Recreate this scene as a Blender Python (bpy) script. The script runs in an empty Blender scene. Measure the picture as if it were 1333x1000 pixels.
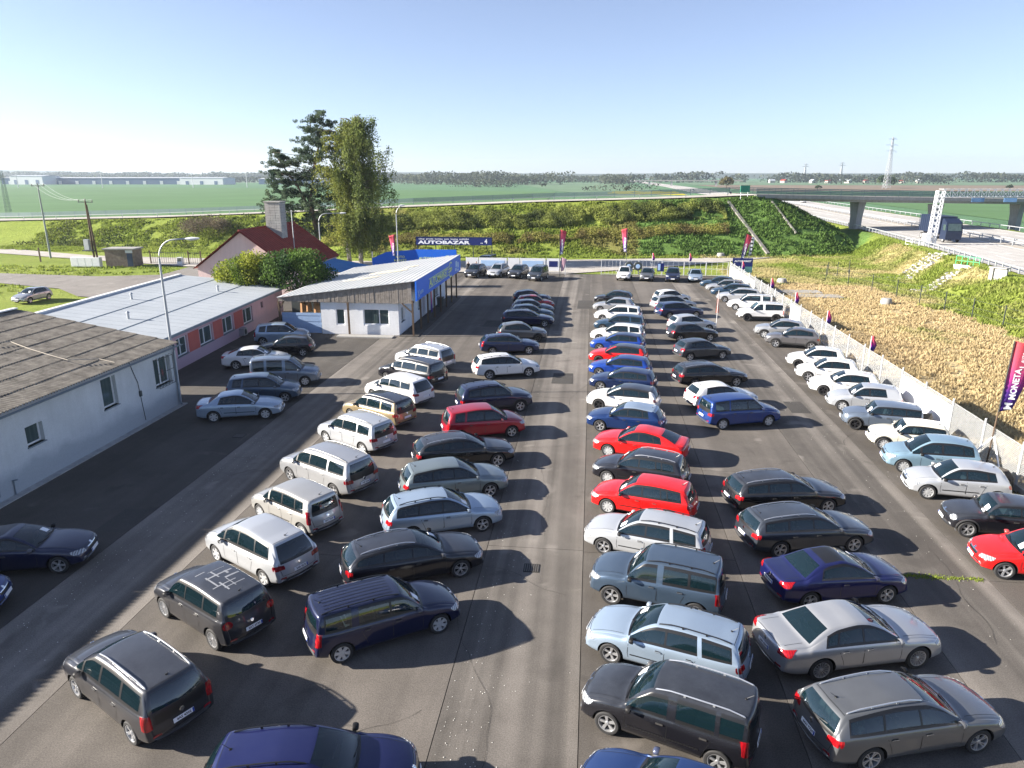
import bpy, bmesh, math, random
import numpy as np
from mathutils import Vector, Matrix
from mathutils.bvhtree import BVHTree

R = math.radians
SC = bpy.context.scene
COL = SC.collection
random.seed(7)

# ---------------------------------------------------------------- camera
cam_d = bpy.data.cameras.new('camera')
cam = bpy.data.objects.new('camera', cam_d)
COL.objects.link(cam)
cam_d.sensor_fit = 'HORIZONTAL'
cam_d.sensor_width = 36.0
cam_d.lens = 36.0 * 925.0 / 1333.0
cam_d.clip_start = 0.1
cam_d.clip_end = 20000.0
cam.location = (0, 0, 13.0)
cam.rotation_euler = (R(90 - 16.33), 0, R(6.25))
SC.camera = cam

# ---------------------------------------------------------------- light
SUN_EL, SUN_AZ = 21.5, 188.0        # azimuth: direction towards the sun, degrees counter-clockwise from +X
world = bpy.data.worlds.new('World')
SC.world = world
world.use_nodes = True
wn = world.node_tree
wn.nodes.clear()
w_out = wn.nodes.new('ShaderNodeOutputWorld')
w_bg = wn.nodes.new('ShaderNodeBackground')
w_sky = wn.nodes.new('ShaderNodeTexSky')
w_sky.sky_type = 'NISHITA'
w_sky.sun_disc = False
w_sky.sun_elevation = R(SUN_EL)
w_sky.sun_rotation = R(90.0 - SUN_AZ)
w_sky.altitude = 400
w_sky.air_density = 0.85
w_sky.dust_density = 0.2
w_sky.ozone_density = 5.0
w_bg.inputs['Strength'].default_value = 0.055
w_hs = wn.nodes.new('ShaderNodeHueSaturation')       # thin high haze: the whole sky a little paler
w_hs.inputs['Saturation'].default_value = 0.74
w_tn = wn.nodes.new('ShaderNodeMix'); w_tn.data_type = 'RGBA'; w_tn.blend_type = 'MULTIPLY'; w_tn.inputs[0].default_value = 1.0
w_tn.inputs[7].default_value = (1.0, 0.975, 1.02, 1)
wn.links.new(w_sky.outputs[0], w_hs.inputs['Color']); wn.links.new(w_hs.outputs[0], w_tn.inputs[6])
wn.links.new(w_tn.outputs[2], w_bg.inputs['Color'])
wn.links.new(w_bg.outputs[0], w_out.inputs['Surface'])
sun_d = bpy.data.lights.new('sun', 'SUN')
sun_d.energy = 5.0
sun_d.angle = R(0.53)
sun_d.color = (1.0, 0.92, 0.81)
sun = bpy.data.objects.new('sun', sun_d)
COL.objects.link(sun)
_s = Vector((math.cos(R(SUN_EL)) * math.cos(R(SUN_AZ)), math.cos(R(SUN_EL)) * math.sin(R(SUN_AZ)), math.sin(R(SUN_EL))))
sun.rotation_euler = _s.to_track_quat('Z', 'Y').to_euler()
SC.view_settings.view_transform = 'Standard'
SC.view_settings.look = 'None'
SC.view_settings.exposure = 1.84
SC.view_settings.gamma = 1.0
SC.view_settings.use_curve_mapping = False
SC.cycles.max_bounces = 6
SC.cycles.transparent_max_bounces = 10
SC.cycles.volume_bounces = 0
# ---------------------------------------------------------------- helpers
def tag(o, label=None, cat=None, group=None, kind=None):
    if label: o['label'] = label
    if cat: o['category'] = cat
    if group: o['group'] = group
    if kind: o['kind'] = kind
    return o

def empty(name, loc=(0, 0, 0), rz=0.0, label=None, cat=None, group=None):
    o = bpy.data.objects.new(name, None)
    o.empty_display_size = 0.2
    COL.objects.link(o)
    o.location = loc
    o.rotation_euler = (0, 0, rz)
    return tag(o, label, cat, group)

def link(name, me, parent=None, loc=None, rot=None):
    o = bpy.data.objects.new(name, me)
    COL.objects.link(o)
    if parent is not None: o.parent = parent
    if loc is not None: o.location = loc
    if rot is not None: o.rotation_euler = rot
    return o

def copy_tree(o, parent=None):
    c = o.copy()
    COL.objects.link(c)
    if parent is not None:
        c.parent = parent
    for ch in o.children:
        copy_tree(ch, c)
    return c

class MB:
    """collects shapes, builds one mesh"""
    def __init__(s):
        s.v, s.f, s.m, s.mats = [], [], [], []
    def mi(s, mat):
        if mat not in s.mats: s.mats.append(mat)
        return s.mats.index(mat)
    def add(s, vs, fs, mat=None):
        n = len(s.v); k = s.mi(mat) if mat is not None else 0
        s.v += [tuple(p) for p in vs]
        s.f += [tuple(i + n for i in f) for f in fs]
        s.m += [k] * len(fs)
        return s
    def box(s, x0, x1, y0, y1, z0, z1, mat=None, M=None):
        vs = [Vector(p) for p in ((x0,y0,z0),(x1,y0,z0),(x1,y1,z0),(x0,y1,z0),(x0,y0,z1),(x1,y0,z1),(x1,y1,z1),(x0,y1,z1))]
        if M is not None: vs = [M @ p for p in vs]
        return s.add(vs, [(3,2,1,0),(4,5,6,7),(0,1,5,4),(1,2,6,5),(2,3,7,6),(3,0,4,7)], mat)
    def bar(s, a, b, w, h=None, mat=None):
        a, b = Vector(a), Vector(b); h = w if h is None else h
        d = b - a; L = d.length
        q = d.to_track_quat('Z', 'Y') if L > 1e-6 else Vector((0,0,1)).to_track_quat('Z','Y')
        M = Matrix.Translation(a) @ q.to_matrix().to_4x4()
        return s.box(-w/2, w/2, -h/2, h/2, 0, L, mat, M)
    def tube(s, pts, r, n=8, mat=None, cap=True):
        pts = [Vector(p) for p in pts]
        rs = r if isinstance(r, (list, tuple)) else [r] * len(pts)
        vs, fs = [], []
        up = Vector((0, 0, 1))
        for i, p in enumerate(pts):
            d = (pts[min(i+1, len(pts)-1)] - pts[max(i-1, 0)]).normalized()
            u = d.cross(up)
            if u.length < 0.1: u = d.cross(Vector((1, 0, 0)))
            u.normalize(); w = d.cross(u)
            for k in range(n):
                a = 2 * math.pi * k / n
                vs.append(p + u * (math.cos(a) * rs[i]) + w * (math.sin(a) * rs[i]))
        for i in range(len(pts) - 1):
            for k in range(n):
                k2 = (k + 1) % n
                fs.append((i*n+k, i*n+k2, (i+1)*n+k2, (i+1)*n+k))
        if cap:
            fs.append(tuple(range(n-1, -1, -1))); fs.append(tuple((len(pts)-1)*n + k for k in range(n)))
        return s.add(vs, fs, mat)
    def lathe(s, prof, n=16, mat=None, axis='Z', M=None, arc=1.0):
        vs, fs = [], []
        m = len(prof)
        for k in range(n):
            a = 2 * math.pi * k / n
            for (r, z) in prof:
                p = (r*math.cos(a), r*math.sin(a), z) if axis == 'Z' else (r*math.cos(a), z, r*math.sin(a))
                p = Vector(p)
                vs.append(M @ p if M is not None else p)
        for k in range(n):
            k2 = (k+1) % n
            for j in range(m-1):
                fs.append((k*m+j, k2*m+j, k2*m+j+1, k*m+j+1))
        return s.add(vs, fs, mat)
    def prism(s, poly, z0, z1, mat=None, M=None):
        n = len(poly)
        vs = [Vector((p[0], p[1], z0)) for p in poly] + [Vector((p[0], p[1], z1)) for p in poly]
        if M is not None: vs = [M @ p for p in vs]
        fs = [tuple(range(n-1, -1, -1)), tuple(range(n, 2*n))]
        fs += [(i, (i+1) % n, n+(i+1) % n, n+i) for i in range(n)]
        return s.add(vs, fs, mat)
    def mesh(s, name, mat=None, smooth=False, angle=None):
        me = bpy.data.meshes.new(name)
        me.from_pydata(s.v, [], s.f)
        ml = s.mats if s.mats and s.mats != [None] else ([mat] if mat else [])
        for m_ in ml: me.materials.append(m_ if m_ is not None else mat)
        if len(ml) > 1: me.polygons.foreach_set('material_index', s.m)
        if smooth:
            me.polygons.foreach_set('use_smooth', [True] * len(me.polygons))
            if angle: me.set_sharp_from_angle(angle=R(angle))
        me.validate(); me.update()
        return me
    def build(s, name, mat=None, parent=None, smooth=False, angle=None, loc=None, rot=None):
        return link(name, s.mesh(name, mat, smooth, angle), parent, loc, rot)

def np_mesh(name, verts, faces, mat=None, smooth=False, col=None):
    """verts (N,3), faces (M,k) with constant k"""
    verts = np.asarray(verts, dtype=np.float32); faces = np.asarray(faces, dtype=np.int32)
    me = bpy.data.meshes.new(name)
    me.vertices.add(len(verts)); me.vertices.foreach_set('co', verts.ravel())
    k = faces.shape[1]
    me.loops.add(faces.size); me.loops.foreach_set('vertex_index', faces.ravel())
    me.polygons.add(len(faces))
    me.polygons.foreach_set('loop_start', np.arange(0, faces.size, k, dtype=np.int32))
    me.polygons.foreach_set('loop_total', np.full(len(faces), k, dtype=np.int32))
    if smooth: me.polygons.foreach_set('use_smooth', np.ones(len(faces), dtype=bool))
    if col is not None:
        ca = me.color_attributes.new('tint', 'FLOAT_COLOR', 'POINT')
        c4 = np.ones((len(verts), 4), dtype=np.float32); c4[:, :3] = col
        ca.data.foreach_set('color', c4.ravel())
    if mat: me.materials.append(mat)
    me.update(calc_edges=True)
    return me

# ---------------------------------------------------------------- materials
MATS = {}
class NT:
    def __init__(s, name):
        s.m = bpy.data.materials.new(name); s.m.use_nodes = True
        s.t = s.m.node_tree; s.t.nodes.clear()
        s.out = s.n('ShaderNodeOutputMaterial')
        s.p = s.n('ShaderNodeBsdfPrincipled')
        s.l(s.p.outputs[0], s.out.inputs['Surface'])
    def n(s, t, **kw):
        x = s.t.nodes.new(t)
        for k, v in kw.items():
            if k in x.inputs.keys() if not hasattr(x, k) else False: x.inputs[k].default_value = v
            elif hasattr(x, k): setattr(x, k, v)
        return x
    def l(s, a, b): s.t.links.new(a, b)
    def noise(s, scale, detail=3, rough=0.6, coord=None, dist=0.0):
        x = s.t.nodes.new('ShaderNodeTexNoise')
        x.inputs['Scale'].default_value = scale; x.inputs['Detail'].default_value = detail
        x.inputs['Roughness'].default_value = rough; x.inputs['Distortion'].default_value = dist
        if coord is not None: s.l(coord, x.inputs['Vector'])
        return x.outputs['Fac']
    def coord(s, scale=None, kind='Object'):
        if kind == 'World':
            g = s.t.nodes.new('ShaderNodeNewGeometry').outputs['Position']
        else:
            g = s.t.nodes.new('ShaderNodeTexCoord').outputs[kind]
        if scale is None: return g
        m = s.t.nodes.new('ShaderNodeMapping'); m.inputs['Scale'].default_value = scale
        s.l(g, m.inputs['Vector']); return m.outputs[0]
    def ramp(s, fac, stops):
        x = s.t.nodes.new('ShaderNodeValToRGB')
        e = x.color_ramp.elements
        while len(e) < len(stops): e.new(0.5)
        for i, (p, c) in enumerate(stops):
            e[i].position = p
            e[i].color = (c, c, c, 1) if isinstance(c, (int, float)) else (*c, 1)
        s.l(fac, x.inputs[0]); return x.outputs[0]
    def mix(s, fac, a, b, mode='MIX'):
        x = s.t.nodes.new('ShaderNodeMix'); x.data_type = 'RGBA'; x.blend_type = mode
        for sock, v in ((x.inputs[0], fac), (x.inputs[6], a), (x.inputs[7], b)):
            if isinstance(v, (int, float)): sock.default_value = v if sock == x.inputs[0] else (v, v, v, 1)
            elif isinstance(v, tuple): sock.default_value = (*v, 1)
            else: s.l(v, sock)
        return x.outputs[2]
    def math(s, op, a, b=None, clamp=False):
        x = s.t.nodes.new('ShaderNodeMath'); x.operation = op; x.use_clamp = clamp
        for sock, v in ((x.inputs[0], a), (x.inputs[1], b)):
            if v is None: continue
            if isinstance(v, (int, float)): sock.default_value = v
            else: s.l(v, sock)
        return x.outputs[0]
    def bump(s, h, strength=0.3, dist=0.01):
        x = s.t.nodes.new('ShaderNodeBump'); x.inputs['Strength'].default_value = strength
        x.inputs['Distance'].default_value = dist; s.l(h, x.inputs['Height'])
        s.l(x.outputs[0], s.p.inputs['Normal'])
    def set(s, **kw):
        for k, v in kw.items():
            sock = s.p.inputs[k.replace('_', ' ')]
            if isinstance(v, (int, float)): sock.default_value = v
            elif isinstance(v, tuple): sock.default_value = (*v, 1) if len(v) == 3 else v
            else: s.l(v, sock)
        return s

def plain(name, col, rough=0.6, metal=0.0, coat=0.0, var=0.12, scale=3.0, spec=0.5, bump=0.0):
    if name in MATS: return MATS[name]
    t = NT(name)
    c = t.coord()
    n = t.noise(scale, 4, 0.6, c)
    lo = tuple(x * (1 - var) for x in col); hi = tuple(min(1, x * (1 + var)) for x in col)
    t.set(Base_Color=t.mix(n, lo, hi), Roughness=rough, Metallic=metal, Coat_Weight=coat, Specular_IOR_Level=spec)
    if coat: t.set(Coat_Roughness=0.04)
    if bump: t.bump(t.noise(scale * 12, 3, 0.6, c), bump, 0.01)
    MATS[name] = t.m
    return t.m
# ---------------------------------------------------------------- car materials
def paint(name, col, metal=0.0, rough=0.35, dust=0.25):
    if name in MATS: return MATS[name]
    t = NT(name)
    c = t.coord()
    geo = t.n('ShaderNodeNewGeometry')
    oi = t.n('ShaderNodeObjectInfo')
    nv = t.noise(2.2, 5, 0.65, c)
    fine = t.noise(60, 2, 0.5, c)
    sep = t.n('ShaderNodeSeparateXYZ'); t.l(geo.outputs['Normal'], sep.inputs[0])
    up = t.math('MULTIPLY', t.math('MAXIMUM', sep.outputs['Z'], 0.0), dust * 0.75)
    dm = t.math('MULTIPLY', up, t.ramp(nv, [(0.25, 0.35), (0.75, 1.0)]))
    # road dirt low on the sills
    sc = t.n('ShaderNodeSeparateXYZ'); t.l(c, sc.inputs[0])
    low = t.math('SUBTRACT', 1.0, t.math('MULTIPLY', sc.outputs['Z'], 2.6), clamp=True)
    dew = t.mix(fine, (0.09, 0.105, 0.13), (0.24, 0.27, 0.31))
    dirt = t.mix(fine, (0.08, 0.075, 0.068), (0.16, 0.15, 0.135))
    lowm = t.math('MULTIPLY', low, 0.45)
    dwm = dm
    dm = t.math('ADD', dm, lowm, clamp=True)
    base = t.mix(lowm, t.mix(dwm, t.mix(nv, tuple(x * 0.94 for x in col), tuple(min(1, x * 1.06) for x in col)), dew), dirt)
    inner = t.mix(geo.outputs['Backfacing'], base, (0.015, 0.015, 0.016))
    t.set(Specular_IOR_Level=0.2, Base_Color=inner, Metallic=t.math('MULTIPLY', t.math('SUBTRACT', 1.0, dm), metal),
          Roughness=t.math('ADD', t.math('MULTIPLY', dm, 0.5), rough),
          Coat_Weight=t.math('SUBTRACT', 1.0, geo.outputs['Backfacing']), Coat_Roughness=t.math('ADD', t.math('MULTIPLY', dm, 0.35), 0.03))
    MATS[name] = t.m
    return t.m

PAINT = dict(
    white=((0.70, 0.70, 0.70), 0.0, 0.3, 0.12), cream=((0.66, 0.63, 0.53), 0.0, 0.3, 0.1),
    silver=((0.42, 0.43, 0.445), 0.55, 0.32, 0.15), warmsilver=((0.44, 0.435, 0.415), 0.5, 0.35, 0.18),
    bluesilver=((0.33, 0.42, 0.53), 0.5, 0.32, 0.15), palesilver=((0.48, 0.50, 0.525), 0.4, 0.32, 0.12),
    iceblue=((0.22, 0.34, 0.43), 0.4, 0.33, 0.15), greygreen=((0.18, 0.22, 0.23), 0.5, 0.33, 0.2),
    grey=((0.13, 0.135, 0.14), 0.5, 0.32, 0.22), slate=((0.035, 0.042, 0.055), 0.4, 0.3, 0.3),
    darkgrey=((0.035, 0.035, 0.04), 0.4, 0.32, 0.3), taupe=((0.15, 0.145, 0.15), 0.5, 0.33, 0.15),
    bluegrey=((0.065, 0.10, 0.15), 0.5, 0.32, 0.2), steel=((0.16, 0.20, 0.26), 0.5, 0.33, 0.15),
    black=((0.008, 0.008, 0.011), 0.0, 0.25, 0.3), blacksheen=((0.012, 0.012, 0.017), 0.3, 0.28, 0.28),
    navy=((0.007, 0.011, 0.045), 0.3, 0.28, 0.14), midblue=((0.008, 0.030, 0.12), 0.3, 0.28, 0.12),
    racingblue=((0.010, 0.05, 0.30), 0.2, 0.28, 0.08), royal=((0.008, 0.035, 0.17), 0.2, 0.28, 0.1),
    indigo=((0.007, 0.010, 0.075), 0.3, 0.28, 0.1), deepblue=((0.008, 0.02, 0.075), 0.3, 0.28, 0.2),
    red=((0.62, 0.010, 0.010), 0.0, 0.28, 0.06), darkred=((0.30, 0.008, 0.022), 0.2, 0.3, 0.1),
    gold=((0.34, 0.27, 0.16), 0.5, 0.34, 0.15), petrol=((0.02, 0.05, 0.09), 0.3, 0.3, 0.2),
)
def PM(k):
    c, m, r, d = PAINT[k]
    return paint('paint_' + k, c, m, r, d)

def glass_mat(name, tint, spec_col):
    t = NT(name)
    tr = t.n('ShaderNodeBsdfTransparent'); tr.inputs[0].default_value = (*tint, 1)
    gl = t.n('ShaderNodeBsdfGlossy'); gl.inputs['Color'].default_value = (*spec_col, 1); gl.inputs['Roughness'].default_value = 0.02
    df = t.n('ShaderNodeBsdfDiffuse'); df.inputs['Color'].default_value = (0.03, 0.085, 0.11, 1)
    m0 = t.n('ShaderNodeMixShader'); m0.inputs[0].default_value = 0.14
    t.l(tr.outputs[0], m0.inputs[1]); t.l(df.outputs[0], m0.inputs[2])
    fr = t.n('ShaderNodeFresnel'); fr.inputs['IOR'].default_value = 1.75
    ms = t.n('ShaderNodeMixShader')
    t.l(fr.outputs[0], ms.inputs[0]); t.l(m0.outputs[0], ms.inputs[1]); t.l(gl.outputs[0], ms.inputs[2])
    t.l(ms.outputs[0], t.out.inputs['Surface'])
    return t.m
GLASS = glass_mat('car_glass', (0.42, 0.56, 0.59), (1, 1, 1))
GLASS_DK = glass_mat('privacy_glass', (0.09, 0.12, 0.14), (1, 1, 1))
TRIM = plain('black_trim', (0.012, 0.012, 0.013), 0.35)
PLASTIC = plain('grey_black_plastic', (0.03, 0.03, 0.032), 0.65)
UNDER = plain('wheel_well', (0.01, 0.01, 0.01), 0.9)
RUBBER = plain('tyre_rubber', (0.022, 0.022, 0.023), 0.8, scale=10, var=0.3)
ALLOY = plain('alloy', (0.55, 0.56, 0.58), 0.3, metal=0.7, coat=0.3)
ALLOY_DK = plain('dark_alloy', (0.05, 0.05, 0.055), 0.3, metal=0.6, coat=0.3)
HUBCAP = plain('hubcap_silver', (0.48, 0.49, 0.5), 0.4, metal=0.3)
CHROME = plain('chrome', (0.75, 0.76, 0.78), 0.12, metal=1.0, var=0.03)
SEAT = plain('seat_fabric', (0.05, 0.05, 0.055), 0.9)
SEAT_LT = plain('seat_leather', (0.28, 0.25, 0.21), 0.7)
DASH = plain('dashboard_plastic', (0.02, 0.02, 0.022), 0.7)
PAPER = plain('price_paper', (0.85, 0.87, 0.9), 0.7, var=0.03)
PLATE = plain('plate_white', (0.75, 0.77, 0.8), 0.4, var=0.03)
PLATE_BLUE = plain('plate_blue', (0.01, 0.05, 0.35), 0.4)
PLATE_TXT = plain('plate_black', (0.01, 0.01, 0.012), 0.5)
def lamp_mat(name, c1, c2, rough=0.12):
    t = NT(name)
    c = t.coord()
    w = t.n('ShaderNodeTexWave'); w.inputs['Scale'].default_value = 5; w.inputs['Distortion'].default_value = 6
    t.l(c, w.inputs['Vector'])
    t.set(Base_Color=t.mix(w.outputs['Fac'], c1, c2), Roughness=rough, Coat_Weight=1.0, Coat_Roughness=0.02)
    return t.m
HEADL = lamp_mat('headlight_glass', (0.10, 0.11, 0.12), (0.42, 0.44, 0.47))
TAILL = lamp_mat('taillight_red', (0.20, 0.004, 0.008), (0.42, 0.008, 0.012))
TAILD = lamp_mat('taillight_dark_red', (0.16, 0.004, 0.01), (0.30, 0.01, 0.02))

# ---------------------------------------------------------------- car body builder
def lerp(a, b, t): return a + (b - a) * t
def sstep(t):
    t = max(0.0, min(1.0, t)); return t * t * (3 - 2 * t)

BASE = dict(wb=2.60, fo=0.88, ro=1.00, W=1.78, H=1.48, rw=0.318,
            xc=0.92, zc=0.98, xw=0.18, zw=None, xr=-1.90, zr=1.40, xg=-2.18, zg=1.00, tail=0.06, zt=0.97,
            zn=0.74, belt=0.93, beltr=0.99, wr=0.60, wins=((0.80, -0.14), (-0.20, -1.04), (-1.16, -1.92)), qsl=0.14,
            nose=0.20, tailr=0.16, bow=0.13, hump=0.0, clear=0.20, rtaper=0.96, split=(), rear='hatch',
            rim='spoke5', rimmat='alloy', rails=None, cladding=False, dark=True, chrome=False, sunroof=False,
            lamp='wide', lampmat='red', beltchrome=False, spare=False, hb=0.02, seats=2)

def car_spec(**kw):
    d = dict(BASE); d.update(kw); return d

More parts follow.
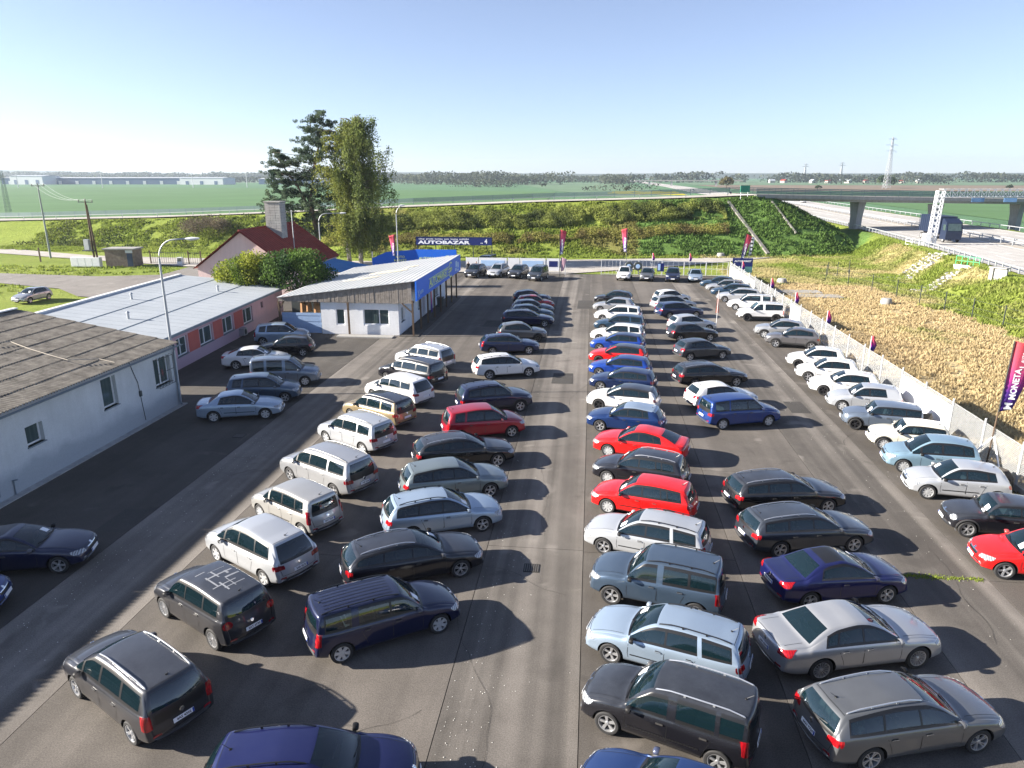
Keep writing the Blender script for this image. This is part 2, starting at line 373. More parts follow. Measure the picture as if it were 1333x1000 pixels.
SPECS = dict(
    # estates
    estate=car_spec(rails='dark'),
    estate_plain=car_spec(),
    estate_small=car_spec(wb=2.46, fo=0.83, ro=0.95, W=1.66, H=1.49, xc=0.90, xw=0.22, xr=-1.70, zr=1.43, xg=-2.0, wins=((0.80, -0.10), (-0.16, -0.86), (-0.90, -1.12), (-1.16, -1.66)), rim='hub', rails='silver'),
    estate_small_plain=car_spec(wb=2.46, fo=0.83, ro=0.95, W=1.66, H=1.49, xc=0.90, xw=0.22, xr=-1.70, zr=1.43, xg=-2.0, wins=((0.80, -0.10), (-0.16, -0.86), (-0.90, -1.12), (-1.16, -1.66)), rim='hub'),
    estate_new=car_spec(wb=2.47, fo=0.86, ro=0.93, W=1.73, H=1.45, xc=0.90, xw=0.10, xr=-1.68, zr=1.36, xg=-2.05, wins=((0.80, -0.14), (-0.18, -0.84), (-0.88, -1.06), (-1.10, -1.62)), rim='spoke5', rw=0.325, belt=0.92, beltr=0.98),
    estate_large=car_spec(wb=2.81, fo=0.93, ro=1.06, W=1.83, H=1.46, xc=0.98, xw=0.10, xr=-2.0, zr=1.36, xg=-2.38, zg=0.99, wr=0.59, wins=((0.88, -0.16), (-0.20, -1.12), (-1.18, -2.02)), rim='multi', rw=0.33, rails='silver', beltchrome=True),
    estate_sleek=car_spec(wb=2.78, fo=0.95, ro=1.06, W=1.84, H=1.46, xc=0.98, xw=0.05, xr=-1.9, zr=1.33, xg=-2.36, zg=1.02, wr=0.58, belt=0.95, beltr=1.04, wins=((0.88, -0.18), (-0.22, -1.14), (-1.20, -2.05)), rim='multi', rw=0.335, rails='silver', beltchrome=True, seats=2),
    estate_round=car_spec(wb=2.70, fo=0.93, ro=1.0, W=1.84, H=1.50, xc=1.0, xw=0.14, xr=-1.8, zr=1.40, xg=-2.2, zg=1.04, belt=0.94, beltr=1.03, wins=((0.90, -0.12), (-0.18, -1.04), (-1.10, -1.90)), rim='spoke5', rails='dark'),
    estate_tall=car_spec(wb=2.90, fo=0.82, ro=0.80, W=1.74, H=1.58, xc=1.06, zc=1.02, xw=0.42, xr=-1.95, zr=1.55, xg=-2.12, zg=1.05, belt=0.98, beltr=1.02, wr=0.66, wins=((0.92, 0.06), (-0.02, -0.92), (-1.12, -1.86)), qsl=0.06, rim='hub6', rails='blackchrome', lamp='tall', dark=False),
    estate_volvo=car_spec(wb=2.78, fo=0.90, ro=0.95, W=1.83, H=1.46, xc=0.95, xw=0.08, xr=-1.75, zr=1.34, xg=-2.22, zg=1.02, belt=0.95, beltr=1.02, wins=((0.85, -0.16), (-0.20, -1.08), (-1.14, -1.80)), rim='spoke5', lamp='tall', beltchrome=True, rails='dark'),
    # hatchbacks
    hatch=car_spec(wb=2.58, fo=0.87, ro=0.76, W=1.77, H=1.46, xc=0.90, xw=0.15, xr=-1.45, zr=1.37, xg=-1.86, zg=1.0, wins=((0.80, -0.12), (-0.18, -0.94), (-1.0, -1.26)), rim='spoke5', qsl=0.16),
    hatch3=car_spec(wb=2.56, fo=0.86, ro=0.74, W=1.77, H=1.44, xc=0.90, xw=0.15, xr=-1.4, zr=1.34, xg=-1.84, zg=1.0, wins=((0.80, -0.30), (-0.38, -1.26)), rim='spoke5', qsl=0.2),
    hatch_small=car_spec(wb=2.52, fo=0.79, ro=0.66, W=1.70, H=1.48, xc=0.92, xw=0.22, xr=-1.40, zr=1.38, xg=-1.76, zg=1.02, wins=((0.82, -0.08), (-0.14, -0.88), (-0.96, -1.22)), rim='spoke5', beltr=1.02),
    hatch_budget=car_spec(wb=2.59, fo=0.80, ro=0.67, W=1.73, H=1.51, xc=0.92, zc=1.0, xw=0.30, xr=-1.5, zr=1.44, xg=-1.80, zg=1.04, belt=0.97, beltr=1.02, wins=((0.82, -0.04), (-0.12, -0.98)), rim='hub6', dark=False),
    mono=car_spec(wb=2.60, fo=0.78, ro=0.62, W=1.76, H=1.59, xc=1.12, zc=1.02, xw=0.30, xr=-1.45, zr=1.50, xg=-1.80, zg=1.02, zn=0.80, belt=0.95, beltr=1.05, wins=((0.98, 0.70), (0.62, -0.16), (-0.24, -1.05), (-1.08, -1.45)), rim='hub', hump=0.02, qsl=0.12),
    supermini_sedan=car_spec(wb=2.58, fo=0.9, ro=1.0, rear='sedan', xr=-1.0, zr=1.38, xg=-1.78, zg=1.03, zt=1.0, wins=((0.80, -0.12), (-0.18, -0.98)), rim='hub', wr=0.58, H=1.46),
    mini=car_spec(wb=2.47, fo=0.68, ro=0.56, W=1.68, H=1.41, xc=0.72, zc=0.96, xw=0.34, xr=-1.38, zr=1.34, xg=-1.66, zg=0.98, zn=0.80, belt=0.92, beltr=0.95, wr=0.62, wins=((0.64, -0.42), (-0.46, -1.42)), qsl=0.10, nose=0.26, rim='multi', archtrim=True, dark=True, seats=2),
    mini_long=car_spec(wb=2.55, fo=0.68, ro=0.74, W=1.68, H=1.42, xc=0.74, zc=0.96, xw=0.36, xr=-1.78, zr=1.37, xg=-1.93, zg=0.98, zn=0.80, belt=0.92, beltr=0.95, wr=0.62, wins=((0.66, -0.36), (-0.42, -1.05), (-1.10, -1.78)), qsl=0.03, nose=0.26, rim='multi_dark', archtrim=True),
    # people carriers
    mpv=car_spec(wb=2.73, fo=0.93, ro=0.87, W=1.83, H=1.64, xc=1.28, zc=1.06, xw=0.46, xr=-1.85, zr=1.56, xg=-2.18, zg=1.06, zn=0.84, belt=0.99, beltr=1.05, wr=0.64, wins=((1.16, 0.88), (0.80, 0.02), (-0.06, -0.98), (-1.06, -1.86)), rim='spoke5', rails='silver', lamp='tall', dark=True, nose=0.24, bow=0.17, qsl=0.08),
    mpv_touran=car_spec(wb=2.68, fo=0.88, ro=0.85, W=1.79, H=1.64, xc=1.12, zc=1.05, xw=0.50, xr=-1.88, zr=1.56, xg=-2.10, zg=1.08, zn=0.82, belt=0.99, beltr=1.03, wr=0.65, wins=((0.96, 0.10), (0.04, -0.92), (-1.02, -1.80)), rim='hub6', rails='dark', dark=False, qsl=0.06, lampmat='dark'),
    mpv_large=car_spec(wb=2.92, fo=0.95, ro=0.98, W=1.90, H=1.72, xc=1.34, zc=1.10, xw=0.60, xr=-2.10, zr=1.64, xg=-2.36, zg=1.12, zn=0.86, belt=1.03, beltr=1.07, wr=0.66, wins=((1.22, 0.98), (0.90, 0.14), (0.08, -1.02), (-1.12, -2.06)), rim='spoke5', rails='dark', qsl=0.06, lampmat='dark'),
    mpv_small=car_spec(wb=2.63, fo=0.80, ro=0.62, W=1.69, H=1.62, xc=1.18, zc=1.05, xw=0.52, xr=-1.62, zr=1.55, xg=-1.80, zg=1.06, zn=0.84, belt=0.99, beltr=1.03, wr=0.64, wins=((1.06, 0.72), (0.62, -0.12), (-0.20, -0.92), (-1.0, -1.44)), rim='hub', dark=False, lamp='tallthin', lampmat='dark', qsl=0.10),
    mpv_picasso=car_spec(wb=2.73, fo=0.90, ro=0.85, W=1.83, H=1.67, xc=1.38, zc=1.06, xw=0.46, xr=-1.65, zr=1.55, xg=-2.12, zg=1.02, zn=0.84, belt=0.99, beltr=1.06, wr=0.63, wins=((1.26, 0.84), (0.76, 0.04), (-0.02, -0.92), (-0.98, -1.70)), rim='hub6', bow=0.2, dark=True, qsl=0.22, lampmat='dark'),
    mpv_round=car_spec(wb=2.61, fo=0.83, ro=0.81, W=1.78, H=1.67, xc=1.02, zc=1.08, xw=0.48, xr=-1.70, zr=1.58, xg=-1.98, zg=1.10, zn=0.88, belt=1.02, beltr=1.08, wr=0.66, wins=((0.92, 0.06), (0.02, -0.86), (-0.94, -1.60)), rim='spoke_many', lamp='round', nose=0.26, tailr=0.2, dark=True, rw=0.335, qsl=0.05),
    mpv_scenic=car_spec(wb=2.70, fo=0.87, ro=0.78, W=1.84, H=1.62, xc=1.24, zc=1.05, xw=0.42, xr=-1.70, zr=1.52, xg=-2.04, zg=1.04, zn=0.82, belt=0.98, beltr=1.07, wr=0.63, wins=((1.12, 0.86), (0.80, -0.04), (-0.12, -1.02), (-1.12, -1.60)), rim='spoke5', bow=0.17, qsl=0.14, lamp='tall'),
    roomster=car_spec(wb=2.61, fo=0.84, ro=0.76, W=1.69, H=1.61, xc=0.98, zc=1.03, xw=0.34, xr=-1.86, zr=1.58, xg=-2.0, zg=1.10, zn=0.80, belt=0.97, beltr=1.00, wr=0.66, wins=((0.86, -0.10), (-0.30, -1.18), (-1.28, -1.84)), qsl=0.02, rim='spoke5', rails='silver', lamp='tall', dark=True),
    leisure=car_spec(wb=2.73, fo=0.92, ro=0.73, W=1.81, H=1.80, xc=1.30, zc=1.12, xw=0.50, xr=-1.92, zr=1.76, xg=-2.05, zg=1.14, zn=0.90, belt=1.04, beltr=1.06, wr=0.70, wins=((1.12, 0.20), (0.02, -0.94), (-1.10, -1.84)), qsl=0.02, rim='hub6', rails='silver', lamp='tall', dark=True, hump=0.02),
    # SUVs
    suv_yeti=car_spec(wb=2.58, fo=0.83, ro=0.82, W=1.79, H=1.68, xc=0.90, zc=1.10, xw=0.36, xr=-1.82, zr=1.62, xg=-2.02, zg=1.12, zn=0.92, belt=1.04, beltr=1.07, wr=0.67, clear=0.27, wins=((0.80, -0.08), (-0.26, -1.02), (-1.08, -1.86)), qsl=0.03, rim='spoke5', rw=0.335, rails='dark', lamp='tall', cladding='body'),
    suv_yeti_clad=car_spec(wb=2.58, fo=0.83, ro=0.82, W=1.79, H=1.68, xc=0.90, zc=1.10, xw=0.36, xr=-1.82, zr=1.62, xg=-2.02, zg=1.12, zn=0.92, belt=1.04, beltr=1.07, wr=0.67, clear=0.27, wins=((0.80, -0.08), (-0.26, -1.02), (-1.08, -1.86)), qsl=0.03, rim='multi_dark', rw=0.335, rails='silver', lamp='tall', cladding=True),
    suv=car_spec(wb=2.65, fo=0.90, ro=0.88, W=1.83, H=1.66, xc=0.98, zc=1.10, xw=0.26, xr=-1.75, zr=1.55, xg=-2.14, zg=1.14, zn=0.90, belt=1.04, beltr=1.10, wr=0.63, clear=0.26, wins=((0.88, -0.12), (-0.18, -1.02), (-1.08, -1.70)), rim='spoke5', rw=0.35, rails='dark', lamp='wide', cladding=True),
    crossover=car_spec(wb=2.61, fo=0.86, ro=0.66, W=1.78, H=1.57, xc=0.96, zc=1.04, xw=0.18, xr=-1.40, zr=1.44, xg=-1.86, zg=1.08, zn=0.86, belt=0.99, beltr=1.10, wr=0.60, clear=0.25, wins=((0.86, -0.14), (-0.18, -1.08), (-1.12, -1.42)), rim='spoke5_dark', rw=0.335, cladding=True, qsl=0.2),
    # saloons, coupes
    sedan=car_spec(rear='sedan', wb=2.70, fo=0.93, ro=0.98, W=1.80, H=1.46, xc=0.96, xw=0.16, xr=-1.06, zr=1.38, xg=-1.66, zg=1.04, zt=1.02, wr=0.58, wins=((0.86, -0.14), (-0.20, -1.10)), rim='spoke5', qsl=0.22),
    sedan_large=car_spec(rear='sedan', wb=2.88, fo=0.97, ro=1.20, W=1.90, H=1.45, xc=0.96, xw=0.10, xr=-1.12, zr=1.37, xg=-1.84, zg=1.03, zt=1.01, zn=0.76, wr=0.60, belt=0.95, beltr=0.98, wins=((0.86, -0.22), (-0.28, -1.02), (-1.06, -1.34)), rim='spoke_many', rw=0.345, qsl=0.24, beltchrome=False, dark=False, tail=0.05, nose=0.26),
    liftback=car_spec(rear='sedan', wb=2.60, fo=0.90, ro=1.07, W=1.77, H=1.45, xc=0.94, xw=0.16, xr=-1.10, zr=1.36, xg=-1.90, zg=1.05, zt=1.02, wr=0.58, wins=((0.84, -0.12), (-0.18, -0.86), (-0.90, -1.22)), rim='hub', qsl=0.20),
    coupe=car_spec(rear='sedan', wb=2.66, fo=0.86, ro=0.90, W=1.78, H=1.40, xc=0.80, xw=-0.05, xr=-0.95, zr=1.33, xg=-1.58, zg=1.02, zt=1.01, zn=0.74, wr=0.56, belt=0.93, wins=((0.70, -0.42), (-0.48, -1.14)), rim='spoke5', qsl=0.24),
    cabrio=car_spec(rear='sedan', wb=2.58, fo=0.88, ro=0.98, W=1.79, H=1.44, xc=0.98, xw=0.06, xr=-0.86, zr=1.37, xg=-1.52, zg=1.02, zt=1.0, zn=0.78, wr=0.56, belt=0.93, wins=((0.88, -0.30), (-0.34, -0.96)), rim='multi', qsl=0.24, sunroof=True, lampmat='red', dark=False, beltchrome=True),
    # vans
    van=car_spec(wb=3.0, fo=0.90, ro=0.99, W=1.90, H=1.95, xc=1.60, zc=1.22, xw=0.90, xr=-2.3, zr=1.90, xg=-2.42, zg=1.25, zn=0.98, belt=1.15, beltr=1.16, wr=0.76, wins=((1.42, 0.56), (0.40, -0.86), (-0.98, -2.20)), qsl=0.01, rim='hub', rw=0.335, lamp='tall', dark=True),
)

def _interp(pts, n):
    """smooth (monotone-ish) polyline through control points, returns list"""
    return pts

RING_N = 17
def section(sp, x, zt, u_side):
    """half ring (y,z) from bottom centre to top centre at station x with top height zt"""
    W2 = sp['W'] / 2
    xf = sp['wb']/2 + sp['fo']; xb = -(sp['wb']/2 + sp['ro'])
    L = xf - xb
    # plan taper
    tf = max(0.0, (x - (xf - 1.0)) / 1.0); tb = max(0.0, ((xb + 1.0) - x) / 1.0)
    w = W2 * (1 - 0.09 * tf ** 2.2 - 0.055 * tb ** 2.2)
    if tf > 0.90: w *= 1 - 0.9 * (tf - 0.90) ** 1.2
    if tb > 0.93: w *= 1 - 0.9 * (tb - 0.93) ** 1.2
    # ground line: rises a little at the ends
    zb = sp['clear'] + 0.10 * tf ** 3 + 0.14 * tb ** 3
    bl = lerp(sp['belt'], sp['beltr'], max(0, min(1, (sp['xc'] - x) / (sp['xc'] - sp['xr'] + 1e-6))))
    crown = 0.035 + 0.02 * (1 - tf)
    zbelt = min(bl, zt - 0.065 - 0.02)
    zrail = zt - crown
    span = max(0.02, sp['H'] - 0.04 - bl)
    k = max(0.0, min(1.0, (zrail - zbelt) / span))
    yb = w * 0.935
    yr = lerp(yb * 0.90, sp['wr'] * (w / W2), sstep(k) * 0.4 + k * 0.6)
    fl = 0.020 * (math.exp(-((x - sp['wb']/2) / .40) ** 2) + math.exp(-((x + sp['wb']/2) / .40) ** 2))
    pts = [(0, zb), (w * 0.80, zb), (w * 0.960 + fl, zb + 0.05), (w * 0.984 + fl, lerp(zb, zbelt, 0.30)), (w * 0.976 + fl * 1.1, lerp(zb, zbelt, 0.54)),
           (w * 1.0 + fl * .2, lerp(zb, zbelt, 0.76)), (w * 0.972, zbelt - 0.035 * min(1, (zbelt - zb) * 2)), (yb, zbelt)]
    def S(t, bul=0.0):
        return (lerp(yb, yr, t) + bul, lerp(zbelt, zrail, t))
    bu = 0.022 * k
    pts += [S(0.10 * (0.5 + 0.5 * k) + 0.02, bu * 0.4), S(0.5, bu), S(0.86, bu * 0.6), S(1.0, 0.0)]
    pts += [(yr - 0.055 * (0.4 + k * 0.6), zrail + crown * 0.45), (yr - 0.10 * (0.5 + k * 0.5), zrail + crown * 0.62)]
    y2 = pts[-1][0]
    pts += [(y2 * 0.66, zt - crown * 0.16), (y2 * 0.33, zt - crown * 0.04), (0, zt)]
    return pts, w

def smooth_profile(ctrl, seg=0.06):
    """ctrl: list of (x,z,corner_radius_flag). Catmull-Rom-ish with round corners; returns list of (x,z)"""
    out = []
    n = len(ctrl)
    for i in range(n - 1):
        x0, z0 = ctrl[i][:2]; x1, z1 = ctrl[i+1][:2]
        d = math.hypot(x1 - x0, z1 - z0)
        m = max(1, int(round(d / seg)))
        b = ctrl[i][2] if len(ctrl[i]) > 2 else 0.0      # bulge of this segment
        nx, nz = -(z1 - z0) / (d + 1e-9), (x1 - x0) / (d + 1e-9)
        if nz < 0: nx, nz = -nx, -nz
        for k in range(m):
            t = k / m
            h = 4 * t * (1 - t) * b
            out.append((lerp(x0, x1, t) + nx * h, lerp(z0, z1, t) + nz * h))
    out.append(ctrl[-1][:2])
    return out

def car_profile(sp):
    xf = sp['wb']/2 + sp['fo']; xb = -(sp['wb']/2 + sp['ro'])
    zn = sp['zn']; zw = sp['zw'] or sp['H'] - 0.045
    xp = lerp(sp['xw'], sp['xr'], 0.42)
    c = [(xf, 0.44, 0), (xf + 0.0 - 0.015, 0.56, 0), (xf - 0.05, zn - 0.06, 0.0), (xf - 0.14, zn, 0.035 + sp['hb']),
         (sp['xc'] + 0.03, sp['zc'] - 0.01, 0), (sp['xc'] - 0.035, sp['zc'] + 0.015, 0.045),
         (sp['xw'], zw, 0.010), (xp, sp['H'], 0.012 + sp['hump'])]
    if sp['rear'] == 'sedan':
        c += [(sp['xr'], sp['zr'], 0.02), (sp['xg'], sp['zg'], 0.01), (xb + 0.12, sp['zt'], 0.0), (xb + 0.03, sp['zt'] - 0.05, 0.0)]
    else:
        c += [(sp['xr'], sp['zr'], 0.015), (sp['xr'] - 0.09, sp['zr'] - 0.035, 0.015), (sp['xg'], sp['zg'], 0.0), (xb + 0.05, sp['zt'] - 0.16, 0.0)]
    c += [(xb + 0.01, 0.60, 0), (xb, 0.46, 0)]
    return c

def build_body(name, sp):
    xf = sp['wb']/2 + sp['fo']; xb = -(sp['wb']/2 + sp['ro'])
    prof = smooth_profile(car_profile(sp), 0.055)
    # relax the profile a little so that corners round off
    P = np.array(prof)
    for _ in range(2):
        Q = P.copy(); Q[1:-1] = 0.25 * P[:-2] + 0.5 * P[1:-1] + 0.25 * P[2:]; P = Q
    xs = P[:, 0]; zs = P[:, 1]
    # key stations for the windows (in x): insert by snapping the nearest station
    keys = []
    ws_front = sp['xc'] - 0.05; ws_top = sp['xw'] - 0.02
    if sp['rear'] == 'sedan': rg0, rg1 = sp['xr'] - 0.06, sp['xg'] + 0.05
    else: rg0, rg1 = sp['xr'] - 0.115, lerp(sp['xr'] - 0.09, sp['xg'], 0.93)
    keys += [ws_front, ws_top, rg0, rg1]
    for a, b in sp['wins']: keys += [a, b]
    used = set()
    for kx in keys:
        order = np.argsort(np.abs(xs - kx))
        i = int(order[0])
        if i in used:
            continue
        if abs(xs[i] - kx) < 0.02 or True:
            used.add(i)
            zz = np.interp(kx, xs[::-1], zs[::-1]); xs[i] = kx; zs[i] = zz
    o = np.argsort(-xs); xs = xs[o]; zs = zs[o]
    xs, zs = list(xs), list(zs)
    n = len(xs)
    V = []; ringn = RING_N
    w_ends = [w for w in sp['wins']]
    xe = sp['wins'][-1][1]
    full = 2 * (ringn - 1)
    for i in range(n):
        pts, w = section(sp, xs[i], zs[i], None)
        x = xs[i]
        for half in (0, 1):
            rng = range(ringn) if half == 0 else range(ringn - 2, 0, -1)
            for j in rng:
                y, z = pts[j]
                q = min(1.0, abs(y) / (sp['W'] / 2))
                # plan rounding
                nf = max(0.0, (x - (xf - 0.75)) / 0.75); nb = max(0.0, ((xb + 0.6) - x) / 0.6)
                dx = -sp['nose'] * nf ** 1.5 * q ** 2.6 + sp['tailr'] * nb ** 1.5 * q ** 3.0
                # windscreen bow
                if j >= 11:
                    if x > sp['xw'] - 0.3:
                        B = sstep((x - (sp['xw'] - 0.3)) / 0.5) * sstep((xf - 0.1 - x) / 0.5)
                        dx -= sp['bow'] * B * q ** 2
                    if x < sp['xr'] + 0.2 and x > sp['xg'] - 0.25:
                        dx += 0.07 * sstep((sp['xr'] + 0.2 - x) / 0.3) * q ** 2
                # forward lean of the pillars towards the rear
                if j >= 7:
                    tt = max(0.0, min(1.0, (z - sp['belt']) / (sp['H'] - sp['belt'])))
                    lean = sp['qsl'] * sstep((0.3 - x) / (0.3 - xe)) * sstep((x - (xb - 0.1)) / 0.6)
                    if j < 12: dx += lean * tt * (1.0 if x < sp['xw'] else 0.0)
                    elif x > sp['xr'] and x < sp['xw']: dx += lean * tt * sstep((x - sp['xr']) / 0.3)
                V.append((x + dx, y if half == 0 else -y, z))
    F, MI = [], []
    def band(i): return 0.5 * (xs[i] + xs[i+1])
    for i in range(n - 1):
        xm = band(i)
        win = any(b < xm < a for a, b in sp['wins'])
        dlo = sp['wins'][-1][1] - 0.03 < xm < sp['wins'][0][0] + 0.02
        pill = 0
        if dlo and not win:
            for k in range(len(sp['wins']) - 1):
                b0 = sp['wins'][k][1]; a1 = sp['wins'][k+1][0]
                if a1 < xm < b0: pill = 1 if (b0 - a1) < 0.085 else 2
        for j in range(full):
            jj = j if j < ringn - 1 else full - 1 - j
            m = 0
            if 7 <= jj <= 10 and dlo:
                if jj in (8, 9) and win: m = 3
                elif jj == 10: m = 1
                elif jj == 7: m = 5 if sp['beltchrome'] else 1
                elif not win: m = 0 if pill == 2 else 1
                if pill == 2: m = 0
            if jj >= 13 and ws_top < xm < ws_front: m = 3
            elif jj >= 12 and ws_front <= xm < ws_front + 0.06: m = 1
            if jj >= 13 and rg1 < xm < rg0: m = 3
            elif jj >= 13 and rg1 - 0.035 < xm <= rg1 and sp['rear'] != 'sedan': m = 1
            if jj >= 11 and sp['xr'] < xm < sp['xw'] - 0.02: m = 4
            if sp['rear'] != 'sedan' and jj >= 12 and rg0 < xm <= sp['xr']: m = 4
            if sp['sunroof'] and jj >= 13 and sp['xr'] + 0.08 < xm < sp['xw'] - 0.10: m = 1
            if jj <= 1: m = 2
            if sp['cladding'] is True and jj == 2: m = 6
            a = i * full + j; b = i * full + (j + 1) % full
            c = (i + 1) * full + (j + 1) % full; d = (i + 1) * full + j
            F.append((a, b, c, d)); MI.append(m)
    F.append(tuple(range(full - 1, -1, -1))); MI.append(6 if sp['cladding'] is True else 0)
    F.append(tuple((n - 1) * full + j for j in range(full))); MI.append(6 if sp['cladding'] is True else 0)
    me = bpy.data.meshes.new(name + '_shell')
    me.from_pydata(V, [], F)
    me.polygons.foreach_set('material_index', MI)
    for m in (PM('silver'), TRIM, UNDER, GLASS, PM('silver'), CHROME, PLASTIC): me.materials.append(m)
    # one level of subdivision, then cut the wheel arches
    ob = bpy.data.objects.new('tmp', me); COL.objects.link(ob)
    md = ob.modifiers.new('s', 'SUBSURF'); md.levels = 1; md.render_levels = 1
    cut = MB()
    rc = sp['rw'] + 0.055
    for xa in (sp['wb']/2, -sp['wb']/2):
        for s in (1, -1):
            y0, y1 = s * (sp['W']/2 - 0.30), s * (sp['W']/2 + 0.2)
            ns = 28
            ring = [(xa + rc * math.cos(2*math.pi*k/ns), max(-0.2, sp['rw'] + 0.01 + rc * math.sin(2*math.pi*k/ns))) for k in range(ns)]
            vs = [(px, y0, pz) for px, pz in ring] + [(px, y1, pz) for px, pz in ring]
            fs = [tuple(range(ns)), tuple(range(2*ns-1, ns-1, -1))] + [((k+1) % ns, k, ns+k, ns+(k+1) % ns) for k in range(ns)]
            if s < 0: fs = [tuple(reversed(f)) for f in fs]
            cut.add(vs, fs, UNDER)
    cme = cut.mesh('cut', UNDER)
    bm = bmesh.new(); bm.from_mesh(cme); bmesh.ops.recalc_face_normals(bm, faces=bm.faces); bm.to_mesh(cme); bm.free()
    dg = bpy.context.evaluated_depsgraph_get(); dg.update()
    solid = bpy.data.meshes.new_from_object(ob.evaluated_get(dg))
    bm = bmesh.new(); bm.from_mesh(solid); bmesh.ops.recalc_face_normals(bm, faces=bm.faces)
    bvh = BVHTree.FromBMesh(bm); bm.to_mesh(solid); bm.free()
    ob.modifiers.clear(); ob.data = solid
    co = bpy.data.objects.new('cut', cme); COL.objects.link(co)
    mb_ = ob.modifiers.new('b', 'BOOLEAN'); mb_.operation = 'DIFFERENCE'; mb_.object = co; mb_.solver = 'EXACT'
    mb_.material_mode = 'TRANSFER'
    dg.update()
    res = bpy.data.meshes.new_from_object(ob.evaluated_get(dg))
    bpy.data.objects.remove(co); bpy.data.objects.remove(ob)
    # split the glass off
    bm = bmesh.new(); bm.from_mesh(res)
    bmesh.ops.recalc_face_normals(bm, faces=bm.faces)
    gi = next((i for i, m in enumerate(res.materials) if m == GLASS), 3)
    glass = [f for f in bm.faces if f.material_index == gi]
    gs = set(glass); groups = []
    seen = set()
    for f in glass:
        if f in seen: continue
        st = [f]; seen.add(f); g = []
        while st:
            q = st.pop(); g.append(q)
            for e in q.edges:
                for h in e.link_faces:
                    if h in gs and h not in seen: seen.add(h); st.append(h)
        groups.append(g)
    panes = []
    for g in groups:
        if len(g) < 3: continue
        vi = {}; vs = []; fs = []
        cx = cy = 0.0
        for f in g:
            fi = []
            for v in f.verts:
                if v not in vi:
                    vi[v] = len(vs); vs.append(tuple(v.co - v.normal * 0.004))
                fi.append(vi[v])
            fs.append(fi)
            c = f.calc_center_median(); cx += c.x; cy += c.y
        cx /= len(g); cy /= len(g)
        pm = bpy.data.meshes.new('pane'); pm.from_pydata(vs, [], fs)
        pm.polygons.foreach_set('use_smooth', [True] * len(fs))
        if abs(cy) > 0.35: kind = 'side_window'
        else: kind = 'windscreen' if cx > 0 else 'rear_window'
        gm = GLASS_DK if (kind != 'windscreen' and sp['dark'] and cx < -0.25) else GLASS
        pm.materials.append(gm); pm.update()
        panes.append((kind, pm))
    bmesh.ops.delete(bm, geom=glass, context='FACES')
    bm.to_mesh(res); bm.free()
    res.polygons.foreach_set('use_smooth', [True] * len(res.polygons))
    res.set_sharp_from_angle(angle=R(38))
    res.update()
    return res, panes, bvh

def patch(bvh, quad, n=5, off=0.008, push=2.0, rim=0.02, mat=None, name='patch', round_=0.0, nu=None):
    """quad: four 3-D points (a,b,c,d) outside the body and a direction are turned into a conforming plate"""
    a, b, c, d, dr = quad
    a, b, c, d = (Vector(p) for p in (a, b, c, d)); dr = Vector(dr).normalized()
    nu = nu or n
    vs, ok = [], True
    for i in range(nu + 1):
        for j in range(n + 1):
            s, t = i / nu, j / n
            if round_:
                sx, tx = s * 2 - 1, t * 2 - 1
                s2 = sx * math.sqrt(max(0, 1 - round_ * tx * tx / 2)); t2 = tx * math.sqrt(max(0, 1 - round_ * sx * sx / 2))
                s, t = s2 / 2 + .5, t2 / 2 + .5
            p = (a * (1 - s) + b * s) * (1 - t) + (d * (1 - s) + c * s) * t
            hit = bvh.ray_cast(p, dr, 6.0)
            if hit[0] is None: vs.append(None); continue
            nn = hit[1] if hit[1].dot(dr) < 0 else -hit[1]
            vs.append((hit[0], nn))
    good = [v for v in vs if v]
    if len(good) < 4: return None
    # missing hits take the nearest good one
    pos = []
    for v in vs:
        if v is None: v = good[0] if not pos else pos_last
        pos_last = v
        pos.append(v)
    m = n + 1
    top = [p + nn * off for p, nn in pos]; bot = [p - nn * rim for p, nn in pos]
    V = top + bot; N = len(top); F = []
    for i in range(nu):
        for j in range(n):
            q = (i*m+j, (i+1)*m+j, (i+1)*m+j+1, i*m+j+1)
            F.append(q)
    edge = [i*m for i in range(nu + 1)] + [nu*m + j for j in range(1, m)] + [i*m + n for i in range(nu-1, -1, -1)] + [j for j in range(n-1, 0, -1)]
    for k in range(len(edge)):
        e0, e1 = edge[k], edge[(k+1) % len(edge)]
        F.append((e1, e0, N+e0, N+e1))
    # orient outwards
    nrm = (V[F[0][1]] - V[F[0][0]]).cross(V[F[0][2]] - V[F[0][0]])
    if nrm.dot(pos[0][1]) < 0: F = [tuple(reversed(f)) for f in F]
    me = bpy.data.meshes.new(name)
    me.from_pydata([tuple(v) for v in V], [], F)
    me.polygons.foreach_set('use_smooth', [True] * len(F)); me.set_sharp_from_angle(angle=R(45))
    if mat: me.materials.append(mat)
    me.update()
    return me

def strip(bvh, pts, dr, w, off, mat, name):
    """thin band laid on the body along a polyline projected in direction dr"""
    V, F = [], []
    dr = Vector(dr)
    P = []
    for i in range(len(pts) - 1):
        a, b = Vector(pts[i]), Vector(pts[i+1]); m = max(1, int((b - a).length / 0.12))
        P += [a.lerp(b, k / m) for k in range(m)]
    P.append(Vector(pts[-1]))
    last = None
    for i, p in enumerate(P):
        t = (P[min(i+1, len(P)-1)] - P[max(i-1, 0)]).normalized()
        sd = t.cross(dr).normalized() * (w / 2)
        row = []
        for q in (p - sd, p + sd):
            h = bvh.ray_cast(q, dr, 6)
            if h[0] is None: row = None; break
            nn = h[1] if h[1].dot(dr) < 0 else -h[1]
            row.append(h[0] + nn * off)
        if row is None: last = None; continue
        k = len(V); V += row
        if last is not None: F.append((last, last + 1, k + 1, k))
        last = k
    if not F: return None
    me = bpy.data.meshes.new(name); me.from_pydata([tuple(v) for v in V], [], F)
    me.materials.append(mat); me.update()
    return me

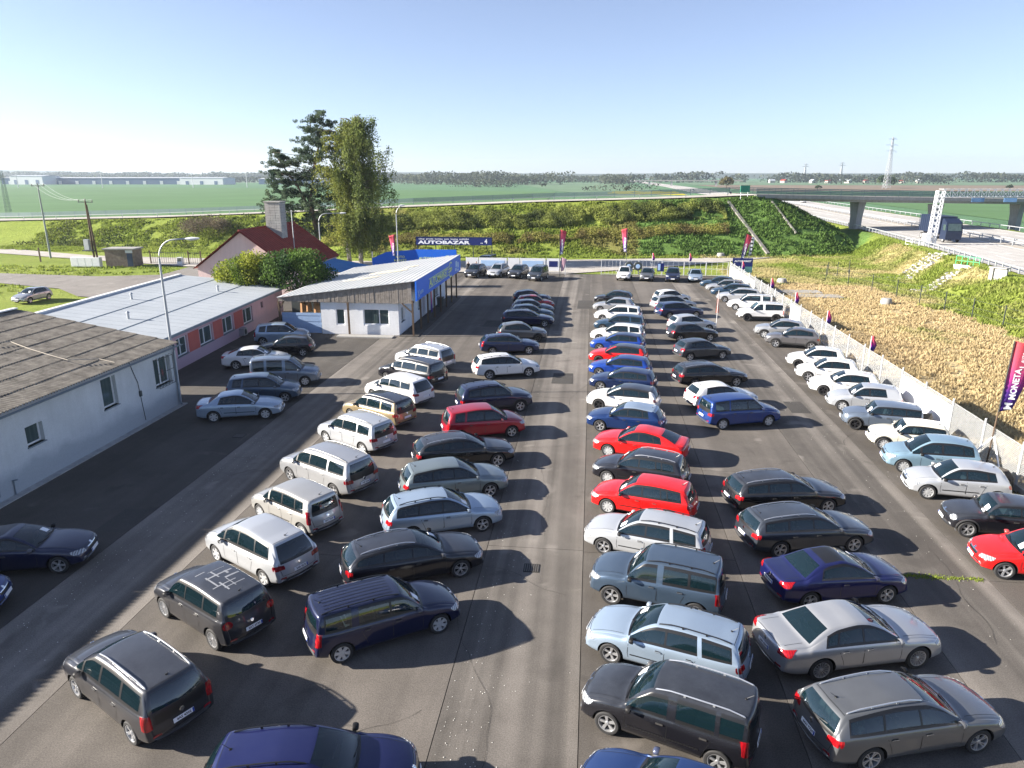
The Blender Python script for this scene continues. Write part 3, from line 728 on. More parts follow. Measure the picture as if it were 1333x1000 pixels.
# ---- wheels (axis along y, outer face at +y)
def make_wheel_meshes(rw):
    out = {}
    hw = 0.105
    t = MB(); ri = rw * 0.68
    t.lathe([(ri, -hw*0.9), (ri + 0.02, -hw), (rw - 0.03, -hw), (rw - 0.006, -hw*0.8), (rw, -hw*0.4), (rw, hw*0.4), (rw - 0.006, hw*0.8), (rw - 0.03, hw), (ri + 0.02, hw), (ri, hw*0.86), (ri, -hw*0.9)], 36, RUBBER, 'Y')
    # tread grooves are relief: raise thin ribs
    out['tyre'] = t.mesh('tyre', RUBBER, smooth=True, angle=35)
    def rim(kind):
        m = MB()
        dark = kind.endswith('dark')
        mat = ALLOY_DK if dark else (HUBCAP if kind.startswith('hub') else ALLOY)
        lipm = mat
        m.lathe([(ri + 0.004, hw*0.80), (ri + 0.004, hw*0.93), (ri - 0.012, hw*0.90), (ri - 0.018, hw*0.55), (ri - 0.02, -hw*0.8)], 36, lipm, 'Y')
        m.lathe([(ri - 0.02, -0.02), (0.0, -0.02)], 24, UNDER, 'Y')
        m.lathe([(0.055, 0.0), (0.05, hw*0.72), (0.03, hw*0.80), (0.0, hw*0.80)], 14, mat, 'Y')
        def spoke(a, w0, w1, z0=0.62, z1=0.80):
            r0, r1 = 0.035, ri - 0.008
            c, s_ = math.cos(a), math.sin(a)
            def P(r, k, y): return (r*c - k*s_, y, r*s_ + k*c)
            vs = [P(r0, -w0, hw*z0), P(r0, w0, hw*z0), P(r1, w1, hw*z1), P(r1, -w1, hw*z1),
                  P(r0, -w0, hw*z0 - 0.035), P(r0, w0, hw*z0 - 0.035), P(r1, w1, hw*z1 - 0.03), P(r1, -w1, hw*z1 - 0.03)]
            m.add(vs, [(0,1,2,3), (0,4,5,1), (1,5,6,2), (2,6,7,3), (3,7,4,0)], mat)
        if kind.startswith('spoke5'):
            for k in range(5): spoke(2*math.pi*k/5 + 0.3, 0.026, 0.040)
        elif kind == 'spoke_many':
            for k in range(15): spoke(2*math.pi*k/15, 0.006, 0.013, 0.6, 0.86)
        elif kind.startswith('multi'):
            for k in range(5):
                for d in (-0.17, 0.17): spoke(2*math.pi*k/5 + 0.2 + d, 0.010, 0.016)
        elif kind == 'hub6':
            for k in range(6): spoke(2*math.pi*k/6 + 0.2, 0.035, 0.058, 0.72, 0.84)
            m.lathe([(0.10, hw*0.72), (0.06, hw*0.80), (0.0, hw*0.82)], 18, mat, 'Y')
        else:
            for k in range(9): spoke(2*math.pi*k/9 + 0.1, 0.030, 0.040, 0.72, 0.84)
            m.lathe([(0.10, hw*0.72), (0.06, hw*0.80), (0.0, hw*0.82)], 18, mat, 'Y')
        return m.mesh('rim', mat)
    out['rim'] = {k: rim(k) for k in ('spoke5', 'spoke5_dark', 'spoke_many', 'multi', 'multi_dark', 'hub', 'hub6')}
    return out
WHEELS = {}
def wheels_for(rw):
    if rw not in WHEELS: WHEELS[rw] = make_wheel_meshes(rw)
    return WHEELS[rw]

BODYC = PM('silver')
def mirror_mesh(side):
    m = MB()
    # shell: a rounded wedge
    prof = []
    vs, fs = [], []
    n = 10
    rings = [(0.075, 0.50), (0.055, 0.85), (0.0, 1.0), (-0.05, 0.96), (-0.06, 0.90)]
    for (dx, s) in rings:
        for k in range(n):
            a = 2*math.pi*k/n
            cx, cz = math.cos(a), math.sin(a)
            e = 0.8
            yy = math.copysign(abs(cx)**e, cx) * 0.105 * s; zz = math.copysign(abs(cz)**e, cz) * 0.072 * s
            vs.append((dx, side * (0.12 + yy), 0.02 + zz))
    for i in range(len(rings)-1):
        for k in range(n):
            k2 = (k+1) % n
            fs.append((i*n+k, i*n+k2, (i+1)*n+k2, (i+1)*n+k))
    fs.append(tuple(range(n)))
    m.add(vs, fs, BODYC)
    b0 = (len(rings)-1)*n
    m.bar((0.0, 0, -0.04), (0.0, side * 0.09, -0.01), 0.05, 0.03, TRIM)
    m.add([vs[b0+k] for k in range(n)], [tuple(range(n-1, -1, -1))], CHROME)
    return m
def seat_mesh(wide):
    m = MB()
    w = 0.62 if wide else 0.25
    m.box(-0.26, 0.26, -w, w, 0.26, 0.42, SEAT)
    M = Matrix.Translation((-0.26, 0, 0.40)) @ Matrix.Rotation(R(-16), 4, 'Y')
    m.box(-0.06, 0.06, -w, w, 0.0, 0.56, SEAT, M)
    for y in ((-0.4, 0.4) if wide else (0,)):
        m.box(-0.05, 0.03, y - 0.12, y + 0.12, 0.58, 0.74, SEAT, M)
    return m
SEATM = {}

CAR_LIB = {}
def car_parts(key):
    """returns the list of (name, mesh, location, rotation, slot_override, children, level) for a body kind"""
    if key in CAR_LIB: return CAR_LIB[key]
    sp = SPECS[key]
    xf = sp['wb']/2 + sp['fo']; xb = -(sp['wb']/2 + sp['ro']); W2 = sp['W']/2
    body, panes, bvh = build_body(key, sp)
    parts = []
    def P(name, me, loc=(0,0,0), rot=(0,0,0), paint_slot=None, ch=(), lod=0, child_of=None):
        if me is None: return
        parts.append(dict(name=name, me=me, loc=loc, rot=rot, paint=paint_slot, ch=list(ch), lod=lod))
    P('body', body, paint_slot='body')
    for kind, pm in panes: P(kind, pm)
    wm = wheels_for(sp['rw'])
    for xa in (sp['wb']/2, -sp['wb']/2):
        for s in (1, -1):
            P('wheel', wm['tyre'], (xa, s * (W2 - 0.125), sp['rw']), (0, random.uniform(0, 6), 0 if s > 0 else math.pi), ch=[('rim', wm['rim'][sp['rim']])])
    # lights
    zn = sp['zn']
    nose = sp['nose']
    for s in (1, -1):
        y0, y1 = s * W2 * 0.52, s * W2 * 0.985
        d = (-1, -s * 0.55, -0.25)
        o = Vector((1, s * 0.55, 0.25)) * 0.6
        if key.startswith('mini'):
            q = [Vector((xf - 0.10, s*W2*0.62, zn - 0.20)), Vector((xf - 0.22, s*W2*0.93, zn - 0.20)), Vector((xf - 0.22, s*W2*0.93, zn + 0.02)), Vector((xf - 0.10, s*W2*0.62, zn + 0.02))]
            rd = 1.0
        else:
            q = [Vector((xf - 0.10, y0, zn - 0.16)), Vector((xf - 0.30, y1, zn - 0.12)), Vector((xf - 0.42, y1, zn + 0.02)), Vector((xf - 0.16, y0, zn - 0.035))]
            rd = 0.35
        P('headlight', patch(bvh, [p + o for p in q] + [d], 5, 0.010, mat=HEADL, name='headlight', round_=rd))
        lm = TAILD if sp['lampmat'] == 'dark' else TAILL
        d = (1, -s * 0.55, -0.05); o = Vector((-1, s * 0.55, 0.05)) * 0.6
        zt = sp['zt']
        if sp['lamp'] == 'tall': q = [(xb + 0.06, s*W2*0.78, zt - 0.30), (xb + 0.22, s*W2*0.99, zt - 0.28), (xb + 0.24, s*W2*0.97, zt + 0.10), (xb + 0.10, s*W2*0.80, zt + 0.08)]
        elif sp['lamp'] == 'tallthin': q = [(xb + 0.10, s*W2*0.86, zt - 0.30), (xb + 0.22, s*W2*0.99, zt - 0.28), (xb + 0.24, s*W2*0.97, zt + 0.20), (xb + 0.12, s*W2*0.86, zt + 0.2)]
        elif sp['lamp'] == 'round': q = [(xb + 0.06, s*W2*0.68, zt - 0.14), (xb + 0.20, s*W2*0.97, zt - 0.14), (xb + 0.20, s*W2*0.95, zt + 0.08), (xb + 0.06, s*W2*0.68, zt + 0.08)]
        else: q = [(xb + 0.02, s*W2*0.62, zt - 0.21), (xb + 0.24, s*W2*0.99, zt - 0.19), (xb + 0.28, s*W2*0.97, zt - 0.02), (xb + 0.05, s*W2*0.64, zt - 0.06)]
        P('taillight', patch(bvh, [Vector(p) + o for p in q] + [d], 5, 0.012, mat=lm, name='taillight', round_=1.0 if sp['lamp'] == 'round' else 0.3))
    F_ = (-1, 0, 0); B_ = (1, 0, 0)
    def front(name, yw0, yw1, z0, z1, mat, off=0.006, lod=0, rd=0.2, both=False):
        P(name, patch(bvh, [(xf + 1, -yw0, z0), (xf + 1, yw0, z0), (xf + 1, yw1, z1), (xf + 1, -yw1, z1), F_], 3, off, mat=mat, name=name, round_=rd, nu=8), lod=lod)
    def back(name, yw0, yw1, z0, z1, mat, off=0.006, lod=0, rd=0.2):
        P(name, patch(bvh, [(xb - 1, -yw0, z0), (xb - 1, yw0, z0), (xb - 1, yw1, z1), (xb - 1, -yw1, z1), B_], 3, off, mat=mat, name=name, round_=rd, nu=8), lod=lod)
    front('grille', W2*0.36, W2*0.42, zn - 0.17, zn - 0.06, TRIM)
    front('air_intake', W2*0.50, W2*0.58, sp['clear'] + 0.14, sp['clear'] + 0.28, PLASTIC)
    back('rear_bumper_trim', W2*0.70, W2*0.74, sp['clear'] + 0.12, sp['clear'] + 0.24, PLASTIC, lod=0)
    # badges, fog lamps, reflectors, rear wiper
    for (x0, dr, z, nm) in ((xf + 1, F_, zn - 0.035, 'badge'), (xb - 1, B_, sp['zt'] - 0.13, 'badge')):
        hh = bvh.ray_cast(Vector((x0, 0, z)), Vector(dr), 6)
        if hh[0] is not None:
            m = MB(); nn = hh[1] if hh[1].dot(Vector(dr)) < 0 else -hh[1]
            m.lathe([(.062, -.01), (.062, .008), (.045, .012), (.0, .006)], 12, CHROME, 'Z', Matrix.Translation(hh[0]) @ nn.to_track_quat('Z', 'Y').to_matrix().to_4x4()); P(nm, m.mesh(nm, CHROME, smooth=True, angle=40), lod=1)
    front('grille_bar', W2*0.36, W2*0.38, zn - 0.085, zn - 0.065, CHROME, .014, 1, 0)
    for s in (1, -1):
        P('fog_lamp', patch(bvh, [(xf + 1, s*W2*.62, sp['clear'] + .17), (xf + 1, s*W2*.78, sp['clear'] + .17), (xf + 1, s*W2*.78, sp['clear'] + .27), (xf + 1, s*W2*.62, sp['clear'] + .27), F_], 3, .008, mat=HEADL, name='fog_lamp', round_=1.0), lod=1)
        P('reflector', patch(bvh, [(xb - 1, s*W2*.58, sp['clear'] + .26), (xb - 1, s*W2*.80, sp['clear'] + .26), (xb - 1, s*W2*.80, sp['clear'] + .31), (xb - 1, s*W2*.58, sp['clear'] + .31), B_], 2, .008, mat=TAILD, name='reflector'), lod=1)
    if sp['rear'] != 'sedan':
        zw0 = lerp(sp['zg'], sp['zr'], .10)
        pts = []
        for k in range(5):
            yy = lerp(0.02, -.42, k/4); hh = bvh.ray_cast(Vector((xb - 1, yy, zw0 + .05*k/4)), Vector(B_), 6)
            if hh[0] is not None: pts.append((hh[0].x - .02, yy, hh[0].z))
        if len(pts) > 2:
            m = MB(); m.tube(pts, .010, 5, TRIM); P('rear_wiper', m.mesh('rear_wiper', TRIM), lod=1)
    # plates with a blue band
    def plate(front_):
        x0 = xf + 1 if front_ else xb - 1
        dr = F_ if front_ else B_
        z = 0.50 if front_ else (sp['zt'] - 0.30)
        hit = bvh.ray_cast(Vector((x0, 0, z)), Vector(dr), 6)
        if hit[0] is None: return
        s = 1 if front_ else -1
        m = MB(); x = 0.0
        m.box(-0.006, 0.006, -0.26, 0.26, -0.055, 0.055, PLATE)
        m.box(0.007, 0.009, 0.215, 0.258, -0.052, 0.052, PLATE_BLUE) if s < 0 else m.box(0.007, 0.009, -0.258, -0.215, -0.052, 0.052, PLATE_BLUE)
        nn = hit[1] if hit[1].dot(Vector(dr)) < 0 else -hit[1]
        pit = math.atan2(nn.z, abs(nn.x))
        P('number_plate', m.mesh('number_plate'), (hit[0].x + s * 0.028, 0, z), (0, -pit * 0.9, 0 if front_ else math.pi), lod=0)
    if sp.get('plates', True):
        plate(True); plate(False)
    # mirrors
    zm = sp['belt'] + 0.03
    xm = sp['wins'][0][0] - 0.10 if sp['wins'][0][0] - sp['wins'][0][1] > 0.5 else sp['wins'][1][0] + 0.02
    for s in (1, -1):
        h = bvh.ray_cast(Vector((xm, s * 2, zm)), Vector((0, -s, 0)), 4)
        if h[0] is None: continue
        P('wing_mirror', mirror_mesh(s).mesh('wing_mirror', None, smooth=True, angle=50), (xm, h[0].y, zm), paint_slot='mirror')
    # door handles, seams
    pil = [w[1] for w in sp['wins']]
    doors = []
    w0 = sp['wins']
    main = [w for w in w0 if w[0] - w[1] > 0.5]
    fr = main[0]; two = key in ('mini', 'mini_long', 'coupe', 'cabrio', 'hatch3')
    fx0 = min(fr[0], sp['wb']/2 - sp['rw'] - 0.12)
    fx1 = fr[1] - 0.03
    rx1 = max((main[1][1] if len(main) > 1 else fx1 - 0.9), -sp['wb']/2 + 0.10)
    for s in (1, -1):
        for di, (a, b) in enumerate([(fx0, fx1)] + ([] if two else [(fx1 - 0.01, rx1)])):
            zb = sp['clear'] + 0.09
            pts = [(a, s*2, sp['belt'] - 0.02), (a + 0.02, s*2, zb + 0.25), (a - 0.03, s*2, zb), (b + 0.03 + (0.22 if di else 0), s*2, zb), (b + (0.16 if di else 0), s*2, zb + 0.3), (b, s*2, sp['beltr'] - 0.04 if di else sp['belt'] - 0.0)]
            P('door_seam', strip(bvh, pts, (0, -s, 0), 0.014, 0.002, TRIM, 'door_seam'), lod=1)
            hx = b + (0.22 if di else 0.17); hz = sp['belt'] - 0.12
            h = bvh.ray_cast(Vector((hx, s*2, hz)), Vector((0, -s, 0)), 4)
            if h[0] is not None:
                m = MB(); m.box(-0.085, 0.085, -0.012, 0.016, -0.014, 0.014, BODYC)
                m.box(-0.07, 0.07, -0.02, 0.0, -0.03, 0.03, TRIM)
                P('door_handle', m.mesh('door_handle'), (hx, h[0].y + s*0.014, hz), (0, 0, 0 if s > 0 else math.pi), paint_slot='handle', lod=1)
        if sp.get('moulding', True) and not sp['cladding']:
            P('side_moulding', strip(bvh, [(fx0 - 0.05, s*2, 0.50), (rx1 + 0.30, s*2, 0.52)], (0, -s, 0), 0.035, 0.012, TRIM, 'side_moulding'), lod=1) if key in ('estate_small', 'estate_small_plain', 'roomster', 'estate', 'mpv_small', 'suv_yeti', 'suv_yeti_clad', 'sedan', 'hatch_small') else None
    # bonnet seam and tailgate seam
    yb = W2 * 0.74
    P('bonnet_seam', strip(bvh, [(xf - 0.18, -yb*0.9, 3), (sp['xc'] + 0.08, -yb, 3)], (0, 0, -1), 0.014, 0.002, TRIM, 'bonnet_seam'), lod=1)
    P('bonnet_seam', strip(bvh, [(xf - 0.18, yb*0.9, 3), (sp['xc'] + 0.08, yb, 3)], (0, 0, -1), 0.014, 0.002, TRIM, 'bonnet_seam'), lod=1)
    P('bonnet_seam', strip(bvh, [(xf - 0.20, -yb*0.92, 3), (xf - 0.13, -yb*0.4, 3), (xf - 0.12, 0, 3), (xf - 0.13, yb*0.4, 3), (xf - 0.20, yb*0.92, 3)], (0, 0, -1), 0.014, 0.002, TRIM, 'bonnet_seam'), lod=1)
    if sp['rear'] == 'sedan':
        P('boot_seam', strip(bvh, [(sp['xg'] - 0.06, -yb*0.85, 3), (xb + 0.12, -yb*0.85, 3), (xb + 0.12, yb*0.85, 3), (sp['xg'] - 0.06, yb*0.85, 3)], (0, 0, -1), 0.014, 0.002, TRIM, 'boot_seam'), lod=1)
    else:
        P('tailgate_seam', strip(bvh, [(xb - 1, -W2*0.80, sp['zt'] + 0.02), (xb - 1, -W2*0.70, 0.56), (xb - 1, W2*0.70, 0.56), (xb - 1, W2*0.80, sp['zt'] + 0.02)], (1, 0, 0), 0.014, 0.003, TRIM, 'tailgate_seam'), lod=1)
        yt = sp['wr'] * 0.9
        P('tailgate_seam', strip(bvh, [(sp['xr'] + 0.02, -yt, 3), (sp['xr'] - 0.01, 0, 3), (sp['xr'] + 0.02, yt, 3)], (0, 0, -1), 0.014, 0.002, TRIM, 'tailgate_seam'), lod=1)
    # roof rails
    if sp['rails']:
        rm = {'dark': TRIM, 'silver': ALLOY, 'blackchrome': TRIM}[sp['rails']]
        for s in (1, -1):
            pts = []
            xa, xz = sp['xw'] - 0.12, sp['xr'] + 0.10
            for k in range(13):
                t = k / 12; x = lerp(xa, xz, t); y = s * (sp['wr'] - 0.085 + 0.015 * math.sin(math.pi * t))
                h = bvh.ray_cast(Vector((x, y, 4)), Vector((0, 0, -1)), 5)
                if h[0] is None: continue
                pts.append((x, y, h[0].z + 0.012 + 0.042 * min(1, 6 * min(t, 1 - t))))
            m = MB(); m.tube(pts, 0.017, 6, rm)
            for k in (0, 4, 8, 12):
                if k < len(pts): m.bar((pts[k][0], pts[k][1], pts[k][2] - 0.06), pts[k], 0.05, 0.022, rm)
            P('roof_rail', m.mesh('roof_rail', rm, smooth=True, angle=40))
    # cladding around the arches
    if sp['cladding'] is True or sp.get('archtrim'):
        for xa in (sp['wb']/2, -sp['wb']/2):
            for s in (1, -1):
                V = []; F = []; nS = 20; r0 = sp['rw'] + 0.045; r1 = r0 + (0.075 if sp['cladding'] else 0.055)
                for k in range(nS + 1):
                    a = math.pi * (k / nS) * 1.16 - 0.08 * math.pi
                    row = []
                    for r in (r0, (r0+r1)/2, r1):
                        px, pz = xa + r * math.cos(a), sp['rw'] + 0.01 + r * math.sin(a)
                        h = bvh.ray_cast(Vector((px, s*2, max(pz, 0.22))), Vector((0, -s, 0)), 3)
                        y = h[0].y if h[0] is not None else s * W2 * 0.98
                        row.append((px, y + s * (0.014 if r < r1 else 0.0), max(pz, 0.2)))
                    V += row
                    if k:
                        b = (k-1)*3
                        for j in (0, 1): F.append((b+j, b+j+1, b+3+j+1, b+3+j))
                me = bpy.data.meshes.new('wheel_arch_trim'); me.from_pydata(V, [], F)
                me.polygons.foreach_set('use_smooth', [True]*len(F)); me.materials.append(PLASTIC); me.update()
                P('wheel_arch_trim', me)
    # wipers, antenna
    h = bvh.ray_cast(Vector((sp['xc'] - 0.06, 0.15, 4)), Vector((0, 0, -1)), 5)
    for (ya, yb2) in ((0.62, 0.02), (0.05, -0.52)):
        pts = []
        for k in range(6):
            t = k / 5; y = lerp(ya, yb2, t) * W2 / 0.9; x = sp['xc'] + 0.015 - 0.10 * t - sp['bow'] * (y / W2) ** 2
            hh = bvh.ray_cast(Vector((x, y, 4)), Vector((0, 0, -1)), 5)
            if hh[0] is not None: pts.append((x, y, hh[0].z + 0.02))
        if len(pts) > 2:
            m = MB(); m.tube(pts, 0.010, 5, TRIM); P('wiper', m.mesh('wiper', TRIM), lod=1)
    if sp['rear'] != 'sedan':
        hh = bvh.ray_cast(Vector((sp['xr'] + 0.16, 0, 4)), Vector((0, 0, -1)), 5)
        if hh[0] is not None:
            m = MB(); m.lathe([(0.035, -0.005), (0.03, 0.02), (0.0, 0.026)], 8, TRIM); m.tube([(0, 0, 0.01), (-0.16, 0, 0.15)], 0.006, 5, TRIM)
            P('antenna', m.mesh('antenna', TRIM), tuple(hh[0]), lod=0)
    # interior
    if 'f' not in SEATM:
        SEATM['f'] = seat_mesh(False).mesh('seat', SEAT); SEATM['r'] = seat_mesh(True).mesh('rear_bench', SEAT)
    dz = sp['belt'] - 0.93
    for s in (1, -1): P('seat', SEATM['f'], (sp['xw'] - 0.28, s*0.36, dz), lod=1)
    P('rear_bench', SEATM['r'], (sp['xw'] - (0.86 if sp['rear'] == 'sedan' else 1.20), 0, dz - (0.14 if sp['rear'] == 'sedan' else 0)), lod=1)
    m = MB(); m.box(sp['xw'] + 0.42, sp['xc'] - 0.03, -W2*0.76, W2*0.76, sp['belt'] - 0.30, sp['zc'] - 0.07, DASH)
    m.tube([(sp['xw'] + 0.30 + 0.05*math.cos(a), 0.36 + 0.18*math.sin(a), sp['belt'] + 0.0 + 0.17*math.cos(a)) for a in [2*math.pi*k/12 for k in range(13)]], 0.015, 5, DASH)
    P('dashboard', m.mesh('dashboard', DASH), lod=1)
    CAR_LIB[key] = (sp, parts, bvh)
    return CAR_LIB[key]

CAR_PROTO = {}
def make_car(name, kind, colour, lod, roof=None, rim=None, plates=True, over=None):
    """over: replaces {part name: None} or material"""
    ck = (kind, colour, lod, roof, rim, plates, name)
    if ck in CAR_PROTO:
        return copy_tree(CAR_PROTO[ck])
    sp, parts, bvh = car_parts(kind)
    root = empty(name)
    pm = PM(colour); rfm = PM(roof) if roof else pm
    wm = wheels_for(sp['rw'])
    for p in parts:
        if p['lod'] > lod: continue
        if p['name'] == 'number_plate' and not plates: continue
        o = link(p['name'], p['me'], root, p['loc'], p['rot'])
        if p['paint'] == 'body':
            for i, s in enumerate(o.material_slots):
                if i in (0, 4):
                    s.link = 'OBJECT'; s.material = pm if i == 0 else rfm
        elif p['paint'] in ('mirror', 'handle'):
            for s in o.material_slots:
                if s.material == BODYC:
                    s.link = 'OBJECT'; s.material = TRIM if (p['paint'] == 'mirror' and roof == 'mirror') else pm
        for cn, cm in p['ch']:
            if cn == 'rim' and rim: cm = wm['rim'][rim]
            link(cn, cm, o)
    CAR_PROTO[ck] = root
    return root

def price_sheet(root, kind, side=1, mat=None, x_off=0.0):
    """paper behind the lower corner of the windscreen, as an own part"""
    sp, parts, bvh = car_parts(kind)
    y = side * sp['W'] * 0.22
    t = 0.30
    x = lerp(sp['xc'], sp['xw'], t)
    me = patch(bvh, [(x + 0.10, y - 0.11, 4), (x + 0.10, y + 0.11, 4), (x - 0.10, y + 0.11, 4), (x - 0.10, y - 0.11, 4), (0, 0, -1)], 2, 0.008, mat=mat or PAPER, name='price_sheet', rim=0.004)
    if me: link('price_sheet', me, root)
# ================================================================ terrain
rng = np.random.default_rng(11)
EMB = np.array([(-260, 175, 1.0), (-190, 160, 2.2), (-125, 147, 3.8), (-88, 143.5, 4.9), (-60, 141.5, 6.1), (-37, 139.5, 7.3), (-10, 142.8, 8.3), (12, 143.8, 8.9), (29.5, 147.2, 9.5)])
MWN = np.array([(42, -200), (44, 40), (46.3, 82), (49.3, 104.5), (52.9, 142), (55.8, 197.6), (59.1, 255), (66, 380), (78, 600), (86, 900), (88, 1400), (90, 2600)])   # near edge of the motorway
MW_Z = 2.8
def mw_near(y): return np.interp(y, MWN[:, 1], MWN[:, 0])
MW_W = 27.5

def poly_dist(px, py, P):
    best = np.full(px.shape, 1e9); bz = np.zeros(px.shape)
    for i in range(len(P) - 1):
        ax, ay, az = P[i]; bx, by, bz2 = P[i+1]
        dx, dy = bx-ax, by-ay
        t = np.clip(((px-ax)*dx + (py-ay)*dy) / (dx*dx + dy*dy), 0, 1)
        d = np.hypot(px - ax - t*dx, py - ay - t*dy)
        m = d < best
        best = np.where(m, d, best); bz = np.where(m, az + t*(bz2-az), bz)
    return best, bz

def vnoise(x, y, s, seed=0):
    """value noise, numpy"""
    x = x / s; y = y / s
    xi = np.floor(x).astype(np.int64); yi = np.floor(y).astype(np.int64)
    fx = x - xi; fy = y - yi; fx = fx*fx*(3-2*fx); fy = fy*fy*(3-2*fy)
    def h(a, b):
        n = (a * 374761393 + b * 668265263 + seed * 974634777) & 0x7fffffff
        n = ((n ^ (n >> 13)) * 1274126177) & 0x7fffffff
        return ((n ^ (n >> 16)) & 0xffff) / 65535.0
    return (h(xi, yi)*(1-fx) + h(xi+1, yi)*fx)*(1-fy) + (h(xi, yi+1)*(1-fx) + h(xi+1, yi+1)*fx)*fy
def fbm(x, y, s, seed=0, o=4):
    a = 0; w = 1; t = 0
    for k in range(o):
        a = a + w * vnoise(x, y, s / 2**k, seed + k); t += w; w *= 0.55
    return a / t

def mound(x, y):
    """embankment and motorway bank height"""
    d, z = poly_dist(x, y, EMB)
    e = np.clip(z - np.maximum(d - 4.8, 0) / 2.0, 0, None)
    n = mw_near(y); dist = np.maximum(np.maximum(n - 1.6 - x, x - (n + MW_W + 1.6)), 0)
    zz = MW_Z * np.clip((620 - y) / 250, 0.12, 1)
    m = np.clip(zz - dist / 2.0, 0, None)
    return e, m, d

def terrain_h(x, y):
    e, m, d = mound(x, y)
    h = np.maximum(e, m)
    rough = (fbm(x, y, 3.0, 5) - 0.5) * 0.35
    inlot = (x > -64) & (x < 19.5) & (y < 99) & (y > -30)
    out = np.where(inlot, 0, 1)
    onroad = ((e > 0) & (d < 5.0)) | ((m > 0) & (x > mw_near(y) - 1.0) & (x < mw_near(y) + MW_W + 1.0))
    slope = (np.maximum(e, m) > 0.15) & ~onroad
    z = h + rough * np.where(slope, 1.0, 0.25) * out - np.where(onroad, 0.12, 0.0) - 0.06
    return z

def grid_axis(lo, hi, fine, far, growth=1.25):
    a = list(np.arange(lo, hi + 1e-6, fine)); s = fine
    l = []; x = lo
    while x > -far: s *= growth; x -= s; l.append(x)
    s = fine; r = []; x = hi
    while x < far: s *= growth; x += s; r.append(x)
    return np.array(l[::-1] + a + r)
gx = grid_axis(-150, 104, 1.3, 9000)
gy = np.array(sorted(set(list(np.arange(-60, 30, 6.0)) + list(np.arange(30, 100, 2.0)) + list(np.arange(100, 262, 1.3)) + list(np.cumprod(np.full(26, 1.16)) * 262))))
GX, GY = np.meshgrid(gx, gy)
GZ = terrain_h(GX, GY)
# zones, as real colours of what grows or lies there
straw = np.array((0.50, 0.405, 0.225)); straw2 = np.array((0.42, 0.32, 0.19)); grass = np.array((0.16, 0.225, 0.035)); grass2 = np.array((0.25, 0.29, 0.06))
crop = np.array((0.10, 0.19, 0.10)); ivy = np.array((0.11, 0.19, 0.045)); dirt = np.array((0.24, 0.20, 0.14))
def zone_col(x, y):
    e, m, d = mound(x, y)
    n1 = fbm(x, y, 9, 3)[..., None]; n2 = fbm(x, y, 2.2, 9)[..., None]
    c = grass * (1 - n1) + grass2 * n1
    # crops beyond the embankment and beyond the motorway
    far = ((y > 165) & (x < mw_near(y) - 6)) | (x > mw_near(y) + MW_W + 8) | (y > 330)
    c = np.where(far[..., None], crop * (0.8 + 0.4 * n1), c)
    # dry meadow east of the lot
    edge = 35.0 + (fbm(x, y, 6, 21) - 0.5) * 8
    me = (x > 18) & (x < edge) & (y < 90 + (fbm(x, y, 8, 4) - .5) * 14) & (y > -60)
    sc = straw * (1 - n2 * 0.5) + straw2 * n2 * 0.5
    redd = np.clip((0.5 - fbm(x, y, 12, 31)) * 6 + (24 - x) * 0.15, 0, 0.45)[..., None]
    sc = sc * (1 - redd) + straw2 * redd
    gp = np.clip((fbm(x, y, 7, 77) - 0.74) * 8, 0, 1)[..., None]
    sc = sc * (1 - gp) + grass * gp
    c = np.where(me[..., None], sc, c)
    mid = (x > 18) & (y >= 66) & (y < 125) & (x < mw_near(y) - 2)
    t = np.clip((fbm(x, y, 5, 51) - 0.36) * 3, 0, 1)[..., None]
    c = np.where((mid & ~me)[..., None], c * (1 - 0.75 * t) + straw * 0.75 * t, c)
    iv = (e > 0.3) & (x > 8)
    c = np.where(iv[..., None], ivy * (0.7 + 0.6 * n2), c)
    dr = (e > 0.3) & (x > -45) & (x < 8) & (e < 7)
    t = np.clip((fbm(x, y, 6, 61) - 0.5) * 4, 0, 0.6)[..., None]
    c = np.where(dr[..., None], c * (1 - t) + np.array((0.20, 0.15, 0.07)) * t, c)
    return c
GC = zone_col(GX, GY)
nyv, nxv = GX.shape
idx = np.arange(nyv * nxv).reshape(nyv, nxv)
faces = np.stack([idx[:-1, :-1], idx[:-1, 1:], idx[1:, 1:], idx[1:, :-1]], -1).reshape(-1, 4)

t = NT('ground_cover')
at = t.n('ShaderNodeAttribute'); at.attribute_name = 'tint'
wc = t.coord(kind='World')
v = t.mix(t.noise(0.9, 5, 0.7, wc), 0.62, 1.35)
v2 = t.mix(t.noise(7.0, 3, 0.7, wc), 0.75, 1.25)
rows = t.coord((0.02, 0.28, 1), 'World')
v3 = t.mix(t.noise(1.0, 3, 0.6, rows), 0.86, 1.14)
c = t.mix(1.0, t.mix(1.0, t.mix(1.0, at.outputs['Color'], v, 'MULTIPLY'), v2, 'MULTIPLY'), v3, 'MULTIPLY')
t.set(Base_Color=c, Roughness=0.95, Specular_IOR_Level=0.1)
t.bump(t.noise(2.5, 5, 0.75, wc), 0.9, 0.25)
GROUND_M = t.m
me = np_mesh('ground', np.stack([GX, GY, GZ], -1).reshape(-1, 3), faces, GROUND_M, True, GC.reshape(-1, 3))
tag(link('ground', me), kind='structure')

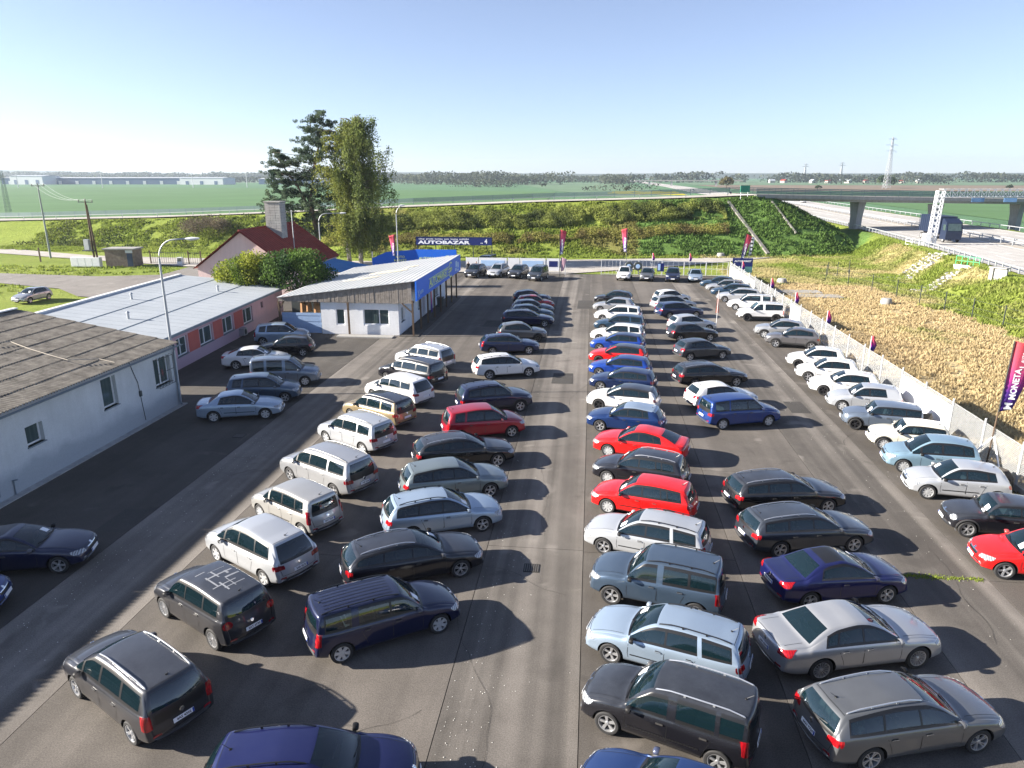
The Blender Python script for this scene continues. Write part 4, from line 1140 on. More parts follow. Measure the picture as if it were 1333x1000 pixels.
# ---- leaf-card / blade scatter
def leaf_material(name, rough=0.7, trans=0.25):
    t = NT(name)
    at = t.n('ShaderNodeAttribute'); at.attribute_name = 'tint'
    t.set(Base_Color=at.outputs['Color'], Roughness=rough, Specular_IOR_Level=0.25)
    tr = t.n('ShaderNodeBsdfTranslucent'); t.l(at.outputs['Color'], tr.inputs['Color'])
    mx = t.n('ShaderNodeMixShader'); mx.inputs[0].default_value = trans
    t.l(t.p.outputs[0], mx.inputs[1]); t.l(tr.outputs[0], mx.inputs[2]); t.l(mx.outputs[0], t.out.inputs['Surface'])
    return t.m
LEAF = leaf_material('leaves', 0.7, 0.45)
BLADE = leaf_material('grass_blades', 0.9, 0.4)

def cards(P, size, col, name, mat=None, flat=0.0, tall=1.0, var=0.25, rg=rng):
    """one small bent quad (two triangles) per point; P (N,3), size scalar or (N,), col (3,) or (N,3)"""
    N = len(P); size = np.broadcast_to(np.asarray(size, dtype=float), (N,)) * rg.uniform(0.6, 1.35, N)
    a = rg.normal(size=(N, 3)); a[:, 2] *= (1 - flat); a /= np.linalg.norm(a, axis=1)[:, None] + 1e-9
    b = rg.normal(size=(N, 3)); b -= (b * a).sum(1)[:, None] * a; b /= np.linalg.norm(b, axis=1)[:, None] + 1e-9
    a = a * size[:, None] * 0.5; b = b * size[:, None] * 0.5 * tall
    V = np.stack([P - a*0.9, P - b*0.7 + a*0.1, P + a*0.9, P + b*0.9 - a*0.2], 1).reshape(-1, 3)
    F = np.arange(N * 4).reshape(N, 4)
    c = np.broadcast_to(np.asarray(col, dtype=float), (N, 3)) * rg.uniform(1 - var, 1 + var, (N, 1))
    C = np.repeat(c, 4, 0)
    return np_mesh(name, V, F, mat or LEAF, False, C)

def tufts(X, Y, Z, h, w, col, name, blades=4, var=0.25, lean=0.5):
    """grass tufts: each blade one triangle"""
    N = len(X); n = N * blades
    x = np.repeat(X, blades); y = np.repeat(Y, blades); z = np.repeat(Z, blades)
    hh = np.repeat(np.broadcast_to(h, (N,)), blades) * rng.uniform(0.6, 1.3, n)
    ww = np.repeat(np.broadcast_to(w, (N,)), blades) * rng.uniform(0.6, 1.4, n)
    an = rng.uniform(0, 2*np.pi, n); la = rng.uniform(0, 2*np.pi, n); ll = hh * rng.uniform(0, lean, n)
    dx, dy = np.cos(an)*ww/2, np.sin(an)*ww/2
    ox, oy = rng.normal(0, 1, n)*ww*0.7, rng.normal(0, 1, n)*ww*0.7
    A = np.stack([x+ox-dx, y+oy-dy, z-0.03], 1); B = np.stack([x+ox+dx, y+oy+dy, z-0.03], 1)
    T = np.stack([x+ox+np.cos(la)*ll, y+oy+np.sin(la)*ll, z+hh], 1)
    V = np.stack([A, B, T], 1).reshape(-1, 3)
    F = np.arange(n*3).reshape(n, 3)
    cc = np.broadcast_to(np.asarray(col, float), (N, 3)) * rng.uniform(1-var, 1+var, (N, 1))
    cc = np.repeat(np.repeat(cc, blades, 0), 3, 0)
    cc = cc * np.tile(np.array([0.85, 0.85, 1.12]), n)[:, None]
    return np_mesh(name, V, F, BLADE, False, cc)

def scatter_zone(n, x0, x1, y0, y1, keep):
    X = rng.uniform(x0, x1, n); Y = rng.uniform(y0, y1, n)
    k = keep(X, Y); X, Y = X[k], Y[k]
    return X, Y, terrain_h(X, Y)
# dry meadow
X, Y, Z = scatter_zone(62000, 18.6, 50, 22, 132, lambda x, y: (x < mw_near(y) - 1.8) & (fbm(x, y, 1.3, 40, 2) > 0.30) & ((y < 100) | (y < 104 + (x - 14) * 1.0)))
c = zone_col(X, Y)
m = tufts(X, Y, Z, np.where(c[:, 0] > c[:, 1], 0.22, 0.32), np.where(c[:, 0] > c[:, 1], 0.15, 0.24), c * 1.05, 'meadow_grass', 4, 0.13, 1.2)
tag(link('meadow_grass', m), 'dry straw coloured grass with green patches on the meadow right of the lot', 'grass', kind='stuff')
# embankment grass
def onslope(x, y):
    e, mm, d = mound(x, y); return (e > -1) & (d > 5.3) & (d < 24) & (y < 158) & (x < 46)
X, Y, Z = scatter_zone(90000, -112, 50, 112, 146, lambda x, y: onslope(x, y) & (fbm(x, y, 1.6, 44, 2) > 0.40))
c = zone_col(X, Y)
m = tufts(X, Y, Z, 0.30, 0.30, c, 'bank_grass', 3, 0.3, 1.0)
tag(link('bank_grass', m), 'green grass and ground ivy on the slope of the road embankment', 'grass', kind='stuff')
# verges left of the yard
YARD = [(-81.4, 90.7), (-65.8, 89.2), (-58.3, 91.6), (-59.1, 100), (-40.02, 101), (-40.02, 60), (-52, 60), (-54.5, 73.0), (-57.2, 73.6), (-63.3, 78.6), (-73.8, 81.9), (-110, 92), (-110, 104)]
def in_poly(x, y, P):
    r = np.zeros(x.shape, bool); j = len(P) - 1
    for i in range(len(P)):
        (xi, yi), (xj, yj) = P[i], P[j]
        if yi != yj: r ^= ((yi > y) != (yj > y)) & (x < (xj - xi) * (y - yi) / (yj - yi) + xi)
        j = i
    return r
X, Y, Z = scatter_zone(9000, -112, -50, 62, 124, lambda x, y: ((x < -67.5) | (y > 91.5)) & (fbm(x, y, 1.5, 47, 2) > 0.42) & ~((y > 99.5) & (y < 114 + (x + 60) * -0.28)) & ~in_poly(x, y, YARD))
m = tufts(X, Y, Z, 0.28, 0.3, zone_col(X, Y), 'verge_grass', 3)
tag(link('verge_grass', m), 'short green grass on the verges left of the yard', 'grass', kind='stuff')

# ---- far fields as thin sheets
def sheet(name, pts, z, mat, kind='structure'):
    me = bpy.data.meshes.new(name)
    me.from_pydata([(x, y, z) for x, y in pts], [], [tuple(range(len(pts)))])
    me.materials.append(mat); me.update()
    if me.polygons[0].normal.z < 0: me.flip_normals()
    return tag(link(name, me), kind=kind)
def field_mat(name, col):
    t = NT(name); wc = t.coord(kind='World')
    v = t.mix(t.noise(0.02, 5, 0.65, wc), 0.75, 1.25)
    r = t.mix(t.noise(1.0, 3, 0.6, t.coord((0.004, 0.09, 1), 'World')), 0.8, 1.2)
    t.set(Base_Color=t.mix(1.0, t.mix(1.0, col, v, 'MULTIPLY'), r, 'MULTIPLY'), Roughness=0.95, Specular_IOR_Level=0.1)
    return t.m
F_GREEN = field_mat('winter_wheat', (0.095, 0.175, 0.075)); F_TEAL = field_mat('young_crop', (0.13, 0.20, 0.12)); F_BROWN = field_mat('ploughed_soil', (0.20, 0.16, 0.12)); F_YEL = field_mat('rapeseed', (0.45, 0.40, 0.03)); F_BEIGE = field_mat('stubble', (0.28, 0.22, 0.13))
sheet('crop_field', [(-700, 175), (-130, 175), (-60, 170), (-20, 168), (-30, 620), (-700, 900)], 0.08, F_GREEN)
sheet('crop_field', [(-28, 640), (50, 330), (62, 640), (20, 1500), (-140, 1300)], 0.08, F_TEAL)
sheet('crop_field', [(122, 180), (400, 180), (700, 700), (150, 640)], 0.08, F_GREEN)
sheet('rapeseed_field', [(10, 560), (66, 520), (70, 640), (20, 650)], 0.14, F_YEL)
sheet('ploughed_field', [(140, 660), (640, 720), (600, 1100), (150, 1100)], 0.08, F_BROWN)
sheet('crop_field', [(150, 1120), (900, 1120), (1500, 2100), (200, 2100)], 0.08, F_TEAL)
sheet('stubble_field', [(650, 720), (1200, 720), (1200, 1000), (640, 1000)], 0.08, F_BEIGE)
sheet('crop_field', [(-900, 1330), (-160, 1330), (-200, 2500), (-1600, 2500)], 0.08, F_TEAL)

# ================================================================ roads and paving
def asphalt_mat(name, c0, c1, seed, track=0.0, xs=(0, 1), rough=0.9):
    t = NT(name); wc = t.coord(kind='World')
    mp = t.n('ShaderNodeMapping'); mp.inputs['Location'].default_value = (seed * 13.7, seed * 5.1, 0); t.l(wc, mp.inputs['Vector']); p = mp.outputs[0]
    big = t.noise(0.16, 5, 0.62, p); mid = t.noise(1.1, 4, 0.7, p); fine = t.noise(28, 2, 0.7, p); grit = t.noise(85, 2, 0.6, p)
    base = t.mix(t.ramp(big, [(0.3, 0.0), (0.7, 1.0)]), c0, c1)
    base = t.mix(1.0, base, t.mix(mid, 0.78, 1.22), 'MULTIPLY')
    base = t.mix(1.0, base, t.mix(t.ramp(fine, [(0.3, 0.0), (0.7, 1.0)]), 0.72, 1.28), 'MULTIPLY')
    base = t.mix(t.math('MULTIPLY', t.ramp(grit, [(0.66, 0.0), (0.74, 1.0)]), 0.35), base, (0.42, 0.40, 0.36))
    # long streaks left by the traffic
    st = t.n('ShaderNodeMapping'); st.inputs['Scale'].default_value = (1.1, 0.02, 1); st.inputs['Location'].default_value = (seed * 3.3, 0, 0); t.l(wc, st.inputs['Vector'])
    sn = t.noise(0.75, 3, 0.5, st.outputs[0], 0.2)
    base = t.mix(1.0, base, t.mix(t.ramp(sn, [(0.40, 0.0), (0.60, 1.0)]), 1 - track, 1 + track), 'MULTIPLY')
    # oil and dust stains
    sp = t.noise(0.5, 3, 0.5, p, 0.6)
    base = t.mix(t.math('MULTIPLY', t.ramp(sp, [(0.63, 0.0), (0.72, 1.0)]), 0.45), base, tuple(x * 1.7 for x in c1))
    base = t.mix(t.math('MULTIPLY', t.ramp(sp, [(0.28, 1.0), (0.36, 0.0)]), 0.4), base, tuple(x * 0.5 for x in c0))
    t.set(Base_Color=base, Roughness=rough, Specular_IOR_Level=0.3)
    t.bump(fine, 0.25, 0.01)
    return t.m
A1 = asphalt_mat('asphalt_bay', (0.082, 0.073, 0.064), (0.132, 0.118, 0.104), 1, 0.16)
A2 = asphalt_mat('asphalt_aisle', (0.108, 0.097, 0.086), (0.180, 0.164, 0.146), 2, 0.36)
A3 = asphalt_mat('asphalt_smooth', (0.098, 0.088, 0.078), (0.148, 0.133, 0.118), 3, 0.14)
A4 = asphalt_mat('asphalt_yard', (0.18, 0.165, 0.15), (0.23, 0.215, 0.195), 4, 0.04)
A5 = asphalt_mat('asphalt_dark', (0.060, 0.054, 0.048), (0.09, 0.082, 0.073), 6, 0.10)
JOINT = plain('joint_dark', (0.035, 0.032, 0.028), 0.95)
sheet('joint_bed', [(-40, -10), (18.6, -10), (18.6, 99), (-40, 99)], -0.03, JOINT)
def slab(name, x0, x1, y0, y1, mat, top=0.0):
    m = MB(); m.box(x0, x1, y0, y1, -0.05, top, mat)
    return tag(m.build(name, mat), kind='structure')
g = 0.022
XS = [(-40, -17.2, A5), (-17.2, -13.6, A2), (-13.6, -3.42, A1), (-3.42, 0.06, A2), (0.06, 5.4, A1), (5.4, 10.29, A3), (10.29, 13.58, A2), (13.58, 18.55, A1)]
CUTS = {1: (30.2,), 2: (21.8, 41.4, 62.5), 3: (23.1, 41.5), 4: (23.0,), 5: (31, 47.5), 6: (22.6, 38.2, 60), 7: (22.55, 60.1), 0: (41.0,)}
for i, (a, b, m_) in enumerate(XS):
    ys = [-8] + list(CUTS.get(i, ())) + [98.5]
    for k in range(len(ys) - 1):
        slab('asphalt_paving', a + g/2, b - g/2, ys[k] + g/2, ys[k+1] - g/2, m_, 0.002 * (i % 3))
CONC = asphalt_mat('pale_road', (0.34, 0.315, 0.28), (0.44, 0.41, 0.37), 8, 0.05)
CONCM = asphalt_mat('motorway_concrete', (0.36, 0.345, 0.32), (0.44, 0.425, 0.40), 9, 0.10)
GRAVEL = asphalt_mat('gravel_path', (0.36, 0.33, 0.28), (0.45, 0.41, 0.35), 12, 0.0)
sheet('yard_asphalt', YARD, 0.03, A4)
def ribbon(name, L, Rr, zf, mat, kind='structure', thick=0.0):
    V, F = [], []
    for i, (a, b) in enumerate(zip(L, Rr)):
        V += [(a[0], a[1], zf(a)), (b[0], b[1], zf(b))]
        if i: F.append((2*i-2, 2*i-1, 2*i+1, 2*i))
    me = bpy.data.meshes.new(name); me.from_pydata(V, [], F); me.materials.append(mat); me.update()
    if me.polygons[0].normal.z < 0: me.flip_normals()
    return tag(link(name, me), kind=kind)
ribbon('lane', [(-125, 133), (-110, 123.8), (-84, 113.3), (-66.5, 111.6), (-41, 110), (-20.5, 112.3), (-3.5, 115.7), (16.2, 120.5), (30.8, 128), (41.5, 139), (46.5, 146)],
       [(-122, 120), (-102.5, 115), (-78.9, 106.9), (-60, 100.9), (-37.7, 98.6), (-20, 98.6), (-3.3, 98.6), (14, 110), (25.9, 119.5), (39.1, 130.5), (45.7, 138)], lambda p: 0.035, CONC)
ribbon('gravel_path', [(41.5, 139), (44.5, 150), (48.5, 175), (52.5, 200), (57, 245), (64, 330)], [(46.5, 139.5), (49.6, 155), (52.6, 175), (55.2, 200), (60, 245), (67.5, 330)], lambda p: 0.05 if p[1] < 160 else 0.12, GRAVEL)
# motorway: two carriageways, median
ys_ = [-60, 0, 40, 60, 82, 93, 104.5, 123, 142, 170, 197.6, 225, 255, 300, 340, 380, 450, 520, 600, 750, 900, 1150, 1400, 2000, 2600]
def mz(y): return MW_Z * min(1, max(0.12, (620 - y) / 250)) if y > 370 else MW_Z
def mwx(y, off): return float(mw_near(np.array([y]))[0]) + off
for nm, o0, o1, mt, dz in (('motorway_carriageway', 0.0, 12.2, CONCM, 0.0), ('motorway_median', 12.2, 14.8, GRAVEL, -0.004), ('motorway_carriageway', 14.8, 27.2, CONCM, 0.0)):
    ribbon(nm, [(mwx(y, o0), y) for y in ys_], [(mwx(y, o1), y) for y in ys_], lambda p, dz=dz: mz(p[1]) + dz, mt)
LINE = plain('road_paint', (0.75, 0.75, 0.72), 0.7)
for o in (0.9, 11.6, 15.4, 26.2):
    ribbon('edge_line', [(mwx(y, o), y) for y in ys_], [(mwx(y, o + 0.25), y) for y in ys_], lambda p: mz(p[1]) + 0.006, LINE)
for o in (4.6, 8.2, 18.8, 22.4):
    m = MB(); y = 60
    while y < 520:
        a, b = mwx(y, o), mwx(y + 6, o); z0, z1 = mz(y) + 0.006, mz(y + 6) + 0.006
        m.add([(a, y, z0), (a + 0.16, y, z0), (b + 0.16, y + 6, z1), (b, y + 6, z1)], [(0, 1, 2, 3)], LINE); y += 18
    tag(m.build('lane_marking', LINE), kind='structure')
# embankment road
er = []
for i in range(len(EMB) - 1):
    for k in range(6): er.append(EMB[i] + (EMB[i+1] - EMB[i]) * k / 6)
er.append(EMB[-1]); er = np.array(er)
def offs(P, o):
    out = []
    for i in range(len(P)):
        d = P[min(i+1, len(P)-1)][:2] - P[max(i-1, 0)][:2]; d = d / np.hypot(*d)
        out.append((P[i][0] - d[1]*o, P[i][1] + d[0]*o, P[i][2]))
    return out
ribbon('overpass_road', offs(er, 4.6), offs(er, -4.6), lambda p: p[2] + 0.03, CONC)
# cracks and mended patches in the asphalt
CRK = plain('crack_dark', (0.03, 0.028, 0.025), 0.95); TAR = asphalt_mat('tar_patch', (0.05, 0.047, 0.043), (0.075, 0.07, 0.064), 15, 0.0)
rk = random.Random(31)
def crack(x, y, a, L_, w):
    V, F = [], []; k = 0; s = 0
    while s < L_:
        d = (math.cos(a), math.sin(a)); ww = w * rk.uniform(.2, .6)
        V += [(x - d[1]*ww, y + d[0]*ww, .012), (x + d[1]*ww, y - d[0]*ww, .012)]
        if k: F.append((2*k-2, 2*k-1, 2*k+1, 2*k))
        st_ = rk.uniform(.12, .4); x += d[0]*st_; y += d[1]*st_; s += st_; k += 1; a += rk.uniform(-.22, .22)
    me = bpy.data.meshes.new('crack'); me.from_pydata(V, [], F); me.materials.append(CRK); me.update(); tag(link('crack', me), kind='structure')
for (x, y, a, L_, w) in ((-3.3, 21.6, 0, 3.4, .012), (-2.2, 12.5, 1.4, 8, .010), (-1.4, 24, 1.7, 7, .009), (-3.2, 33, .2, 3, .012), (-1.0, 40, 1.5, 12, .012), (-8, 41, .3, 6, .014), (-12, 45, .6, 7, .016), (3.5, 23, 1.2, 4, .010), (7.5, 28.5, 2.9, 5, .012), (8.2, 33, 1.5, 6, .012), (12.0, 19, 1.3, 6, .011), (11.2, 27, 1.6, 9, .012), (13.0, 35, 1.5, 9, .014), (10.6, 45, 1.6, 12, .014), (-19, 15, 1.0, 5, .010), (-21, 27, .5, 4, .011), (3, 86, .1, 8, .02), (9, 90, 2.9, 7, .02), (-10, 88, .2, 9, .02), (-6.5, 13.2, .4, 3, .010), (6.1, 13.6, 1.2, 3, .010)):
    crack(x, y, a, L_, w)
for (x, y, w_, l_) in ((-2.3, 44.5, 1.4, 2.6), (4.0, 70, 2.4, 1.8), (11.7, 40.0, 1.1, 2.2), (-9.5, 62, 2.0, 3.0), (-18.5, 22.5, 1.2, 2.0), (-1.2, 72, 1.6, 5.0)):
    sheet('tar_patch', [(x, y), (x + w_, y + .04), (x + w_ - .05, y + l_), (x + .03, y + l_ - .06)], .009, TAR)
for (x, y) in ((-1.7, 21.7), (-17.9, 33.0), (7.9, 41.2)):
    m = MB(); m.box(x - .27, x + .27, y - .27, y + .27, .0, .014, CRK)
    for k in range(7): m.box(x - .24 + .075*k, x - .205 + .075*k, y - .23, y + .23, .014, .02, plain('cast_iron', (.08, .075, .07), .6))
    tag(m.build('drain_grate'), 'square cast iron drain grate in the asphalt ' + {-1.7: 'of the middle aisle', -17.9: 'near the shaded grey building', 7.9: 'near the bright blue people carrier'}[x], 'drain')
# small white gravel along the joints of the aisle
def pebbles(n, fx, fy, name, label):
    X, Y = fx(n), fy(n); s = rng.uniform(0.006, 0.019, n)
    P = np.stack([X, Y, s * 0.4], 1)
    O = np.array([(1,0,0),(0,1,0),(-1,0,0),(0,-1,0),(0,0,0.7)])
    V = (P[:, None, :] + O[None] * s[:, None, None]).reshape(-1, 3)
    F = (np.array([(0,1,4),(1,2,4),(2,3,4),(3,0,4)])[None] + (np.arange(n) * 5)[:, None, None]).reshape(-1, 3)
    tag(link(name, np_mesh(name, V, F, plain('white_grit', (0.7, 0.68, 0.62), 0.8))), label, 'gravel', kind='stuff')
pebbles(220, lambda n: -3.3 + np.abs(rng.normal(0, 0.8, n)), lambda n: 12 + rng.exponential(9, n), 'loose_grit', 'scattered white grit along the left joint of the middle aisle')
pebbles(260, lambda n: -16.9 + np.abs(rng.normal(0, 0.8, n)), lambda n: rng.uniform(10, 34, n), 'loose_grit', 'scattered white grit on the shaded strip beside the long grey building')
pebbles(140, lambda n: 12.6 + rng.normal(0, 0.5, n), lambda n: rng.uniform(14, 60, n), 'loose_grit', 'scattered grit along the right hand joint near the fence cars')
# weeds and dead grass along the fence foot
n_ = 2600; Y = rng.uniform(12, 97, n_); X = 18.35 - np.abs(rng.normal(0, .22, n_)); k_ = fbm(X, Y, 2.0, 91, 2) > .42; X, Y = X[k_], Y[k_]
tag(link('fence_weeds', tufts(X, Y, np.zeros(len(X)), 0.16, 0.12, (0.26, 0.23, 0.10), 'fence_weeds', 4, .4)), 'dry weeds along the foot of the lot fence', 'weeds', kind='stuff')
# weeds in the cross joint
X = rng.uniform(10.9, 13.4, 160); Y = 22.6 + rng.normal(0, 0.07, 160) 
tag(link('joint_weeds', tufts(X, Y, np.zeros(160), 0.045, 0.05, (0.24, 0.30, 0.05), 'joint_weeds', 5)), 'yellow green weeds growing in the paving joint behind the red car', 'weeds', kind='stuff')
# ================================================================ buildings
def stained(name, c0, c1, scale=0.8, rough=0.85, streak=0.0, bump=0.15, base_dirt=None):
    t = NT(name); wc = t.coord(kind='World')
    n = t.noise(scale, 5, 0.65, wc)
    b = t.mix(t.ramp(n, [(0.3, 0.0), (0.7, 1.0)]), c0, c1)
    if streak:
        s = t.noise(1.0, 4, 0.6, t.coord((3.0, 3.0, 0.25), 'World'))
        b = t.mix(1.0, b, t.mix(t.ramp(s, [(0.4, 0.0), (0.75, 1.0)]), 1.0, 1 - streak), 'MULTIPLY')
    if base_dirt:
        sp = t.n('ShaderNodeSeparateXYZ'); t.l(wc, sp.inputs[0])
        h = t.math('ADD', sp.outputs['Z'], t.math('MULTIPLY', t.noise(0.5, 3, 0.6, wc), -1.6))
        b = t.mix(t.ramp(h, [(0.0, 1.0), (0.5, 0.0)]), b, base_dirt)
    f = t.noise(scale * 25, 3, 0.6, wc)
    b = t.mix(1.0, b, t.mix(f, 0.88, 1.12), 'MULTIPLY')
    t.set(Base_Color=b, Roughness=rough, Specular_IOR_Level=0.25)
    t.bump(f, bump, 0.01)
    return t.m
RENDER_GREY = stained('grey_render', (0.52, 0.54, 0.55), (0.62, 0.64, 0.65), 0.5, streak=0.07, base_dirt=(0.40, 0.43, 0.45))
PINK = stained('pink_render', (0.60, 0.38, 0.42), (0.68, 0.45, 0.49), 0.5, streak=0.12, base_dirt=(0.50, 0.36, 0.42))
PINKPALE = stained('pale_pink_render', (0.66, 0.50, 0.48), (0.72, 0.56, 0.53), 0.5, streak=0.1)
REDPANEL = stained('salmon_panel', (0.50, 0.12, 0.10), (0.56, 0.15, 0.12), 0.8)
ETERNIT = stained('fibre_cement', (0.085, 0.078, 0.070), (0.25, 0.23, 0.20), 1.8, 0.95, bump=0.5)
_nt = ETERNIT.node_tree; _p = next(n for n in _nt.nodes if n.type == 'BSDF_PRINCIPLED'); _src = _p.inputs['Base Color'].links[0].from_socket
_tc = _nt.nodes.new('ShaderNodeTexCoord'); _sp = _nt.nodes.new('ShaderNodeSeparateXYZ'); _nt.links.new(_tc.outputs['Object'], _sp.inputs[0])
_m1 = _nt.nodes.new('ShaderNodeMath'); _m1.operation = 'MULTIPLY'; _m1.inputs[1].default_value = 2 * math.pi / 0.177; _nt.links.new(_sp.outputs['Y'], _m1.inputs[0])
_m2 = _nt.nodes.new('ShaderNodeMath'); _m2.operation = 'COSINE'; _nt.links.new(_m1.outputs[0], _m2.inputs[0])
_m3 = _nt.nodes.new('ShaderNodeMapRange'); _m3.inputs[1].default_value = -1; _m3.inputs[2].default_value = 0.6; _m3.inputs[3].default_value = 0.45; _m3.inputs[4].default_value = 1.15; _nt.links.new(_m2.outputs[0], _m3.inputs[0])   # shade of the corrugation valleys painted into the colour as stripes
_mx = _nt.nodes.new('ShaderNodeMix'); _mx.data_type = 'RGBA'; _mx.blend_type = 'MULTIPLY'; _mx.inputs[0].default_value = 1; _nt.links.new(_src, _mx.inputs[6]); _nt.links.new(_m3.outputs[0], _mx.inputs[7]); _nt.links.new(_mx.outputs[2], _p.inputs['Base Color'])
TIN = stained('grey_sheet_metal', (0.36, 0.39, 0.41), (0.44, 0.47, 0.49), 0.35, 0.55, streak=0.0, bump=0.05)
TINW = stained('white_flashing', (0.62, 0.63, 0.63), (0.72, 0.73, 0.73), 0.5, 0.5)
GUTTER = plain('grey_gutter', (0.20, 0.24, 0.27), 0.5)
WFRAME = plain('white_window_frame', (0.78, 0.79, 0.80), 0.4, var=0.04)
def window_glass():
    t = NT('building_glass'); wc = t.coord(kind='World')
    t.set(Base_Color=t.mix(t.noise(1.2, 3, 0.6, t.coord((6, 6, 0.4), 'World')), (0.02, 0.035, 0.035), (0.09, 0.13, 0.13)), Roughness=0.04, Specular_IOR_Level=0.8)
    return t.m
WGLASS = window_glass()
CONCRETE = stained('concrete', (0.30, 0.295, 0.28), (0.38, 0.37, 0.35), 0.6, streak=0.2)
CONCDK = stained('concrete_pale', (0.36, 0.36, 0.35), (0.44, 0.44, 0.43), 0.6, streak=0.25)  # slightly paler, more streaked concrete for piers, girders and kerb
WOOD = stained('weathered_boards', (0.20, 0.175, 0.15), (0.36, 0.32, 0.28), 3.0, 0.9, streak=0.35, bump=0.4)
WOODDK = plain('brown_timber', (0.10, 0.065, 0.04), 0.85, var=0.3)
WHITEP = stained('white_blockwork', (0.74, 0.75, 0.76), (0.82, 0.83, 0.84), 0.9, streak=0.05)
STEELW = plain('white_steel', (0.72, 0.73, 0.74), 0.45, var=0.05)
STEELG = plain('galvanised_steel', (0.42, 0.44, 0.46), 0.45, metal=0.4)
STEELD = plain('dark_steel', (0.05, 0.06, 0.06), 0.5)
BLUE = plain('sign_blue', (0.012, 0.15, 0.72), 0.45, var=0.05)
NAVYS = plain('sign_navy', (0.008, 0.018, 0.13), 0.45, var=0.05)
LIME = plain('lettering_yellow_green', (0.72, 0.85, 0.34), 0.5, var=0.03)
WHITEL = plain('lettering_white', (0.80, 0.82, 0.84), 0.5, var=0.03)
PALEBL = plain('lettering_pale_blue', (0.42, 0.60, 0.85), 0.5, var=0.03)
BLUESHEET = stained('blue_sheeting', (0.02, 0.16, 0.42), (0.04, 0.22, 0.50), 0.8, 0.5)

def text_mesh(s, size, mat, depth=0.008, sx=1.0, bold=0.0, shear=0.0, align='LEFT'):
    cu = bpy.data.curves.new('lettering', 'FONT'); cu.body = s; cu.size = size; cu.extrude = depth; cu.offset = bold; cu.shear = shear
    cu.align_x = align; cu.align_y = 'CENTER'; cu.resolution_u = 2
    o = bpy.data.objects.new('tmp', cu); COL.objects.link(o)
    dg = bpy.context.evaluated_depsgraph_get(); dg.update()
    me = bpy.data.meshes.new_from_object(o.evaluated_get(dg)); bpy.data.objects.remove(o); bpy.data.curves.remove(cu)
    for v in me.vertices: v.co.x *= sx
    me.materials.clear(); me.materials.append(mat)
    return me
def letters(s, size, mat, parent, origin, right, up=(0, 0, 1), **kw):
    me = text_mesh(s, size, mat, **kw)
    r, u = Vector(right).normalized(), Vector(up).normalized(); n = r.cross(u)
    M = Matrix((r, u, n)).transposed().to_4x4(); M.translation = Vector(origin)
    me.transform(M)
    return link('lettering', me, parent)

def wall_x(mb, x0, x1, y0, y1, z0, z1, mat, holes):
    """wall slab parallel to y with rectangular openings (ya,yb,za,zb); butt-jointed boxes"""
    hs = sorted(holes)
    y = y0
    for ya, yb, za, zb in hs:
        if ya > y: mb.box(x0, x1, y, ya, z0, z1, mat)
        mb.box(x0, x1, ya, yb, z0, za, mat); mb.box(x0, x1, ya, yb, zb, z1, mat)
        y = yb
    if y < y1: mb.box(x0, x1, y, y1, z0, z1, mat)
def wall_y(mb, y0, y1, x0, x1, z0, z1, mat, holes):
    x = x0
    for xa, xb, za, zb in sorted(holes):
        if xa > x: mb.box(x, xa, y0, y1, z0, z1, mat)
        mb.box(xa, xb, y0, y1, z0, za, mat); mb.box(xa, xb, y0, y1, zb, z1, mat)
        x = xb
    if x < x1: mb.box(x, x1, y0, y1, z0, z1, mat)
def window_x(parent, xf_, ya, yb, za, zb, split=0.5, inset=0.14, frame=0.07, mat=WFRAME, sill=True):
    """window in a wall facing +x, outer wall face at xf_"""
    m = MB(); x0, x1 = xf_ - inset - 0.06, xf_ - inset
    m.box(x0, x1, ya, yb, za, za + frame, mat); m.box(x0, x1, ya, yb, zb - frame, zb, mat)
    m.box(x0, x1, ya, ya + frame, za + frame, zb - frame, mat); m.box(x0, x1, yb - frame, yb, za + frame, zb - frame, mat)
    if split:
        yc = lerp(ya, yb, split); m.box(x0, x1, yc - frame*.6, yc + frame*.6, za + frame, zb - frame, mat)
    f = m.build('window', mat, parent)
    p = MB()
    p.box(x0 + 0.015, x0 + 0.025, ya + frame, yb - frame, za + frame, zb - frame, WGLASS); p.build('pane', WGLASS, f)
    if sill:
        s = MB(); s.box(xf_ - inset, xf_ + 0.06, ya - 0.04, yb + 0.04, za - 0.05, za, GUTTER); s.build('sill', GUTTER, f)
    return f
def window_y(parent, yf, xa, xb, za, zb, split=0.5, inset=0.10, frame=0.07, mat=WFRAME):
    m = MB(); y0, y1 = yf + inset, yf + inset + 0.06
    m.box(xa, xb, y0, y1, za, za + frame, mat); m.box(xa, xb, y0, y1, zb - frame, zb, mat)
    m.box(xa, xa + frame, y0, y1, za + frame, zb - frame, mat); m.box(xb - frame, xb, y0, y1, za + frame, zb - frame, mat)
    if split: xc = lerp(xa, xb, split); m.box(xc - frame*.6, xc + frame*.6, y0, y1, za + frame, zb - frame, mat)
    f = m.build('window', mat, parent)
    p = MB(); p.box(xa + frame, xb - frame, y1 - 0.03, y1 - 0.02, za + frame, zb - frame, WGLASS); p.build('pane', WGLASS, f)
    return f

